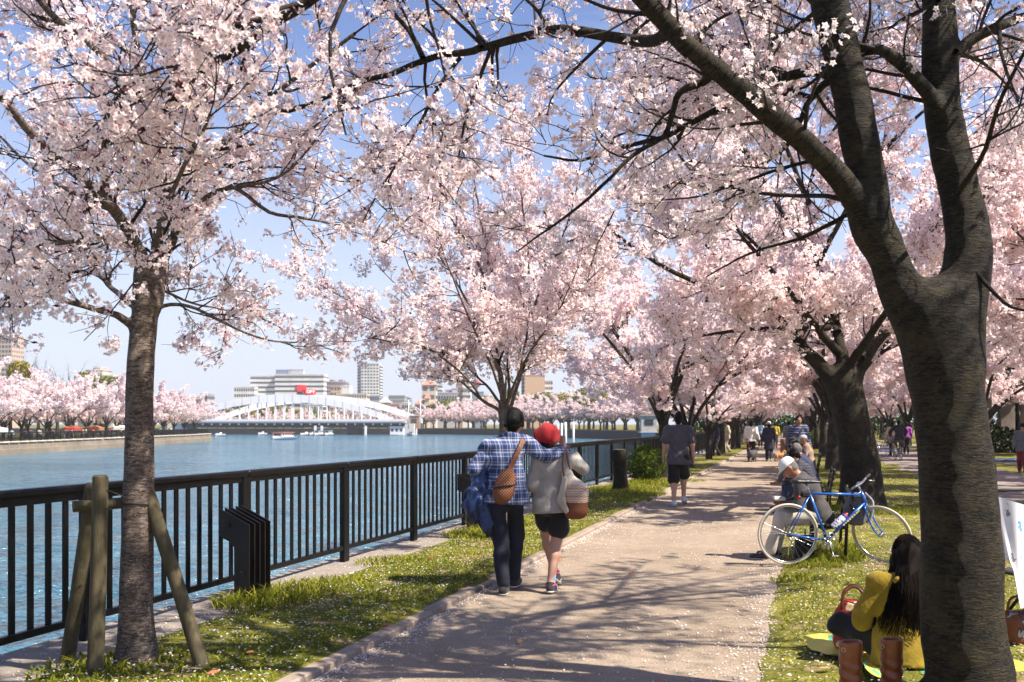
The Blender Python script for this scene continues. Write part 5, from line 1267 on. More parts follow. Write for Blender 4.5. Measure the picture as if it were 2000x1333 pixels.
# ---------------- boats ----------------
def boat(label, u, Y, L, W, roofm, rz, s=1.0, cabin=True):
    t = thing('boat', label, 'boat', (px(u, Y), Y, WZ), rz, 'boats on the river'); mb = MB(); st = []
    for i, f in enumerate(np.linspace(0, 1, 9)):
        w = W / 2 * (1 - max(0, f - .55) ** 2 * 4.6); zt = .75 + .55 * max(0, f - .5) ** 1.5; x = -L / 2 + L * f
        w = max(w, .02); st.append([(x, -w, zt), (x, -w * .8, .25), (x, -w * .5, -.25), (x, w * .5, -.25), (x, w * .8, .25), (x, w, zt)])
    v = [p for r in st for p in r]; fs = [(i * 6 + j, (i + 1) * 6 + j, (i + 1) * 6 + j + 1, i * 6 + j + 1) for i in range(8) for j in range(5)] + [tuple(range(6))[::-1]] + [(i * 6 + 5, (i + 1) * 6 + 5, (i + 1) * 6, i * 6) for i in range(8)]
    mb.raw(v, fs, False); mb.build('hull', M('boat_white', (.82, .81, .80), None, .4), t)
    mb = MB(); 
    for i in range(8): mb.poly([np.array(st[i][1]) * (1, 1.03, 1) - (0, 0, .12), np.array(st[i + 1][1]) * (1, 1.03, 1) - (0, 0, .12), np.array(st[i + 1][1]) * (1, 1.05, 1) + (0, 0, .12), np.array(st[i][1]) * (1, 1.05, 1) + (0, 0, .12)]); mb.poly([np.array(st[i][4]) * (1, 1.03, 1) - (0, 0, .12), np.array(st[i][4]) * (1, 1.05, 1) + (0, 0, .12), np.array(st[i + 1][4]) * (1, 1.05, 1) + (0, 0, .12), np.array(st[i + 1][4]) * (1, 1.03, 1) - (0, 0, .12)])
    mb.build('waterline_stripe', M('boat_blue', (.05, .08, .25), None, .4), t)
    if cabin:
        MB().box((-L * .06, 0, 1.15), (L * .6, W * .8, .9), bev=.06).build('cabin', M('boat_white', (.8, .8, .8)), t)
        for sx in range(5): 
            for sy in (-1, 1): MB().box((-L * .3 + sx * L * .12, sy * (W * .4 + .01), 1.25), (L * .085, .05, .42)).build('window', M('dark_glass', (.05, .06, .07)), t)
        MB().box((L * .245, 0, 1.25), (.05, W * .6, .45)).build('windscreen', M('dark_glass', (.05, .06, .07)), t)
        MB().box((-L * .06, 0, 1.75), (L * .66, W * .95, .14), bev=.04).build('roof', roofm, t)
    else:
        MB().box((0, 0, .95), (L * .3, W * .6, .55), bev=.08).build('cabin', M('boat_white', (.8, .8, .8)), t); MB().box((L * .17, 0, 1.1), (.06, W * .55, .3)).build('windscreen', M('dark_glass', (.05, .06, .07)), t)
RO = M('boat_roof', (.62, .13, .05)); BL = M('boat_roof_blue', (.12, .25, .5))
boat('white passenger boat with red-orange roof crossing the river', 551, 236, 8.6, 3.3, RO, -1.9)
for u, Y, lab, c_ in ((511, 330, 'small white motorboat left of the red-roofed boat', 0), (596, 318, 'white motorboat, leftmost of the moored cluster', 0), (607, 320, 'white motorboat in the middle of the moored cluster', 0), (622, 318, 'blue-roofed white boat moored at the cluster', 1), (641, 318, 'blue-covered white boat moored beside the pile', 1), (428, 300, 'low white motorboat near the tip of the opposite bank', 0), (802, 320, 'white motorboat moored below the white river hut', 0)):
    boat(lab, u, Y, 5.0, 2.0, BL, RNG.uniform(-2.2, -1.2), cabin=bool(c_))

# ---------------- town behind ----------------
GLS = M('window_dark', (.10, .11, .12), (.07, .08, .09), .25, 1); GLB = M('window_blue', (.17, .22, .27), None, .25, 1)
def building(label, blocks, Y, cat='building', name='apartment_building', extra=None):
    """blocks: (u0,u1,vtop,wall material,floors,bays,style[,depth])"""
    uc = (blocks[0][0] + blocks[0][1]) / 2; X0 = px(uc, Y); t = thing(name, label, cat, (X0, Y, -.05))
    for bi, bk in enumerate(blocks):
        u0, u1, vt, wall, nf, nb, style = bk[:7]; yo = bk[7] if len(bk) > 7 else 0
        x0, x1 = px(u0, Y) - X0, px(u1, Y) - X0; h = H + (829 - vt) / F * Y + .05; w = x1 - x0; dp = max(10, w * .5)
        MB().box(((x0 + x1) / 2, dp / 2 + yo, h / 2), (w, dp, h)).build('wall', wall, t)
        MB().box(((x0 + x1) / 2, dp / 2 + yo, h + .25), (w + .3, dp + .3, .5)).build('parapet', wall, t)
        if not nf: continue
        fh = h / nf
        bme = MB(); wb = w / nb
        for k in range(nb): bme.box(((k + .5) * wb - w / 2, 0, 0), (wb * (.95 if style == 'band' else .62), .25, fh * (.36 if style == 'band' else .45)))
        for k in range(max(1, int(nb * dp / w))): bme.box((-w / 2 - .03, dp * (k + .5) / max(1, int(nb * dp / w)), 0), (.2, dp / nb * .6, fh * .4)); bme.box((w / 2 + .03, dp * (k + .5) / max(1, int(nb * dp / w)), 0), (.2, dp / nb * .6, fh * .4))
        me = bme.mesh(); me.materials.append(GLB if style == 'grid2' else GLS)
        bal = None
        if style == 'balc':
            bal = MB().box((0, -.7, -fh * .36), (w, 1.4, fh * .34)).mesh(); bal.materials.append(wall)
        for f in range(nf):
            z = (f + .58) * fh
            if z < 4: continue
            link('window_row', me, None, t, loc=((x0 + x1) / 2, yo, z), kind='stuff')
            if bal: link('balcony', bal, None, t, loc=((x0 + x1) / 2, yo, z))
    if extra: extra(t, X0)
    return t
cW, cC, cG, cP, cB, cT, cK, cL = (M('wall_white', (.76, .75, .74), None, .8, .1), M('wall_cream', (.66, .60, .50), None, .8, .1), M('wall_grey', (.42, .42, .43), None, .8, .1), M('wall_mauve', (.40, .35, .38), None, .8, .1),
                          M('wall_brown', (.30, .215, .19), None, .8, .1), M('wall_tan', (.56, .37, .24), (.52, .34, .22), .8, .1), M('wall_pink', (.58, .33, .29), None, .8, .1), M('wall_lilac', (.52, .50, .55), None, .8, .1))
cBl = M('wall_blue', (.27, .33, .47), None, .6, .1); ORR = M('roof_orange', (.55, .22, .12), (.45, .17, .10), .8, .6)
building('tall beige apartment tower at the far left edge', [(-70, 23, 655, M('wall_beige', (.55, .42, .34)), 20, 14, 'win')], 430)
building('stepped cream apartment block with mauve roof on the left skyline', [(152, 200, 729, cC, 9, 9, 'balc'), (198, 219, 734, cC, 9, 4, 'balc', 1), (163, 196, 724, cP, 0, 1, 'win', 3), (175, 189, 718, cC, 0, 1, 'win', 4)], 460)
building('long low flat-roofed building left of the bridge', [(318, 388, 776, cC, 4, 12, 'band'), (392, 405, 771, cG, 5, 2, 'win')], 440)
building('wide white hospital block with striped floors behind the red signs', [(489, 539, 735, cW, 11, 14, 'band'), (539, 634, 733, cW, 11, 24, 'band', -3), (536, 561, 723, cBl, 13, 5, 'grid2', 4), (560, 588, 722, cG, 0, 1, 'win', 6), (465, 504, 758, cW, 7, 9, 'win', -9)], 640)
building('mauve apartment block right of the white hospital', [(638, 676, 747, cP, 12, 9, 'win'), (643, 650, 743, cP, 0, 1, 'win', 2), (660, 668, 743, cP, 0, 1, 'win', 2), (653, 671, 757, cT, 8, 3, 'win', -12), (672, 688, 757, cW, 0, 3, 'win', -10)], 600)
building('tall white high-rise tower with rows of dark windows', [(697, 706, 713, cL, 20, 3, 'win', 3), (705, 740, 711, cW, 20, 6, 'win'), (739, 742, 714, cW, 20, 1, 'win', 3)], 720)
building('cream office block with long balcony bands beside the arch', [(657, 716, 771, cC, 6, 12, 'balc')], 440)
building('low grey gridded apartment block below the white tower', [(717, 741, 775, cG, 7, 8, 'grid2')], 470)
def pyr(X0a, w, z, hh, m_):
    def f(t, X0): mb = MB(); mb.raw([(-w, -.5, z), (w, -.5, z), (w, 2 * w, z), (-w, 2 * w, z), (0, w, z + hh)], [(0, 1, 4), (1, 2, 4), (2, 3, 4), (3, 0, 4)]); mb.build('roof', m_, t)
    return f
building('small cream block with white pyramid roof', [(741, 761, 786, cC, 4, 4, 'win')], 450, extra=pyr(0, 2.8, 11.7, 2.6, cW))
building('grey slab apartment block right of the pyramid roof', [(759, 790, 774, cG, 9, 9, 'grid2')], 560)
building('low pink rendered building beyond the bridge', [(758, 780, 791, cK, 3, 4, 'win')], 430)
building('small cream house with flat roof near the dark chimney', [(786, 798, 788, cW, 3, 3, 'win'), (797, 811, 797, cC, 2, 3, 'win')], 420)
building('dark slender cooling stack on the skyline', [(794, 798, 777, cG, 0, 1, 'win'), (799, 802, 779, cBl, 0, 1, 'win')], 600, 'stack', 'cooling_stack')
def gable(t, X0):
    for (u0, u1, v0, v1, yo, nm) in ((822, 853, 752, 743, 0, 'roof'), (811, 849, 790, 779, -4, 'roof'), (830, 842, 779, 770, -5, 'roof')):
        x0, x1 = px(u0, 430) - X0, px(u1, 430) - X0; z0, z1 = H + (829 - v0) / F * 430, H + (829 - v1) / F * 430; mb = MB(); xm = x0 + (x1 - x0) * .62; d = 8
        mb.raw([(x0, yo - .6, z0), (x1, yo - .6, z0), (x1, yo + d, z0), (x0, yo + d, z0), (x0 + (x1 - x0) * .3, yo + d * .4, z1), (xm, yo + d * .4, z1)], [(0, 1, 5, 4), (1, 2, 5), (2, 3, 4, 5), (3, 0, 4), (3, 2, 1, 0)]); mb.build(nm, ORR, t)
building('cream tower house with orange tiled roofs right of the bridge', [(824, 851, 752, cC, 5, 2, 'win'), (812, 848, 790, cP, 3, 6, 'win', -4), (831, 841, 779, cC, 0, 1, 'win', -5)], 430, name='tower_house', extra=gable)
building('pale slab block far behind the orange-roofed tower', [(850, 863, 752, cW, 10, 3, 'band')], 700)
building('low lilac industrial building with few windows', [(850, 893, 769, cL, 3, 8, 'win'), (869, 881, 763, cG, 0, 1, 'win', 3), (882, 893, 760, cL, 0, 1, 'win', 2)], 450)
building('brown and white narrow tower left of the young tree', [(890, 902, 738, cB, 0, 1, 'win', 2), (901, 919, 737, cW, 0, 1, 'win', 2), (892, 904, 759, cB, 7, 2, 'win', -2), (903, 918, 759, cW, 7, 4, 'win', -1)], 455)
building('blue-grey box building behind the yellow tree', [(917, 944, 767, cBl, 0, 1, 'win')], 500)
t = thing('radio_mast', 'red and white radio mast on the skyline', 'mast', (px(932, 520), 520, -.05))
for k in range(7): MB().tube([(0, 0, 3 + k * 4), (0, 0, 7 + k * 4)], .8 - k * .09, 5).build('mast_section', M('mast_red', (.65, .08, .05)) if k % 2 else WHT, t)
MB().lathe([(.2, 21.5), (2.2, 22.5), (2.2, 24), (.2, 24.5)], k=10).build('platform', M('mast_red', (.65, .08, .05)), t)
building('tan slab tower with white penthouse seen through the young tree', [(1024, 1064, 734, cT, 0, 1, 'win'), (1019, 1025, 730, cB, 14, 1, 'win', 2), (1026, 1058, 725, cW, 2, 5, 'win', 4), (1063, 1080, 743, cW, 9, 4, 'win', 6)], 500)
building('beige building glimpsed through the arch hangers', [(540, 596, 786, cC, 4, 11, 'band'), (597, 632, 792, cW, 3, 6, 'win', -2)], 420)
# red rooftop signs
RED = M('sign_red', (.72, .015, .02), (.68, .012, .018), .5, .1); RED2 = M('sign_red_side', (.55, .02, .03), None, .5, .1)
def sign(label, u0, u1, v0, v1, um, txt_l, txt_r, Y):
    X0 = px(u0, Y); w = px(u1, Y) - X0; z0 = H + (829 - v1) / F * Y; h = (v1 - v0) / F * Y; wm = px(um, Y) - X0
    t = thing('rooftop_sign', label, 'sign', (X0, Y, z0)); mb = MB()
    mb.raw([(0, 4, 0), (wm, 0, 0), (w, 3, 0), (w * .6, 6, 0), (0, 4, h), (wm, 0, h), (w, 3, h), (w * .6, 6, h)], [(0, 1, 5, 4), (1, 2, 6, 5), (2, 3, 7, 6), (3, 0, 4, 7), (4, 5, 6, 7), (3, 2, 1, 0)]); mb.build('panel', RED, t)
    for txt, p0, p1 in ((txt_l, (0, 4), (wm, 0)), (txt_r, (wm, 0), (w, 3))):
        if not txt: continue
        cu = bpy.data.curves.new('t', 'FONT'); cu.body = txt; cu.align_x = 'CENTER'; cu.align_y = 'CENTER'; cu.extrude = .05; cu.size = h * .82; cu.offset = .06
        tmp = bpy.data.objects.new('t', cu); COL.objects.link(tmp); dg = bpy.context.evaluated_depsgraph_get(); me = bpy.data.meshes.new_from_object(tmp.evaluated_get(dg)); bpy.data.objects.remove(tmp)
        o = link('lettering', me, M('sign_white', (.85, .85, .85)), t); a = math.atan2(p1[1] - p0[1], p1[0] - p0[0]); L = math.hypot(p1[0] - p0[0], p1[1] - p0[1])
        bw_ = max(v.co.x for v in me.vertices) - min(v.co.x for v in me.vertices); sx = min(1.15, L * .86 / bw_)
        o.location = ((p0[0] + p1[0]) / 2 + math.sin(a) * .12, (p0[1] + p1[1]) / 2 - math.cos(a) * .12, h * .5); o.rotation_euler = (math.pi / 2, 0, a); o.scale = (sx, 1, 1)
    MB().box((w / 2, 5, -2), (w * .6, 3, 4)).build('support', cG, t)
sign('red rooftop sign reading OBY in white, above the bridge', 586, 614, 761, 770.5, 596, 'm', 'OBY', 400)
sign('upper red rooftop sign box with small white letters on its side', 571, 595, 752, 765, 581, 'mom', '', 405)

# ---------------- leafy trees of the middle distance ----------------
MG = 'green trees behind the river'
for u, v, Y, w, k, m_, lab in ((186, 737, 215, 13, 1, LEAF_GREEN, 'bright green tree rising above the left bank blossoms'), (52, 704, 190, 9, 2, LEAF_YELLOW, 'tall yellow-tipped tree at the left skyline'), (5, 745, 180, 8, 0, LEAF_YELLOW, 'yellow-green tree at the left edge below the tower'),
                               (869, 784, 395, 20, 1, LEAF_GREEN, 'round bright green tree in front of the lilac building'), (832, 800, 392, 11, 0, LEAF_YELLOW, 'small yellow tree below the orange-roofed house'), (925, 788, 392, 20, 0, LEAF_YELLOW, 'yellow spring tree left of the young tree trunk'), (945, 778, 400, 16, 1, LEAF_YELLOW, 'ochre spring tree behind the young tree'),
                               (1032, 776, 345, 22, 1, LEAF_YELLOW, 'wide yellow-green tree below the tan tower'), (1075, 770, 330, 18, 0, LEAF_GREEN, 'green tree right of the tan tower'), (1108, 775, 310, 18, 1, LEAF_YELLOW, 'yellow tree above the bend blossoms'), (1150, 760, 285, 16, 0, LEAF_GREEN, 'tall green-yellow tree before the promenade trees'), (1185, 765, 270, 14, 1, LEAF_YELLOW, 'yellow-green tree beside the gauge hut'), (1005, 760, 360, 14, 0, LEAF_GREEN, 'green tree directly behind the young tree fork')):
    leafy(k, m_, px(u, Y), Y, H + (829 - v) / F * Y, w, lab, MG)
for i in range(18):
    Y = 388 + RNG.uniform(0, 14); u = 425 + i * 18.5
    leafy(i % 2, LEAF_GREEN if i % 3 else LEAF_YELLOW, px(u, Y), Y, RNG.uniform(5.5, 9.5) * (1.25 if u < 560 else .8), RNG.uniform(9, 13), ORD[i] + ' leafy tree behind the bridge hangers, counting from the left end', 'row of green trees behind the bridge')
leafy(2, LEAF_DARK, 24.5, 44, 17.5, 7.0, 'tall evergreen tree at the upper right corner', MG); leafy(2, LEAF_DARK, 30, 58, 15, 8, 'evergreen tree beyond the concrete screen', MG)
# bare trees on the left bank
for u, v, Y, lab in ((20, 712, 150, 'bare grey tree beside the left tower'), (75, 728, 165, 'bare tree between yellow tree and green tree'), (112, 728, 175, 'bare twiggy tree left of the cream block'), (143, 733, 178, 'bare tree close to the green tree')):
    s_ = (H + (829 - v) / F * Y + .7) / 7.4; r = thing('bare_tree', lab, 'tree', (px(u, Y), Y, -.72), RNG.uniform(0, 6), 'bare trees on the opposite bank'); r.scale = (s_ * .8, s_ * .8, s_)
    for ch in LA.children:
        if not ch.name.startswith('blossom'): d = ch.copy(); COL.objects.link(d); d.parent = r
# hedges closing the park
def hedge(label, X, Y, w, d, h, rz=0.0, mat=LEAF_DARK, size=.12, n=3500):
    rng = np.random.default_rng(int(abs(X * 7 + Y))); t = thing('hedge', label, 'hedge', (X, Y, -.05), rz, 'hedges at the back of the park'); nl = max(6, int(w * 1.6))
    c = np.stack([np.linspace(-w / 2, w / 2, nl), rng.normal(0, d * .12, nl), rng.uniform(.35, .6, nl) * h], 1); rr = np.full(nl, h * .42) * rng.uniform(.85, 1.2, nl)
    V, q, tn = leaves(c, rr, n, size, rng, .6); V[:, 2] = np.abs(V[:, 2]); link('foliage', mesh(V, q, attrs={'tone': tn}), mat, t, kind='stuff')
    mb = MB()
    for x in np.linspace(-w / 2, w / 2, nl): mb.tube([(x, 0, -.05), (x, 0, h * .6)], .05, 5)
    mb.build('stems', BARK_F, t, kind='stuff')
for i, (X, Y, w, h) in enumerate(((32, 118, 22, 3.2), (52, 116, 22, 3.6), (72, 112, 22, 3.6), (46, 150, 30, 4), (60, 100, 16, 2.2), (90, 105, 24, 4))): hedge(('dark hedge behind the park trees right of the promenade end', 'dark hedge behind the cyclists', 'dark hedge far right behind the big trunk', 'hedge closing the far end of the promenade', 'low dark hedge in the middle of the park', 'farthest right hedge of the park')[i], X, Y, w, 2.5, h, 0, LEAF_DARK, .2, 3500)
hedge('small light green bush beyond the thin trunks', G(2.4, 66)[0], 66, 4, 1.5, 1.2, 0, LEAF_BUSH, .08, 2000); hedge('dark shrub in front of the concrete screen', 26.5, 54, 4.5, 2, 1.8, 0, LEAF_DARK, .12, 2200)
# concrete screen of slabs at the right edge
t = thing('concrete_screen', 'weathered concrete screen of upright slabs under a beam', 'wall', (27.5, 57, -.05)); CS = mat_concrete('screen_concrete', (.26, .22, .19), .55, .8)
for k in range(8): MB().box((-2.6 + k * 1.35, 0, 1.75), (.85, .45, 3.5), bev=.03).build('slab', CS, t)
MB().box((2, 0, 3.75), (11, .8, .5), bev=.03).build('beam', CS, t); MB().box((2, 0, .3), (11, 1.0, .6), bev=.03).build('plinth', CS, t)
# blue picnic sheets on the far lawn
SB_ = M('blue_sheet', (.10, .27, .62), (.07, .2, .5), .45, 2, .5, 4)
for X, Y, w, d, lab in ((20.6, 41.5, 3.4, 2.0, 'crumpled blue picnic sheet on the lawn right of the big trunk'), (21.2, 55, 2.0, 3, 'blue picnic sheet glimpsed beside the purple-topped woman')):
    nx, ny = 24, 14; xs, ys = np.meshgrid(np.linspace(-w / 2, w / 2, nx), np.linspace(-d / 2, d / 2, ny)); z = .03 + .05 * np.abs(nz(xs * 3, ys * 3, 4)); v = np.stack([xs, ys, z], -1).reshape(-1, 3); i = np.arange(ny - 1)[:, None] * nx; j = np.arange(nx - 1)[None]; q = np.stack([i + j, i + j + 1, i + nx + j + 1, i + nx + j], -1).reshape(-1, 4)
    o = link('picnic_sheet', mesh(v, q, smooth=True), SB_, loc=(X, Y, 0)); tag(o, lab, 'picnic sheet', 'blue picnic sheets')
o = MB().lathe([(0, 0), (.22, 0), (.22, .7), (.19, .74), (0, .74)], k=14).build('litter_bin', M('bin_brown', (.22, .09, .06), None, .6), loc=(px(1532, 52), 52, .03)); tag(o, 'brown round litter bin beside the distant path', 'bin')
# ---------------- people ----------------
def mat_plaid():
    m, n, l, out = new_mat('blue_plaid_cloth')
    tc = n.new('ShaderNodeTexCoord'); sp = n.new('ShaderNodeSeparateXYZ'); l.new(tc.outputs['Object'], sp.inputs[0])
    xx = math_n(n, l, 'ADD', sp.outputs[0], math_n(n, l, 'MULTIPLY', sp.outputs[1], .55)); zz = sp.outputs[2]
    def bands(c, f, stops):
        fr = math_n(n, l, 'FRACT', math_n(n, l, 'MULTIPLY', c, f)); r = ramp(n, stops, 'CONSTANT'); l.new(fr, r.inputs[0]); return r.outputs[0]
    st = [(0, (.018, .040, .15)), (.30, (.42, .45, .53)), (.36, (.04, .08, .24)), (.58, (.48, .51, .58)), (.72, (.03, .06, .20)), (.84, (.45, .48, .55)), (.90, (.018, .040, .15))]
    c = mix(n, l, .5, bands(xx, 10.5, st), bands(zz, 9.0, st)); f = noise(n, l, tc.outputs['Object'], 300, 2)
    bsdf(n, l, out, c, .85, bump(n, l, f, .3, .002), sheen=.1); return m
def mat_stripes(name, a, b, freq, duty=.5, axis=2, c3=None, rot=0.0):
    m, n, l, out = new_mat(name); tc = n.new('ShaderNodeTexCoord'); sp = n.new('ShaderNodeSeparateXYZ'); l.new(tc.outputs['Object'], sp.inputs[0])
    fr = math_n(n, l, 'FRACT', math_n(n, l, 'MULTIPLY', sp.outputs[axis], freq)); r = ramp(n, [(0, a), (duty, b)] + ([(duty + .3, c3)] if c3 else []), 'CONSTANT'); l.new(fr, r.inputs[0])
    bsdf(n, l, out, r.outputs[0], .85); return m
PLAID = mat_plaid(); DENIM = M('dark_denim', (.008, .012, .028), (.0035, .005, .012), .85, 7, .4, 60); BLACKC = cloth('black_cloth', (.004, .004, .0045))
# man in plaid shirt, arm round the woman
px1 = .00471; RX, RY = -.035, 8.93
L1 = lambda u, v, y=0: V3((u - 992) * px1 / .985, y, (1161 - v) * px1 / .985)
mp = dict(pelv=V3(-.01, 0, .95), chest=V3(-.035, .0, 1.27), neck=V3(.02, .0, 1.455), head=V3(.055, .03, 1.615), hf=V3(.28, 1, .02), shL=V3(-.195, .0, 1.375), shR=V3(.165, .01, 1.40),
          elL=V3(-.315, -.02, 1.16), haL=V3(-.17, .20, 1.10), elR=V3(.36, -.03, 1.285), haR=V3(.56, .07, 1.335),
          hipL=V3(-.105, -.02, .91), hipR=V3(.075, .02, .91), anL=V3(-.045, -.10, .085), toL=V3(-.02, .10, .03), anR=V3(.06, .24, .10), toR=V3(.10, .42, .05))
mp['knL'] = two_bone(mp['hipL'], mp['anL'], .43, .42, (0, 1, 0)); mp['knR'] = two_bone(mp['hipR'], mp['anR'], .43, .42, (0, 1, 0))
clean(person('man in blue plaid shirt with his arm round the woman in the red beret', (RX, RY, .0), .0, 1.71, mp, top=PLAID, sleeve='long', top_len=.03, bmat=DENIM, shoe=cloth('dark_shoe', (.02, .018, .017)), hair='short', h=.0125, seed=4,
             hands={'R': dict(d=V3(.5, .5, -.45), n=V3(0, .6, -.8), t=V3(-.3, .7, 0), curl=.5), 'L': dict(d=V3(.7, .6, 0), n=V3(0, 0, -1), t=V3(0, 1, 0), curl=.9)}))
# woman in red beret
GREYK = cloth('oatmeal_knit', (.36, .335, .305), (.29, .268, .243)); WX, WY = .335, 8.98
wp = dict(pelv=V3(.045, 0, .94), chest=V3(.055, .01, 1.22), neck=V3(.02, .02, 1.40), head=V3(-.015, .05, 1.555), hf=V3(.12, 1, .06), shL=V3(-.105, .01, 1.335), shR=V3(.205, .0, 1.335),
          elL=V3(-.175, -.02, 1.07), haL=V3(-.05, .19, 1.03), elR=V3(.36, .06, 1.25), haR=V3(.165, .13, 1.475), hipL=V3(-.04, 0, .90), hipR=V3(.125, .01, .90),
          anR=V3(.02, -.10, .10), toR=V3(.075, .09, .03), anL=V3(.075, .24, .17), toL=V3(.115, .37, .06))
wp['knL'] = two_bone(wp['hipL'], wp['anL'], .42, .40, (-.2, 1, 0)); wp['knR'] = two_bone(wp['hipR'], wp['anR'], .42, .41, (.15, 1, 0))
SHOEW = cloth('black_trainer', (.018, .016, .02))
w = person('woman in red beret and oatmeal sweater holding up her hand to the view', (WX, WY, 0), .0, 1.60, wp, top=GREYK, top_len=.06, bottom='shorts', bmat=BLACKC, shoe=SHOEW, hair='long', hmat=HAIR, hat='beret', hatm=cloth('red_felt', (.33, .005, .009), (.25, .003, .007), .9, .2), h=.0125, fem=True, seed=8, fit=1.0, sfrac=.30, wrk=1.0, sock=cloth('blue_sock', (.28, .50, .72)),
           hands={'R': dict(d=V3(-.2, .35, .9), n=V3(-.3, .9, 0), t=V3(-1, .2, .1), curl=.8), 'L': dict(d=V3(.7, .6, 0), n=V3(0, 0, -1), t=V3(0, 1, 0), curl=.9)})
sw = w['_s']; clean(w); PINK = M('trainer_pink', (.62, .04, .20)); WST = M('trainer_white', (.8, .8, .8))
for sd in 'LR':
    c_, to_ = wp['an' + sd], wp['to' + sd]; d_ = nrm((to_ - c_) * V3(1, 1, 0)); hl = c_ + (0, 0, -.045) - d_ * .035; pl_ = nrm(to_ - hl); sh = [o for o in w.children if o.name.startswith('shoe')][0 if sd == 'L' else 1]
    MB().torus((c_ + (0, 0, -.005) + d_ * .004) * sw, .046 * sw, .010, (d_[0] * -.2, d_[1] * -.2, 1), 16, 6).build('collar_trim', PINK, sh)
    for k in range(3):
        b = hl + pl_ * (.085 + k * .030); sd_ = np.cross(pl_, V3(0, 0, 1)); mb = MB()
        for sg in (-1, 1): mb.tube([(b + sd_ * sg * .043 + (0, 0, -.022)) * sw, (b + sd_ * sg * .041 + pl_ * .012 + (0, 0, .012)) * sw, (b + sd_ * sg * .028 + pl_ * .024 + (0, 0, .034)) * sw], .0048, 5)
        mb.build('stripe', WST, sh)
# things they carry
SB2 = M('tan_leather', (.21, .066, .02), (.13, .036, .011), .45, 9, .3); 
def mat_quilt():
    m, n, l, out = new_mat('quilted_leather'); v = coords(n, l, 'Object', (1, 1, 1), rot=(0, .0, 0)); ck = n.new('ShaderNodeTexWave'); ck.bands_direction = 'DIAGONAL'; ck.inputs['Scale'].default_value = 9; l.new(v, ck.inputs[0])
    sp = n.new('ShaderNodeSeparateXYZ'); l.new(v, sp.inputs[0]); a = math_n(n, l, 'SINE', math_n(n, l, 'MULTIPLY', math_n(n, l, 'ADD', sp.outputs[0], sp.outputs[2]), 120)); b = math_n(n, l, 'SINE', math_n(n, l, 'MULTIPLY', math_n(n, l, 'SUBTRACT', sp.outputs[0], sp.outputs[2]), 120))
    hh = math_n(n, l, 'MULTIPLY', math_n(n, l, 'ABSOLUTE', a), math_n(n, l, 'ABSOLUTE', b)); r = ramp(n, [(.0, (.055, .016, .005)), (.30, (.20, .062, .016)), (1, (.30, .098, .025))]); l.new(hh, r.inputs[0])
    bsdf(n, l, out, r.outputs[0], .38, bump(n, l, hh, .8, .008)); return m
t = thing('sling_bag', 'brown quilted leather sling bag across the plaid shirt man\'s back', 'bag', (RX - .03, RY - .20, 1.0)); ba = nrm(V3(.30, 0, .95)); bx = V3(ba[2], 0, -ba[0]); RB_ = np.stack([bx, V3(0, 1, 0), ba])
link('body', sdf_mesh([El((0, -.01, -.01), (.095, .062, .165), RB_, .02), El(V3(0, -.02, 0) + ba * -.06, (.088, .06, .10), RB_, .03)], .008), mat_quilt(), t)
mb = MB(); mb.tube(catmull([-bx * .085 - ba * .05 + (0, -.045, 0), -bx * .04 - ba * .02 + (0, -.078, 0), bx * .04 + ba * .02 + (0, -.078, 0), bx * .085 + ba * .05 + (0, -.045, 0)], 12), .008, 6); mb.build('zip', M('zip_black', (.015, .013, .012), None, .4), t)
mb = MB(); pts = catmull([ba * .13 + V3(0, .0, 0), ba * .24 + V3(.015, .03, 0), V3(.135, .075, .33), V3(.175, .155, .425), V3(.165, .24, .44), V3(.10, .33, .36)], 24)
for a, b in zip(pts[:-1], pts[1:]):
    tt = nrm(b - a); sd_ = nrm(np.cross(tt, V3(0, -1, .25))) * .021; mb.poly([a - sd_, a + sd_, b + sd_, b - sd_]); o_ = V3(0, .008, 0); mb.poly([a - sd_ + o_, b - sd_ + o_, b + sd_ + o_, a + sd_ + o_])
mb.build('strap', SB2, t)
t = thing('jacket', 'blue padded jacket hung over the plaid shirt man\'s left forearm', 'jacket', (RX - .25, RY + .02, .62)); JB = M('blue_nylon', (.016, .05, .17), (.009, .026, .095), .42, 8, .5, 14)
jp = [Cn((-.0, .03, .50), (.02, .04, .45), .085, .1, .05), Cn((.0, 0, .48), (-.05, -.02, .18), .085, .115, .06, (0, 1, 0), .7), Cn((.02, 0, .46), (.06, -.01, .10), .08, .11, .06, (0, 1, 0), .7), Cn((-.06, -.03, .30), (-.085, -.03, .16), .06, .055, .04), Cn((.05, -.04, .40), (.09, -.03, .04), .05, .06, .03), Cn((.06, -.01, .10), (.07, 0, .02), .10, .085, .05, (0, 1, 0), .6)]
link('shell', sdf_mesh(jp, .008, (), lambda p: fold(21, .022, (24, 46), (1.4, 1.2, .35))(p) + fold(22, .010, (70, 110), (1, 1, .8))(p)), JB, t); link('rib_cuff', sdf_mesh([Cn((.055, -.01, .035), (.08, -.01, -.03), .075, .07, .03, (0, 1, 0), .6)], .010, (), fold(2, .008, (90,), (1, 1, .1))), M('rib_navy', (.012, .014, .03)), t)
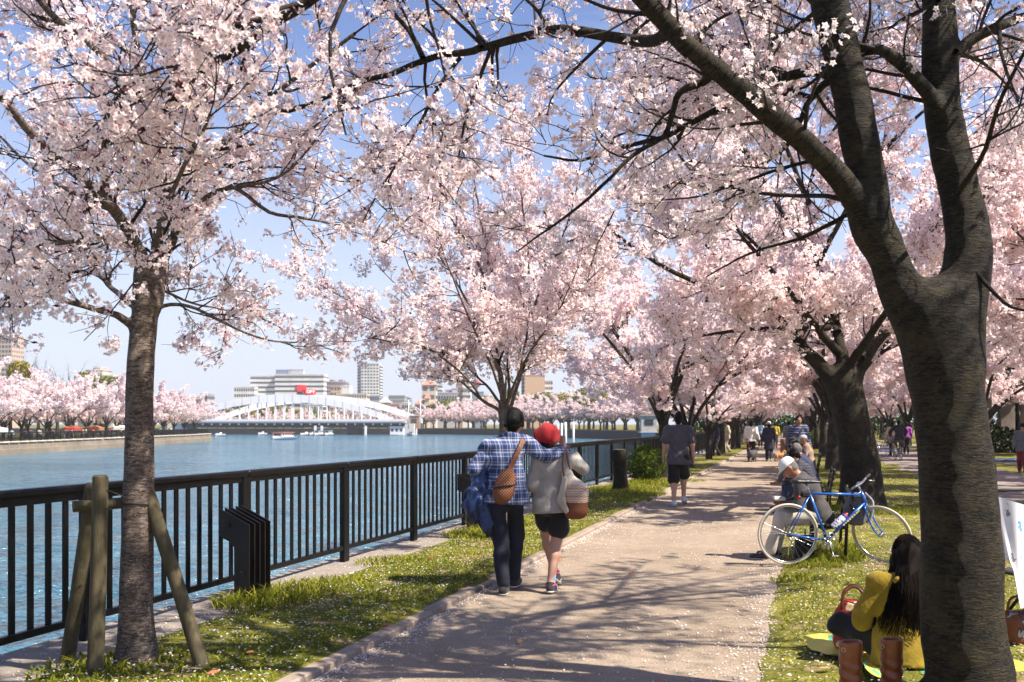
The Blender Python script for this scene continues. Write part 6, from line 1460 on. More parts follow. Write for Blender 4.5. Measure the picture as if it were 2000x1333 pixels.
def mat_tote():
    m, n, l, out = new_mat('tote_pattern'); tc = n.new('ShaderNodeTexCoord'); sp = n.new('ShaderNodeSeparateXYZ'); l.new(tc.outputs['Object'], sp.inputs[0]); z = sp.outputs[2]
    x = sp.outputs[0]; zig = math_n(n, l, 'PINGPONG', math_n(n, l, 'MULTIPLY', x, 1.0), .022); zz = math_n(n, l, 'ADD', z, math_n(n, l, 'MULTIPLY', zig, .55))
    fr = math_n(n, l, 'FRACT', math_n(n, l, 'MULTIPLY', zz, 14.0)); r = ramp(n, [(0, (.55, .47, .36)), (.18, (.06, .03, .05)), (.26, (.58, .50, .38)), (.42, (.50, .20, .05)), (.52, (.10, .05, .20)), (.60, (.55, .46, .30)), (.72, (.03, .03, .03)), (.78, (.58, .5, .38)), (.90, (.45, .10, .10))], 'CONSTANT'); l.new(fr, r.inputs[0])
    z2 = ramp(n, [(0, (.17, .05, .02)), (.345, (0, 0, 0)), (.3451, (.56, .49, .40))], 'CONSTANT'); l.new(z, z2.inputs[0])
    c1 = ramp(n, [(0, 0.0), (.120, 1.0), (.285, 0.0)], 'CONSTANT'); l.new(z, c1.inputs[0]); c0 = ramp(n, [(0, (.17, .055, .022)), (.120, (.57, .50, .41))], 'CONSTANT'); l.new(z, c0.inputs[0])
    bsdf(n, l, out, mix(n, l, c1.outputs[0], c0.outputs[0], r.outputs[0]), .8); return m
t = thing('tote_bag', 'cream patterned tote with brown base hanging from the woman\'s right shoulder', 'bag', (WX + .225, WY - .13, .72), -.25)
tp = [Cn((.02, 0, .06), (.0, 0, .20), .115, .125, .04, (0, 1, 0), .62), Cn((.0, 0, .20), (-.05, 0, .36), .12, .05, .05, (0, 1, 0), .55)]
link('body', sdf_mesh(tp, .008, (plane_cut((0, 0, -.035), (0, 0, -1)),), fold(5, .012, (26,))), mat_tote(), t)
link('flap', sdf_mesh([Cn((-.07, -.055, .33), (-.105, -.06, .14), .03, .042, .03, (.5, 1, 0), .35), Cn((-.105, -.06, .14), (-.055, -.07, .05), .045, .03, .03, (.5, 1, 0), .3)], .007), M('canvas_cream', (.56, .49, .40), None, .85, 6), t)
for dx, dy in ((-.035, -.03), (.03, .02)):
    mb = MB(); mb.tube(catmull([(-.05 + dx, dy, .36), (-.075 + dx * .6, dy, .50), (-.075, .07, .605), (-.06, .15, .635)], 14), .008, 6); mb.build('handle', SB2, t)
# man in grey t-shirt walking on
gp_ = walk(.10, .05, 'L'); gp_.update(anL=V3(-.085, -.10, .085), toL=V3(-.12, .09, .03), anR=V3(.10, .22, .14), toR=V3(.13, .38, .05), elL=V3(-.255, -.03, 1.14), haL=V3(-.275, .06, .89), elR=V3(.25, -.02, 1.14), haR=V3(.27, .08, .89), hf=V3(.02, 1, -.02))
gp_['knL'] = two_bone(gp_['hipL'], gp_['anL'], .43, .42, (0, 1, 0)); gp_['knR'] = two_bone(gp_['hipR'], gp_['anR'], .43, .42, (0, 1, 0))
clean(person('young man in charcoal t-shirt and black shorts walking away up the path', (3.16, 18.45, 0), -.15, 1.79, gp_, top=cloth('charcoal_jersey', (.075, .068, .085), (.055, .05, .064)), sleeve='short', top_len=.10, bottom='shorts', bmat=BLACKC, shoe=cloth('pale_trainer', (.55, .58, .66)), hair='short', h=.016, seed=14, fit=1.5, sfrac=.47))
# --- old man reading on the bench (faces the path: local +y is towards the path)
def seat_pose(lean=.25, knees=.16, reach=.35, hdown=.35, feet=((.34, 0), (.42, 0)), cross=False):
    L = lean; p = dict(pelv=V3(0, 0, .53), chest=V3(0, .32 * math.sin(L), .53 + .32 * math.cos(L)), neck=V3(0, .51 * math.sin(L * 1.15), .53 + .51 * math.cos(L * 1.15)))
    n = p['neck']; p['head'] = n + V3(0, .05 + .08 * hdown, .155 - .05 * hdown); p['hf'] = V3(0, 1, -hdown); p['shL'] = n + V3(-.185, -.01, -.055); p['shR'] = n + V3(.185, -.01, -.055)
    p['hipL'], p['hipR'] = V3(-.10, .02, .50), V3(.10, .02, .50)
    p['anL'], p['anR'] = V3(-knees, .46 + feet[0][0] - .34, .085 + feet[0][1]), V3(knees, .46 + feet[1][0] - .34, .085 + feet[1][1])
    for sd in 'LR': p['to' + sd] = p['an' + sd] + V3(.02 if sd == 'R' else -.02, .19, -.055); p['kn' + sd] = two_bone(p['hip' + sd], p['an' + sd], .44, .43, (0, .6, 1))
    p['haL'], p['haR'] = V3(-.09, reach, .66), V3(.09, reach, .66); p['elL'] = two_bone(p['shL'], p['haL'], .29, .26, (-1, -.6, -.6)); p['elR'] = two_bone(p['shR'], p['haR'], .29, .26, (1, -.6, -.6)); return p
BR = math.radians(90) + PROM_ROT      # facing the path
op = seat_pose(.42, .14, .40, .95, ((.47, 0), (.40, 0))); OX, OY = 3.53, 11.12
CREAM = cloth('cream_trousers', (.55, .50, .40), (.46, .41, .33)); STR = mat_stripes('striped_sock', (.02, .02, .025), (.30, .29, .27), 42, .62)
w = person('old man in white cap and charcoal jacket bent over on the near bench', (OX, OY, .0), BR, 1.68, op, skin=SKIN_T, top=cloth('charcoal_jacket', (.050, .043, .043), (.035, .03, .03)), top_len=.02, bmat=CREAM, shoe=M('black_leather', (.015, .014, .014), None, .25), hair='crop', hmat=HAIR_G, hat='cap', hatm=cloth('white_cap', (.80, .79, .78), None, .85, .15), h=.011, seed=31, fit=1.35, sock=(STR, .30),
           hands={'L': dict(d=V3(.3, .9, -.1), n=V3(.4, 0, .9), t=V3(.8, .2, .3), curl=.7), 'R': dict(d=V3(-.3, .9, -.1), n=V3(-.4, 0, .9), t=V3(-.8, .2, .3), curl=.7)})
s_ = w['_s']; clean(w); hd = op['head']; hf = nrm(op['hf']); hr = nrm(np.cross(hf, V3(0, 0, 1))); hu = np.cross(hr, hf); mb = MB()
for sg in (-1, 1): mb.torus((hd + hf * .098 + hr * .033 * sg + hu * .004) * s_, .024, .0025, hf, 18, 5); mb.tube([(hd + hf * .095 + hr * .056 * sg + hu * .008) * s_, (hd + hr * .082 * sg + hu * .006) * s_], .0022, 5)
mb.tube([(hd + hf * .103 - hr * .01 + hu * .006) * s_, (hd + hf * .103 + hr * .01 + hu * .006) * s_], .002, 5); mb.build('glasses', M('spectacle_metal', (.25, .2, .15), None, .3, metal=.8), w)
t = thing('paper_packet', 'white folded paper packet in the old man\'s hands', 'packet', (OX - .46 * .96, OY + .46 * .28 * .6 + .03, .69), BR); MB().box((0, 0, 0), (.20, .13, .03), Matrix.Rotation(0, 3, 'Z') and 0.1, bev=.006).box((.02, .02, .022), (.15, .10, .015), .15, bev=.004).build('folded_sheets', M('paper_white', (.78, .74, .68)), t)
# others sitting further along
clean(person('bald-headed man in navy jacket and navy trousers on the second bench', (G(.30, 17.3)[0], 17.3, 0), BR, 1.70, seat_pose(.38, .13, .42, .35), skin=SKIN_T, top=cloth('navy_jacket', (.018, .024, .07)), bmat=cloth('navy_trousers', (.010, .018, .065)), shoe=cloth('dark_shoe', (.02, .018, .017)), hair='crop', hmat=HAIR_G, h=.021, seed=41, fit=1.4))
p_ = seat_pose(.45, .10, .45, .5); p_['haR'] = V3(.0, .5, .58); clean(person('person in patterned grey top leaning forward on the second bench', (G(.28, 16.55)[0], 16.55, 0), BR, 1.62, p_, top=mat_stripes('grey_stripe', (.05, .05, .07), (.02, .02, .035), 22), bmat=cloth('navy_trousers', (.010, .018, .065)), shoe=cloth('dark_shoe', (.02, .018, .017)), hair='short', h=.021, seed=43, fit=1.3))
p_ = seat_pose(.35, .1, .35, .4); p_['anL'] = V3(.16, .62, .42); p_['toL'] = V3(.18, .80, .44); p_['knL'] = two_bone(p_['hipL'], p_['anL'], .44, .43, (0, .3, 1)); p_['anR'] = V3(.1, .66, .085); p_['toR'] = V3(.12, .85, .04); p_['knR'] = two_bone(p_['hipR'], p_['anR'], .44, .43, (0, .4, 1))
clean(person('person in black hat with tan shoes and crossed legs on the third bench', (G(.22, 24.6)[0], 24.6, 0), BR, 1.70, p_, top=BLACKC, bmat=cloth('grey_trousers', (.09, .10, .095)), shoe=cloth('tan_shoe', (.42, .23, .09)), hair='short', hat='bucket', hatm=BLACKC, h=.026, seed=45, fit=1.4, fingers=False))
clean(person('person in pale cap and red-brown jacket on the third bench', (G(.38, 25.5)[0], 25.5, 0), BR, 1.70, seat_pose(.2, .12, .36, .2), skin=SKIN_T, top=cloth('tan_jacket', (.33, .22, .16)), bmat=cloth('brown_trousers', (.08, .055, .05)), shoe=cloth('dark_shoe', (.02, .018, .017)), hair='crop', hmat=HAIR_G, hat='cap', hatm=cloth('grey_cap', (.42, .41, .40)), h=.026, seed=46, fit=1.4, fingers=False))
# man in striped shirt walking towards the camera
sp_ = walk(.16, .08, 'R'); sp_['hf'] = V3(-.1, 1, .10)
w = person('man in blue striped shirt with shoulder strap walking towards the benches', (7.83, 26.6, 0), math.pi - .1, 1.79, sp_, skin=M('skin_brown', (.38, .19, .12), None, .55), top=mat_stripes('navy_white_stripe', (.018, .025, .08), (.15, .17, .26), 15, .6), top_len=.06, bmat=BLACKC, shoe=cloth('dark_shoe', (.02, .018, .017)), hair='short', h=.02, seed=51, fit=1.4)
s_ = w['_s']; clean(w); mb = MB(); mb.tube(catmull([(-.13, .05, 1.47), (-.06, .15, 1.36), (.06, .155, 1.18), (.17, .12, 1.02)], 12) * s_, .018, 5); mb.build('strap', BLACKC, w)
t = thing('belt_bag', 'black bag at the striped-shirt man\'s waist', 'bag', (7.80, 26.42, .93), math.pi - .1); link('body', sdf_mesh([Bx((0, 0, 0), (.36, .12, .30), rd=.05)], .015), BLACKC, t); MB().box((-.1, .065, .1), (.05, .01, .035)).build('buckle', M('buckle_brass', (.6, .35, .1), None, .35), t)
# walkers with dogs
WHS = cloth('white_sweater', (.74, .72, .71)); NAVY = cloth('navy_coat', (.012, .014, .042))
w_ = walk(.12, .1, 'R'); w_['haR'] = V3(.32, .06, .93); clean(person('person in white sweater and black trousers walking the grey dog', ((1467 - 1000) / F * 41, 41, 0), -.25, 1.72, w_, top=WHS, top_len=.04, bmat=BLACKC, shoe=BLACKC, hair='bob', h=.03, seed=61, fit=1.9, fingers=False, face=False))
w_ = walk(.10, .06, 'L'); clean(person('woman in long navy coat and white hat walking the brown dog', ((1502 - 1000) / F * 40.5, 40.5, 0), -.3, 1.66, w_, top=NAVY, top_len=.34, bmat=cloth('navy_trousers', (.010, .018, .065)), shoe=cloth('lime_shoe', (.45, .42, .12)), hair='bob', hat='bucket', hatm=cloth('white_hat', (.75, .74, .72)), h=.03, seed=62, fit=1.6, fingers=False, face=False, coat=False, fem=True))
def dog(label, loc, rz, body, legs, size, fluffy, head_down=False, tailup=True):
    t = thing('dog', label, 'dog', loc, rz); s = size; pr = [Cn((0, -.20, .40), (0, .02, .38), .085, .10, .05), Cn((0, .02, .38), (0, .16, .41), .10, .105, .05)]
    hz = .34 if head_down else .60; hy = .36 if head_down else .28; pr += [Cn((0, .18, .45), (0, hy, hz), .07, .06, .05), El((0, hy + .04, hz + .01), (.062, .075, .062), None, .03), Cn((0, hy + .09, hz - .005), (0, hy + .17, hz - .03), .036, .026, .02)]
    for sg in (-1, 1):
        pr += [El((sg * .06, hy + .01, hz + .005), (.018, .03, .055), None, .015), Cn((sg * .06, .14, .38), (sg * .062, .13, .20), .045, .028, .03), Cn((sg * .062, .13, .20), (sg * .062, .145, .03), .026, .022, .02), Cn((sg * .062, .145, .025), (sg * .062, .18, .02), .024, .02, .01),
               Cn((sg * .065, -.20, .38), (sg * .07, -.14, .25), .065, .042, .03), Cn((sg * .07, -.14, .25), (sg * .07, -.235, .15), .036, .024, .02), Cn((sg * .07, -.235, .15), (sg * .07, -.215, .03), .022, .021, .02), Cn((sg * .07, -.215, .025), (sg * .07, -.175, .02), .023, .019, .01)]
    pr += [Cn((0, -.26, .44), (0, -.32, .62 if tailup else .34), .028, .02, .03)]
    if fluffy: pr += [El((0, -.10, .40), (.16, .20, .155), None, .05), El((0, .10, .43), (.145, .14, .15), None, .05), El((0, hy, hz + .02), (.09, .09, .09), None, .04), El((0, -.32, .62), (.06, .06, .07), None, .03)]
    link('body', sdf_mesh(pr, .016, (), fold(3, .014 if fluffy else .004, (50, 80)), scale=s), body, t)
    for sg in (-1, 1): MB().lathe([(0, -.01), (.01, 0), (0, .01)], (sg * .035 * s, (hy + .10) * s, (hz + .025) * s), 6).build('eye', EYE, t)
    MB().lathe([(0, -.014), (.014, 0), (0, .014)], (0, (hy + .195) * s, (hz - .02) * s), 8).build('nose', EYE, t)
    return t
dog('fluffy grey dog on a red lead on the path', (1470 / F * 0 + (1471 - 1000) / F * 40, 40, 0), math.radians(-50), M('grey_fur', (.10, .10, .105), (.05, .05, .055), .95, 30, .8, 60), None, .86, True)
dog('small tan brown dog walking beside the navy coat woman', ((1522 - 1000) / F * 40, 40, 0), math.radians(-80), M('tan_fur', (.46, .25, .11), (.34, .17, .07), .95, 30, .8, 60), None, .72, False, False, False)
def lead(label, a, b, mat):
    mb = MB(); m_ = (np.array(a) + b) / 2 - (0, 0, .08); mb.tube(catmull([a, m_, b], 10), .008, 5); o = mb.build('dog_lead', mat, loc=None); tag(o, label, 'dog lead')
lead('red lead between the white-sweatered walker and the grey dog', V3(9.86, 41.0, .93), V3(9.98, 40.2, .50), M('lead_red', (.7, .03, .03))); lead('thin red lead between the navy coat woman and the brown dog', V3(10.95, 40.6, .85), V3(11.12, 40.05, .36), M('lead_red', (.7, .03, .03)))
# more people down the path and in the park
def walker(label, u, Y, rz, Ht, top, bmat, hair='short', hat=None, hatm=None, sl='long', coat=0.0, lead_='L', skin=SKIN, grp=None, bottom='trousers', z=0.0, hm=HAIR):
    clean(person(label, ((u - 1000) / F * Y, Y, z), rz, Ht, walk(.14, .1, lead_), skin=skin, top=top, sleeve=sl, top_len=coat, bottom=bottom, bmat=bmat, shoe=BLACKC, hair=hair, hmat=hm, hat=hat, hatm=hatm, h=.042, face=False, fingers=False, seed=int(u), fit=1.5, sole=False, group=grp))
walker('walker in grey rucksack top and dark trousers behind the navy coat', 1541, 50, -.3, 1.72, cloth('grey_top', (.25, .24, .25)), cloth('dark_trousers', (.03, .03, .05)), hat='cap', hatm=NAVY)
walker('distant walker in yellow top on the path', 1514, 62, -.3, 1.66, cloth('yellow_top', (.72, .55, .05)), BLACKC)
walker('distant walker in light blue top on the path', 1485, 66, -.3, 1.70, cloth('sky_top', (.35, .52, .68)), cloth('dark_trousers', (.03, .03, .05)))
walker('distant walker in red top beside the path', 1551, 58, 2.9, 1.62, cloth('red_top', (.45, .07, .07)), BLACKC)
walker('person in beige coat raising a camera by the railing', 1421, 52, 1.4, 1.72, cloth('beige_coat', (.55, .43, .29)), cloth('beige_trousers', (.42, .35, .27)), coat=.1)
walker('person in blue jeans and white shirt among the row of trunks', 1440, 62, .8, 1.68, cloth('white_shirt', (.72, .72, .75)), cloth('blue_jeans', (.10, .18, .36)))
walker('person in dark jacket leaning at the railing', 1400, 46.5, 1.3, 1.66, NAVY, BLACKC)
walker('walker in white shirt at the far end of the promenade', 1466, 88, -.3, 1.7, cloth('white_shirt', (.72, .72, .75)), BLACKC)
walker('walker in pink top at the far end of the promenade', 1500, 95, 2.9, 1.6, cloth('pink_top', (.7, .35, .42)), BLACKC)
walker('walker in black at the far end of the promenade', 1486, 82, -.3, 1.75, BLACKC, BLACKC)
walker('woman in bright pink coat and lilac hat on the park road', 1694, 50, 1.2, 1.60, cloth('pink_coat', (.75, .06, .28)), cloth('pink_trousers', (.6, .10, .3)), hat='bucket', hatm=cloth('lilac_hat', (.48, .30, .58)), coat=.15, z=.034)
walker('woman in purple top beyond the cyclist', 1770, 50, -.4, 1.66, cloth('purple_top', (.36, .06, .38)), BLACKC, hair='bob', hm=HAIR_B, z=0.0)
walker('person in cream coat left of the cyclist', 1743, 46, -.5, 1.62, cloth('cream_coat', (.62, .48, .40)), BLACKC, hair='long', coat=.2, z=.034)
walker('woman in grey jacket and dark red skirt at the right edge', 1997, 30.5, 2.6, 1.62, cloth('grey_jacket', (.16, .17, .20)), cloth('wine_skirt', (.22, .025, .025)), hair='long', bottom='trousers', coat=.1, z=-.03)
# crowd along the opposite bank, copied from two figures
PRO = []
for k in range(2):
    q = person('', (0, 0, -50), 0, 1.68, walk(.1, .06, 'LR'[k]), top=cloth('crowd_top', (.6, .6, .6)), bmat=BLACKC, shoe=None, hair='bob' if k else 'short', h=.055, face=False, fingers=False, seed=90 + k, fit=1.6); clean(q); PRO.append(q)
names = ['white', 'beige', 'pink', 'navy', 'black', 'grey', 'red', 'light blue', 'brown', 'cream', 'yellow']; colr = [(.74, .73, .72), (.5, .4, .3), (.7, .42, .45), (.03, .04, .1), (.015, .015, .015), (.3, .3, .3), (.6, .05, .05), (.4, .55, .7), (.22, .13, .09), (.65, .58, .48), (.7, .55, .12)]
seen = {}
for i in range(44):
    Y_ = 96 + i * 2.35 + RNG.uniform(-.8, .8); X_ = -60.3 - (Y_ - 100) * .068 - RNG.uniform(.9, 3.4); ci = int(RNG.integers(0, 11)); q = PRO[i % 2] if i < 2 else dup(PRO[i % 2])
    q.location = (X_, Y_, -.72); q.rotation_euler = (0, 0, RNG.uniform(0, 6.28)); seen[ci] = seen.get(ci, 0) + 1
    tag(q, '%s figure in %s top from the left in the opposite bank crowd' % (ORD[seen[ci] - 1], names[ci]), 'person', 'crowd on the opposite bank in %s' % names[ci])
    for ch in q.children:
        if ch.name.startswith('shirt'):
            ch.material_slots[0].link = 'OBJECT'; ch.material_slots[0].material = cloth('crowd_' + names[ci].replace(' ', '_'), colr[ci])
# woman in yellow sitting on the ground
YEL = cloth('mustard_wool', (.30, .205, .009), (.22, .148, .006), .95, .5); YX, YY = 2.465, 6.1
yp = dict(pelv=V3(.0, 0, .13), chest=V3(.0, .06, .42), neck=V3(.02, .09, .60), head=V3(.05, .13, .75), hf=V3(.25, 1, -.25), shL=V3(-.17, .08, .545), shR=V3(.19, .08, .55), elL=V3(-.265, .10, .29), haL=V3(-.16, .30, .20), elR=V3(.27, .14, .30), haR=V3(.14, .34, .24),
          hipL=V3(-.10, .04, .12), hipR=V3(.10, .04, .12), anL=V3(-.02, .42, .08), toL=V3(.12, .50, .05), anR=V3(.10, .36, .09), toR=V3(-.06, .44, .06))
yp['knL'] = V3(-.36, .28, .22); yp['knR'] = V3(.36, .34, .20)
clean(person('woman in mustard cardigan with long dark hair sitting on the grass', (YX, YY, .03), -.12, 1.62, yp, top=YEL, top_len=.05, bmat=BLACKC, shoe=None, hair=None, h=.011, fem=True, seed=71, fit=1.7, wrk=1.8, sock=BLACKC))
yw = [o for o in bpy.data.objects if o.get('label', '').startswith('woman in mustard')][0]; hd = yp['head']; s_ = 1.62 / 1.745
hp = [El(hd + (0, -.012, .012), (.09, .106, .12), None, .02), Cn(hd + (-.01, -.06, 0), hd + (-.03, -.115, -.14), .082, .085, .04), Cn(hd + (-.03, -.115, -.14), hd + (-.035, -.15, -.25), .08, .05, .03), Cn(hd + (-.075, -.02, -.02), hd + (-.10, -.085, -.20), .05, .035, .03), Cn(hd + (.02, -.11, -.18), hd + (.05, -.165, -.32), .04, .016, .02), Cn(hd + (-.02, -.12, -.2), hd + (.0, -.175, -.36), .03, .008, .02), Cn(hd + (.06, -.05, -.1), hd + (.09, -.12, -.26), .05, .02, .02)]
link('hair', sdf_mesh(hp, .008, [lambda g: -((g - (hd + V3(.02, .10, -.05))) @ nrm(V3(-.2, -.8, .6)))], fold(77, .010, (70, 110), (1, 1, .12)), scale=s_ * .985), HAIR_B, yw)
strands('hair_strands', yw, HAIR_B, hd, s_, 1100, .46, 5, w=.0042, swing=.22, bk=.30)
link('hood', sdf_mesh([Cn(V3(-.04, -.02, .535), V3(.14, -.02, .535), .05, None, .05), Cn(V3(.02, -.045, .48), V3(.11, -.045, .48), .055, None, .06), El((.07, -.04, .44), (.08, .045, .06), None, .05)], .010, (), fold(6, .012, (24, 40))), YEL, yw)
mp_ = [o for o in bpy.data.objects if o.get('label', '').startswith('man in blue plaid')][0]; strands('hair_strands', mp_, HAIR, mp['head'], 1.71 / 1.745, 700, .02, 6, (.087, .103, .119), 3.1, .003)
# ---------------- benches ----------------
BENCH_M = M('bench_iron', (.012, .012, .013), None, .5, 4, spec=.25)
def bench(label, o, Y, L=1.5):
    t = thing('park_bench', label, 'bench', G(o, Y, .01), PROM_ROT, 'benches facing the path')
    sl_ = MB().box((0, 0, 0), (.075, L, .03), bev=.006).mesh(); sl_.materials.append(BENCH_M)
    for k in range(4): link('seat_slat', sl_, None, t, loc=(-.155 + k * .10, 0, .425))
    for k in range(3): link('back_slat', sl_, None, t, loc=(.21 + .02 * k, 0, .54 + k * .10), rot=(0, math.radians(78), 0))
    for y in (-L * .42, L * .42):
        mb = MB(); mb.tube([(-.17, y, 0), (-.17, y, .41)], .018, 8).tube([(.17, y, 0), (.19, y, .45), (.25, y, .80)], .018, 8).tube([(-.18, y, .40), (.19, y, .40)], .016, 8); mb.build('leg_frame', BENCH_M, t)
    return t
bench('black slatted bench beneath the old man in the white cap', .36, 11.35); bench('black slatted bench under the bald man', .38, 16.95); bench('black slatted bench under the person with crossed legs', .36, 25.05)
# rucksack and dark bag by the old man
t = thing('rucksack', 'grey rucksack with pale straps beside the old man on the bench', 'rucksack', (3.80, 10.72, .45), BR)
link('body', sdf_mesh([Bx((0, 0, .17), (.26, .20, .36), rd=.06), Bx((0, .09, .12), (.20, .10, .20), rd=.04, k=.03)], .012, (), fold(3, .012, (20,))), cloth('rucksack_grey', (.10, .10, .115)), t); mb = MB()
for sx in (-.08, .0, .08): mb.tube(catmull([(sx, -.09, .34), (sx * 1.1 - .02, -.16, .25), (sx - .01, -.14, .08), (sx, -.10, .02)], 10), .013, 6)
mb.build('straps', M('strap_pale', (.50, .50, .52)), t)
t = thing('holdall', 'black bag standing on the ground under the near bench', 'bag', (3.30, 10.95, .02), BR); link('body', sdf_mesh([Bx((0, 0, .13), (.34, .20, .26), rd=.05)], .012, (), fold(5, .012, (18,))), BLACKC, t)
MB().tube(catmull([(-.10, 0, .24), (-.06, 0, .33), (.06, 0, .33), (.10, 0, .24)], 10), .010, 6).build('handle', BLACKC, t)

# ---------------- bicycles ----------------
CHR = M('chrome', (.62, .62, .62), None, .22, metal=1.0); RUB = M('black_rubber', (.012, .012, .012), None, .7); SAD = M('saddle_black', (.02, .02, .022), None, .4)
def bicycle(label, loc, rz, fm, tyre, steer=0.0, city=False, lean=0.0, group=None):
    t = thing('bicycle', label, 'bicycle', loc, rz, group); t.rotation_euler[0] = lean
    R = .335; RH, BBp, SC, HT, HB, FH = V3(0, 0, R), V3(.427, 0, .272), V3(.233, 0, .775), V3(.800, 0, .785), V3(.850, 0, .665), V3(1.025, 0, R)
    def wheel(M4, par):
        w = bpy.data.objects.new('wheel', None); COL.objects.link(w); w.parent = par; w.matrix_local = M4
        MB().torus((0, 0, 0), R - .013, .0135, (0, 1, 0), 48, 8).build('tyre', tyre, w); MB().torus((0, 0, 0), R - .033, .009, (0, 1, 0), 48, 6).build('rim', CHR, w)
        mb = MB()
        for k in range(28):
            a = 2 * math.pi * k / 28; b = a + (.5 if k % 2 else -.5); sy = .026 if (k // 2) % 2 else -.026
            mb.tube([(.02 * math.cos(b), sy, .02 * math.sin(b)), ((R - .036) * math.cos(a), 0, (R - .036) * math.sin(a))], .0013, 3, False)
        mb.build('spokes', CHR, w, kind='stuff'); MB().lathe([(.0, -.05), (.012, -.05), (.012, -.03), (.024, -.028), (.015, -.02), (.015, .02), (.024, .028), (.012, .03), (.012, .05), (0, .05)], k=12, M=((1, 0, 0), (0, 0, 1), (0, 1, 0))).build('hub', CHR, w)
        return w
    wheel(Matrix.Translation(RH), t)
    mb = MB(); mb.tube([SC, HT + V3(-.01, 0, -.02)], .0145, 10).tube([BBp, HB + V3(.0, 0, .02)], .0165, 10).tube([BBp, SC + nrm(SC - BBp) * .03], .0150, 10).tube([HB - V3(0, 0, .01) + V3(.005, 0, 0), HT + V3(-.005, 0, .015)], .0185, 12)
    for sy in (-1, 1): mb.tube([BBp + V3(-.03, sy * .03, 0), RH + V3(0, sy * .06, 0)], .0095, 8).tube([SC + V3(.0, sy * .012, -.01), RH + V3(0, sy * .058, 0)], .0075, 8)
    mb.lathe([(.0, -.036), (.021, -.036), (.021, .036), (0, .036)], BBp, 12, ((1, 0, 0), (0, 0, 1), (0, 1, 0))); mb.build('frame', fm, t)
    st = nrm(HT - HB); Rm = Matrix.Rotation(steer, 4, Vector(st)); fk = bpy.data.objects.new('fork', None); COL.objects.link(fk); fk.parent = t; fk.matrix_local = Matrix.Translation(HB) @ Rm
    mb = MB(); q = lambda p: p - HB; mb.tube([q(HB + V3(0, -.04, -.02)), q(HB + V3(0, .04, -.02))], .015, 8)
    for sy in (-1, 1): mb.tube(catmull([q(HB + V3(.003, sy * .04, -.02)), q(HB + V3(.06, sy * .05, -.17)), q(HB + V3(.125, sy * .054, -.28)), q(FH + V3(0, sy * .056, 0))], 12), np.linspace(.012, .007, 12), 8)
    mb.build('fork_blades', fm, fk); wheel(Matrix.Translation(Vector(q(FH))), fk)
    mb = MB(); s0_ = q(HT); top = s0_ + st * .115; mb.tube([s0_, top], .0115, 8); fwd = top + V3(.05, 0, .012); mb.tube([top, fwd], .0125, 8)
    if city: pts = [(-.15, -.30, .10), (-.02, -.27, .09), (.02, -.1, .02), (.02, .1, .02), (-.02, .27, .09), (-.15, .30, .10)]
    else: pts = [(-.02, -.25, -.0), (-.015, -.14, .0), (0, 0, 0), (-.015, .14, .0), (-.02, .25, -.0)]
    bp = catmull([V3(*p) + fwd for p in pts], 22); mb.tube(bp, .0115, 8)
    for sy in (-1, 1): mb.tube(catmull([V3(.02, sy * .12, -.01) + fwd, V3(.06, sy * .17, -.03) + fwd, V3(.04, sy * .23, -.045) + fwd], 8), .005, 5)
    mb.build('handlebar', CHR, fk); mb = MB(); mb.tube(bp[:6], .016, 8).tube(bp[-6:], .016, 8); mb.build('grips', RUB, fk); MB().tube(catmull([fwd + V3(.04, .10, -.01), fwd + V3(.11, .06, -.09), q(HB + V3(.06, .0, .01))], 10), .0025, 4).build('brake_cable', RUB, fk)
    MB().box(q(HB + V3(.022, 0, -.045)), (.03, .07, .05)).build('brake', CHR, fk)
    mb = MB(); sp = SC + nrm(SC - BBp) * .115; mb.tube([SC, sp], .0125, 8); mb.build('seat_post', CHR, t)
    link('saddle', sdf_mesh([Cn(sp + V3(-.10, 0, .028), sp + V3(.0, 0, .025), .068, .045, .03, (0, 0, 1), .42), Cn(sp + V3(.0, 0, .025), sp + V3(.155, 0, .018), .040, .017, .03, (0, 0, 1), .7)], .008), SAD, t)
    mb = MB(); ay = V3(0, -.05, 0); mb.torus(BBp + ay, .088, .006, (0, 1, 0), 32, 6).torus(BBp + ay, .045, .006, (0, 1, 0), 20, 6)
    for k in range(5): a = 2 * math.pi * k / 5 + .2; mb.tube([BBp + ay, BBp + ay + V3(.085 * math.cos(a), 0, .085 * math.sin(a))], .008, 6)
    mb.build('chainring', CHR, t); cd = nrm(V3(.28, 0, -1)) * .165; mb = MB(); mb.tube([BBp + ay + (0, -.018, 0), BBp + ay + cd + (0, -.025, 0)], np.array((.012, .009)), 8).tube([BBp - ay, BBp - ay - cd + (0, .02, 0)], .010, 8); mb.build('cranks', CHR, t)
    for pc, sy in ((BBp + ay + cd, -1), (BBp - ay - cd, 1)): MB().box(pc + V3(.0, sy * .055, 0), (.08, .07, .018), bev=.004).build('pedal', RUB if city else CHR, t)
    mb = MB()
    for dz, r2 in ((.088, .03), (-.086, .022)): mb.tube([BBp + ay + V3(0, 0, dz), RH + ay + V3(0, 0, r2)], .0035, 4)
    mb.lathe([(.0, -.006), (.034, -.006), (.034, .006), (0, .006)], RH + ay, 14, ((1, 0, 0), (0, 0, 1), (0, 1, 0))); mb.build('chain', M('chain_steel', (.25, .23, .2), None, .4, metal=.8), t)
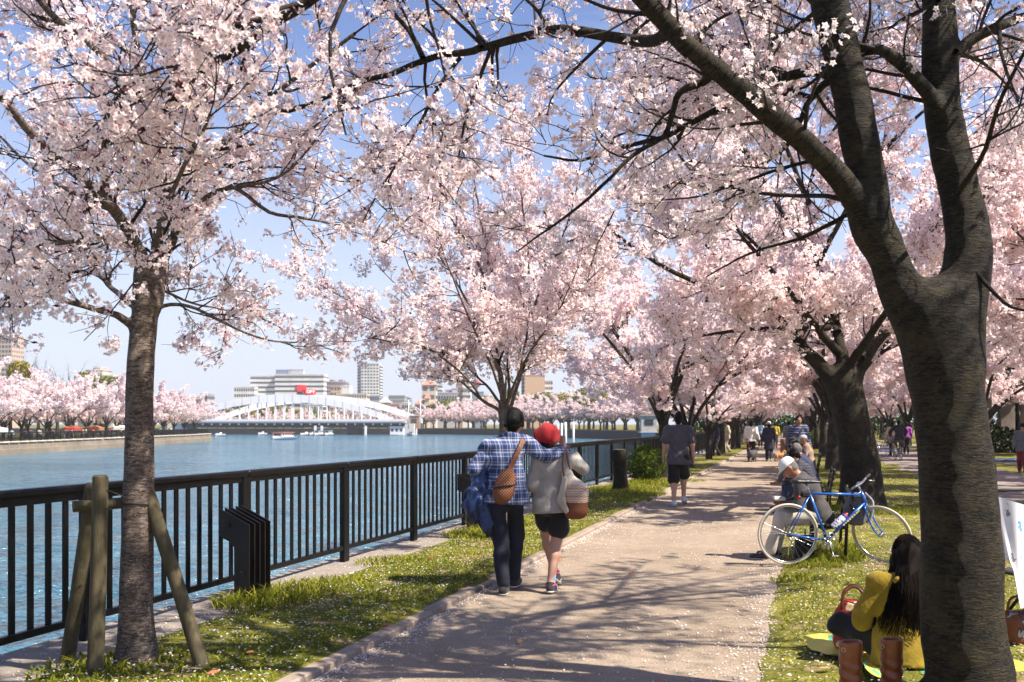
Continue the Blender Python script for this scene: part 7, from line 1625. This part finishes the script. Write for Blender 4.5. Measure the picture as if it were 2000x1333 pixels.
    if not city:
        mb = MB(); mb.tube([RH + ay + V3(.0, 0, -.03), RH + ay + V3(.03, 0, -.09)], .010, 6).torus(RH + ay + V3(.035, 0, -.10), .02, .005, (0, 1, 0), 12, 5); mb.build('derailleur', CHR, t)
        mb = MB(); mb.box(SC + V3(-.045, 0, -.005), (.11, .06, .075), bev=.02); mb.build('saddle_bag', BLACKC, t); MB().lathe([(0, -.02), (.018, -.02), (.018, .012), (0, .02)], SC + V3(-.115, 0, -.04), 10).build('rear_light', M('light_red', (.5, .01, .01), None, .2), t)
        d = nrm(HB - BBp); up_ = nrm(np.cross(d, V3(0, 1, 0))); up_ = up_ * (1 if up_[2] > 0 else -1); c0 = BBp + d * .14 + up_ * .058; Mx = np.stack([V3(0, 1, 0), up_, d], 1)
        bt = MB().lathe([(0, 0), (.034, 0), (.036, .01), (.036, .15), (.030, .165)], c0, 18, Mx).build('bottle', mat_check(), t)
        MB().lathe([(.031, .163), (.034, .168), (.033, .185), (.02, .19), (0, .19)], c0, 16, Mx).build('cap', M('cap_blue', (.08, .09, .42), None, .4), bt); MB().lathe([(.024, .188), (.023, .205), (.012, .21), (.012, .222), (0, .224)], c0, 14, Mx).build('nozzle', M('cap_red', (.62, .02, .02), None, .3), bt)
        mb = MB()
        for k, (a, b) in enumerate(((.235, .020), (.268, .012), (.293, .022), (.325, .020), (.357, .024), (.392, .020), (.422, .026), (.455, .016))):
            p0 = BBp + d * a; w_ = up_ * .0095; y_ = V3(0, -.0168, 0); mb.poly([p0 - w_ + y_, p0 + d * b - w_ + y_, p0 + d * b + w_ + y_, p0 + w_ + y_])
        mb.build('lettering', M('letter_yellow', (.72, .62, .28), None, .5), t)
        MB().tube([BBp + d * .44 + up_ * .01 + (0, -.02, 0), BBp + d * .44 + up_ * .07 + (0, -.03, 0)], .004, 5).tube([BBp + d * .44 + up_ * .01 + (0, .02, 0), BBp + d * .44 + up_ * .07 + (.02, .03, .0)], .004, 5).build('shift_lever', CHR, t)
    else:
        mb = MB(); bz = HT + V3(.20, 0, .02)
        for z in np.linspace(0, .20, 5):
            k = .8 + z; c4 = [bz + V3(sx * .11 * k, sy * .15 * k, z) for sx, sy in ((-1, -1), (1, -1), (1, 1), (-1, 1))]
            for p_, q_ in zip(c4, c4[1:] + c4[:1]): mb.tube([p_, q_], .004, 4)
        for sx in (-1, -.33, .33, 1):
            for sy in (-1, 1): mb.tube([bz + V3(sx * .088, sy * .12, 0), bz + V3(sx * .11, sy * .15, .2)], .004, 4); mb.tube([bz + V3(sy * .088, sx * .12, 0), bz + V3(sy * .11, sx * .15, .2)], .004, 4)
        mb.build('basket', RUB, t, kind='stuff')
        for c_, rr in ((RH, R + .022),):
            mb = MB(); ps = [c_ + V3(rr * math.cos(a), 0, rr * math.sin(a)) for a in np.linspace(.4, 3.3, 16)]
            for p_, q_ in zip(ps[:-1], ps[1:]): mb.poly([p_ - (0, .022, 0), p_ + (0, .022, 0), q_ + (0, .022, 0), q_ - (0, .022, 0)])
            mb.build('mudguard', CHR, t); MB().box(RH + V3(-.16, 0, .33), (.3, .12, .015)).build('rack', RUB, t); MB().lathe([(0, -.01), (.025, -.01), (.025, .01), (0, .015)], RH + V3(-.36, 0, .15), 10).build('reflector', M('light_red', (.5, .01, .01)), t)
    return t
def mat_check():
    if 'bottle_check' in _mc: return _mc['bottle_check']
    m, n, l, out = new_mat('bottle_check'); tc = coords(n, l, 'Object', (1, 1, 1), rot=(0, .75, 0)); c = n.new('ShaderNodeTexChecker'); c.inputs['Scale'].default_value = 62; c.inputs[1].default_value = (.78, .78, .80, 1); c.inputs[2].default_value = (.06, .06, .30, 1); l.new(tc, c.inputs[0])
    f = noise(n, l, tc, 30, 2); r = ramp(n, [(.45, 0.0), (.5, 1.0)], 'CONSTANT'); l.new(f, r.inputs[0]); bsdf(n, l, out, mix(n, l, r.outputs[0], (.78, .78, .8), c.outputs[0]), .35); _mc['bottle_check'] = m; return m
BLUE_F = M('frame_blue', (.018, .13, .50), (.015, .115, .46), .22, 3, spec=.6)
bicycle('blue racing bicycle with cream tyres parked on the lawn before the bench', (2.995, 10.56, .022), .03, BLUE_F, M('cream_tyre', (.58, .52, .42), (.52, .46, .37), .7), steer=math.radians(-48), lean=.02)
def rider_pose():
    p = dict(pelv=V3(0, 0, .97), chest=V3(0, .10, 1.27), neck=V3(0, .17, 1.46), head=V3(0, .22, 1.61), hf=V3(0, 1, -.05), shL=V3(-.185, .15, 1.40), shR=V3(.185, .15, 1.40), haL=V3(-.28, .50, 1.02), haR=V3(.28, .50, 1.02), hipL=V3(-.10, .02, .93), hipR=V3(.10, .02, .93),
             anL=V3(-.13, .10, .50), toL=V3(-.14, .26, .46), anR=V3(.13, .28, .17), toR=V3(.15, .44, .14))
    p['elL'] = two_bone(p['shL'], p['haL'], .29, .27, (-1, 0, -.3)); p['elR'] = two_bone(p['shR'], p['haR'], .29, .27, (1, 0, -.3))
    for sd in 'LR': p['kn' + sd] = two_bone(p['hip' + sd], p['an' + sd], .43, .42, (.25 if sd == 'R' else -.25, 1, .4))
    return p
CX, CY = (1757 - 1000) / F * 41, 41.0
bicycle('dark city bicycle ridden away along the park road', (CX - .05, CY - .25, .036), math.radians(80), M('frame_black', (.015, .015, .018), None, .4), RUB, 0, True, group='bicycles on the park road')
clean(person('cyclist in black jacket riding away along the park road', (CX, CY, .036), math.radians(-10), 1.72, rider_pose(), top=cloth('black_jacket', (.013, .013, .016)), top_len=.05, bottom='shorts', bmat=cloth('grey_short', (.12, .11, .11)), shoe=cloth('white_trainer', (.7, .7, .7)), hair='short', h=.03, seed=81, fit=1.9, fingers=False, face=False))
bicycle('dark bicycle with basket wheeled by the woman in pink', (19.2, 52.0, .036), math.radians(12), M('frame_black', (.015, .015, .018)), RUB, .2, True, group='bicycles on the park road')
bicycle('black bicycle beside the person in the cream coat', (17.35, 44.2, .036), math.radians(84), M('frame_black', (.015, .015, .018)), RUB, 0, True, group='bicycles on the park road')

# ---------------- picnic in front of the big trunk ----------------
def mat_sheet(name, c1, c2, c3, s=9, rough=.45):
    m, n, l, out = new_mat(name); v = coords(n, l, 'Object'); f = noise(n, l, v, s, 1, .5, .6); r = ramp(n, [(0, c1), (.52, c2), (.60, c3)], 'CONSTANT'); l.new(f, r.inputs[0]); bsdf(n, l, out, r.outputs[0], rough, bump(n, l, noise(n, l, v, 14, 3), .4, .02)); return m
nx, ny = 44, 40; xs, ys = np.meshgrid(np.linspace(0, 1, nx), np.linspace(0, 1, ny)); X_ = 2.04 + xs * 1.15 + .05 * np.sin(ys * 5); Y_ = 5.62 + ys * 1.05 + .06 * np.sin(xs * 6)
Z_ = .045 + .018 * nz(X_ * 5, Y_ * 5, 12) + .10 * np.exp(-xs / .07) * (.5 + .5 * np.sin(ys * 4 + 1)) + .05 * np.exp(-(1 - ys) / .08)
i = np.arange(ny - 1)[:, None] * nx; j = np.arange(nx - 1)[None]; q = np.stack([i + j, i + j + 1, i + nx + j + 1, i + nx + j], -1).reshape(-1, 4)
o = link('picnic_sheet', mesh(np.stack([X_ - 2, Y_ - 6, Z_], -1).reshape(-1, 3), q, smooth=True), mat_sheet('sheet_yellow', (.70, .60, .08), (.70, .60, .08), (.10, .36, .25), 5), loc=(2, 6, 0)); tag(o, 'yellow and teal picnic sheet under the sitting woman', 'picnic sheet')
BOOT = M('boot_leather', (.26, .075, .022), (.17, .042, .013), .38, 8, .35, 26)
def boot(label, x, y, rz):
    t = thing('boot', label, 'boot', (x, y, .03), rz, 'tall boots left on the grass'); pr = [Cn((0, 0, .05), (0, 0, .33), .052, .060, .03), Cn((0, -.015, .04), (0, .06, .045), .046, .045, .03), Cn((0, .06, .045), (0, .17, .028), .045, .036, .03)]
    def fo(p): return -.0035 + -.0045 * np.sin(p[..., 2] * 95 + 2 * np.sin(p[..., 0] * 30) + 1.5 * np.sin(p[..., 1] * 25)) * np.clip((.27 - p[..., 2]) / .1, 0, 1)
    hollow = lambda g: -np.maximum(np.linalg.norm(g[..., :2], axis=-1) - .044, .25 - g[..., 2])
    link('upper', sdf_mesh(pr, .0075, (hollow, plane_cut((0, 0, .325), (0, -.1, 1))), fo), BOOT, t); link('sole', sdf_mesh([Cn((0, -.02, .008), (0, .08, .008), .048, .047, .02, (0, 0, 1), .3), Cn((0, .08, .008), (0, .175, .008), .047, .036, .02, (0, 0, 1), .3)], .0075), M('boot_sole', (.03, .02, .015)), t)
    for a in (-.4, -2.7): MB().torus((.064 * math.cos(a), .064 * math.sin(a), .285), .011, .0035, (math.cos(a), math.sin(a), 0), 16, 6).build('eyelet', M('eyelet_brass', (.55, .42, .25), None, .3, metal=.9), t)
    MB().torus((0, 0, .318), .059, .0035, (0, -.1, 1), 24, 5).build('cuff_seam', M('boot_seam', (.12, .035, .012)), t)
boot('brown leather knee boot standing beside the yellow picnic sheet', 1.865, 5.36, math.radians(-120)); boot('brown leather knee boot standing against the mustard cardigan', 2.115, 5.42, math.radians(-135))
def mat_floral():
    m, n, l, out = new_mat('floral_cloth'); v = coords(n, l, 'Object'); vo = n.new('ShaderNodeTexVoronoi'); vo.inputs['Scale'].default_value = 13; mx = n.new('ShaderNodeMapping'); l.new(v, vo.inputs['Vector'])
    f = noise(n, l, v, 36, 2); d = math_n(n, l, 'ADD', vo.outputs['Distance'], math_n(n, l, 'MULTIPLY', f, .5)); r = ramp(n, [(0, (.75, .42, .10)), (.36, (.72, .62, .40)), (.60, (.18, .16, .04)), (.65, (.42, .028, .02))], 'CONSTANT'); l.new(d, r.inputs[0]); bsdf(n, l, out, r.outputs[0], .75); return m
t = thing('floral_bag', 'red floral shopping bag with brown leather handle on the picnic sheet', 'bag', (2.27, 6.50, .06), -.35)
link('body', sdf_mesh([Cn((0, 0, .06), (0, 0, .17), .125, .115, .05, (0, 1, 0), .75), Cn((0, 0, .17), (0.01, 0, .29), .11, .085, .05, (0, 1, 0), .7)], .009, (plane_cut((0, 0, .31), (.1, -.2, 1)), plane_cut((0, 0, -.01), (0, 0, -1))), fold(8, .014, (22, 34))), mat_floral(), t)
for dy in (-.05, .05): MB().tube(catmull([(-.065, dy, .26), (-.05, dy * .9, .36), (.01, dy * .5, .41), (.07, dy * .8, .37), (.085, dy, .26)], 18), .011, 7).build('handle', SB2, t)
link('pouch', sdf_mesh([Cn((.0, -.085, .20), (.06, -.085, .20), .045, .045, .03, (0, 1, 0), .6)], .009, (plane_cut((0, 0, .225), (0, 0, 1)),)), M('pouch_pink', (.72, .08, .20)), t)
# white printed cloth hanging at the right edge, over a folding chair
def mat_birds():
    m, n, l, out = new_mat('bird_print_cloth'); v = coords(n, l, 'Object', (1, 1, .62)); vo = n.new('ShaderNodeTexVoronoi'); vo.inputs['Scale'].default_value = 10.5; vo.inputs['Randomness'].default_value = .55; l.new(v, vo.inputs['Vector'])
    f = noise(n, l, v, 26, 3, .6, .8); d = math_n(n, l, 'ADD', vo.outputs['Distance'], math_n(n, l, 'MULTIPLY', f, .85)); k = ramp(n, [(0, 1.0), (.66, 0.0)], 'CONSTANT'); l.new(d, k.inputs[0])
    sx = n.new('ShaderNodeSeparateColor'); l.new(vo.outputs['Color'], sx.inputs[0]); rc = ramp(n, [(0, (.09, .33, .55)), (.5, (.20, .22, .24))], 'CONSTANT'); l.new(sx.outputs[0], rc.inputs[0])
    c = mix(n, l, k.outputs[0], (.70, .68, .74), rc.outputs[0]); bsdf(n, l, out, c, .85); return m
nx, ny = 46, 60; a, b = np.meshgrid(np.linspace(0, 1, nx), np.linspace(0, 1, ny)); Yc = 6.75
X_ = 3.33 + a * .66 + .02 * b; low = np.where(a < .17, .62 - .1 * a, .28 + .12 * np.abs(a - .30)); low = .62 + (np.clip((a - .10) / .05, 0, 1)) * (.30 - .62) + .10 * np.clip(a - .3, 0, 1)
topz = 1.095 - .20 * a ** .6; Z_ = topz + (low - topz) * b; Yy = Yc + .05 * np.sin(a * 21 + b * 1.5) * (.3 + b) - .10 * b + .03 * np.sin(a * 9 + 1)
i = np.arange(ny - 1)[:, None] * nx; j = np.arange(nx - 1)[None]; q = np.stack([i + j, i + j + 1, i + nx + j + 1, i + nx + j], -1).reshape(-1, 4)
v1 = np.stack([X_ - 3.4, Yy - Yc, Z_], -1).reshape(-1, 3); v2 = v1 + (0, .006, 0); N_ = nx * ny
o = link('printed_cloth', mesh(np.vstack([v1, v2]), np.vstack([q, q[:, ::-1] + N_]), smooth=True), mat_birds(), loc=(3.4, Yc, 0)); tag(o, 'white cloth printed with blue and grey birds draped right of the big trunk', 'cloth')
t = thing('folding_chair', 'dark folding chair under the draped printed cloth', 'chair', (3.86, 7.05, .03), .2); mb = MB()
for sx in (-.24, .24): mb.tube([(sx, -.2, 0), (sx, .22, 1.04)], .012, 6).tube([(sx, .22, 0), (sx, -.2, .46)], .012, 6)
mb.tube([(-.24, .22, 1.03), (.24, .22, 1.03)], .012, 6).tube([(-.34, .10, 1.035), (.24, .22, 1.035)], .012, 6).build('frame', RUB, t); MB().box((0, .0, .44), (.5, .42, .03), bev=.01).build('seat', BLACKC, t); MB().box((0, .17, .78), (.5, .02, .36), bev=.008).build('backrest', BLACKC, t)
t = thing('basket_bag', 'brown patterned bag on the ground below the printed cloth', 'bag', (3.58, 6.85, .03), .3); link('body', sdf_mesh([Bx((0, 0, .10), (.36, .26, .20), rd=.06)], .012, (), fold(6, .01, (20,))), mat_sheet('brown_pattern', (.20, .06, .02), (.03, .02, .018), (.45, .38, .32), 16, .8), t); MB().tube(catmull([(-.12, 0, .19), (-.08, 0, .30), (.08, 0, .30), (.12, 0, .19)], 12), .010, 6).build('handle', SB2, t)
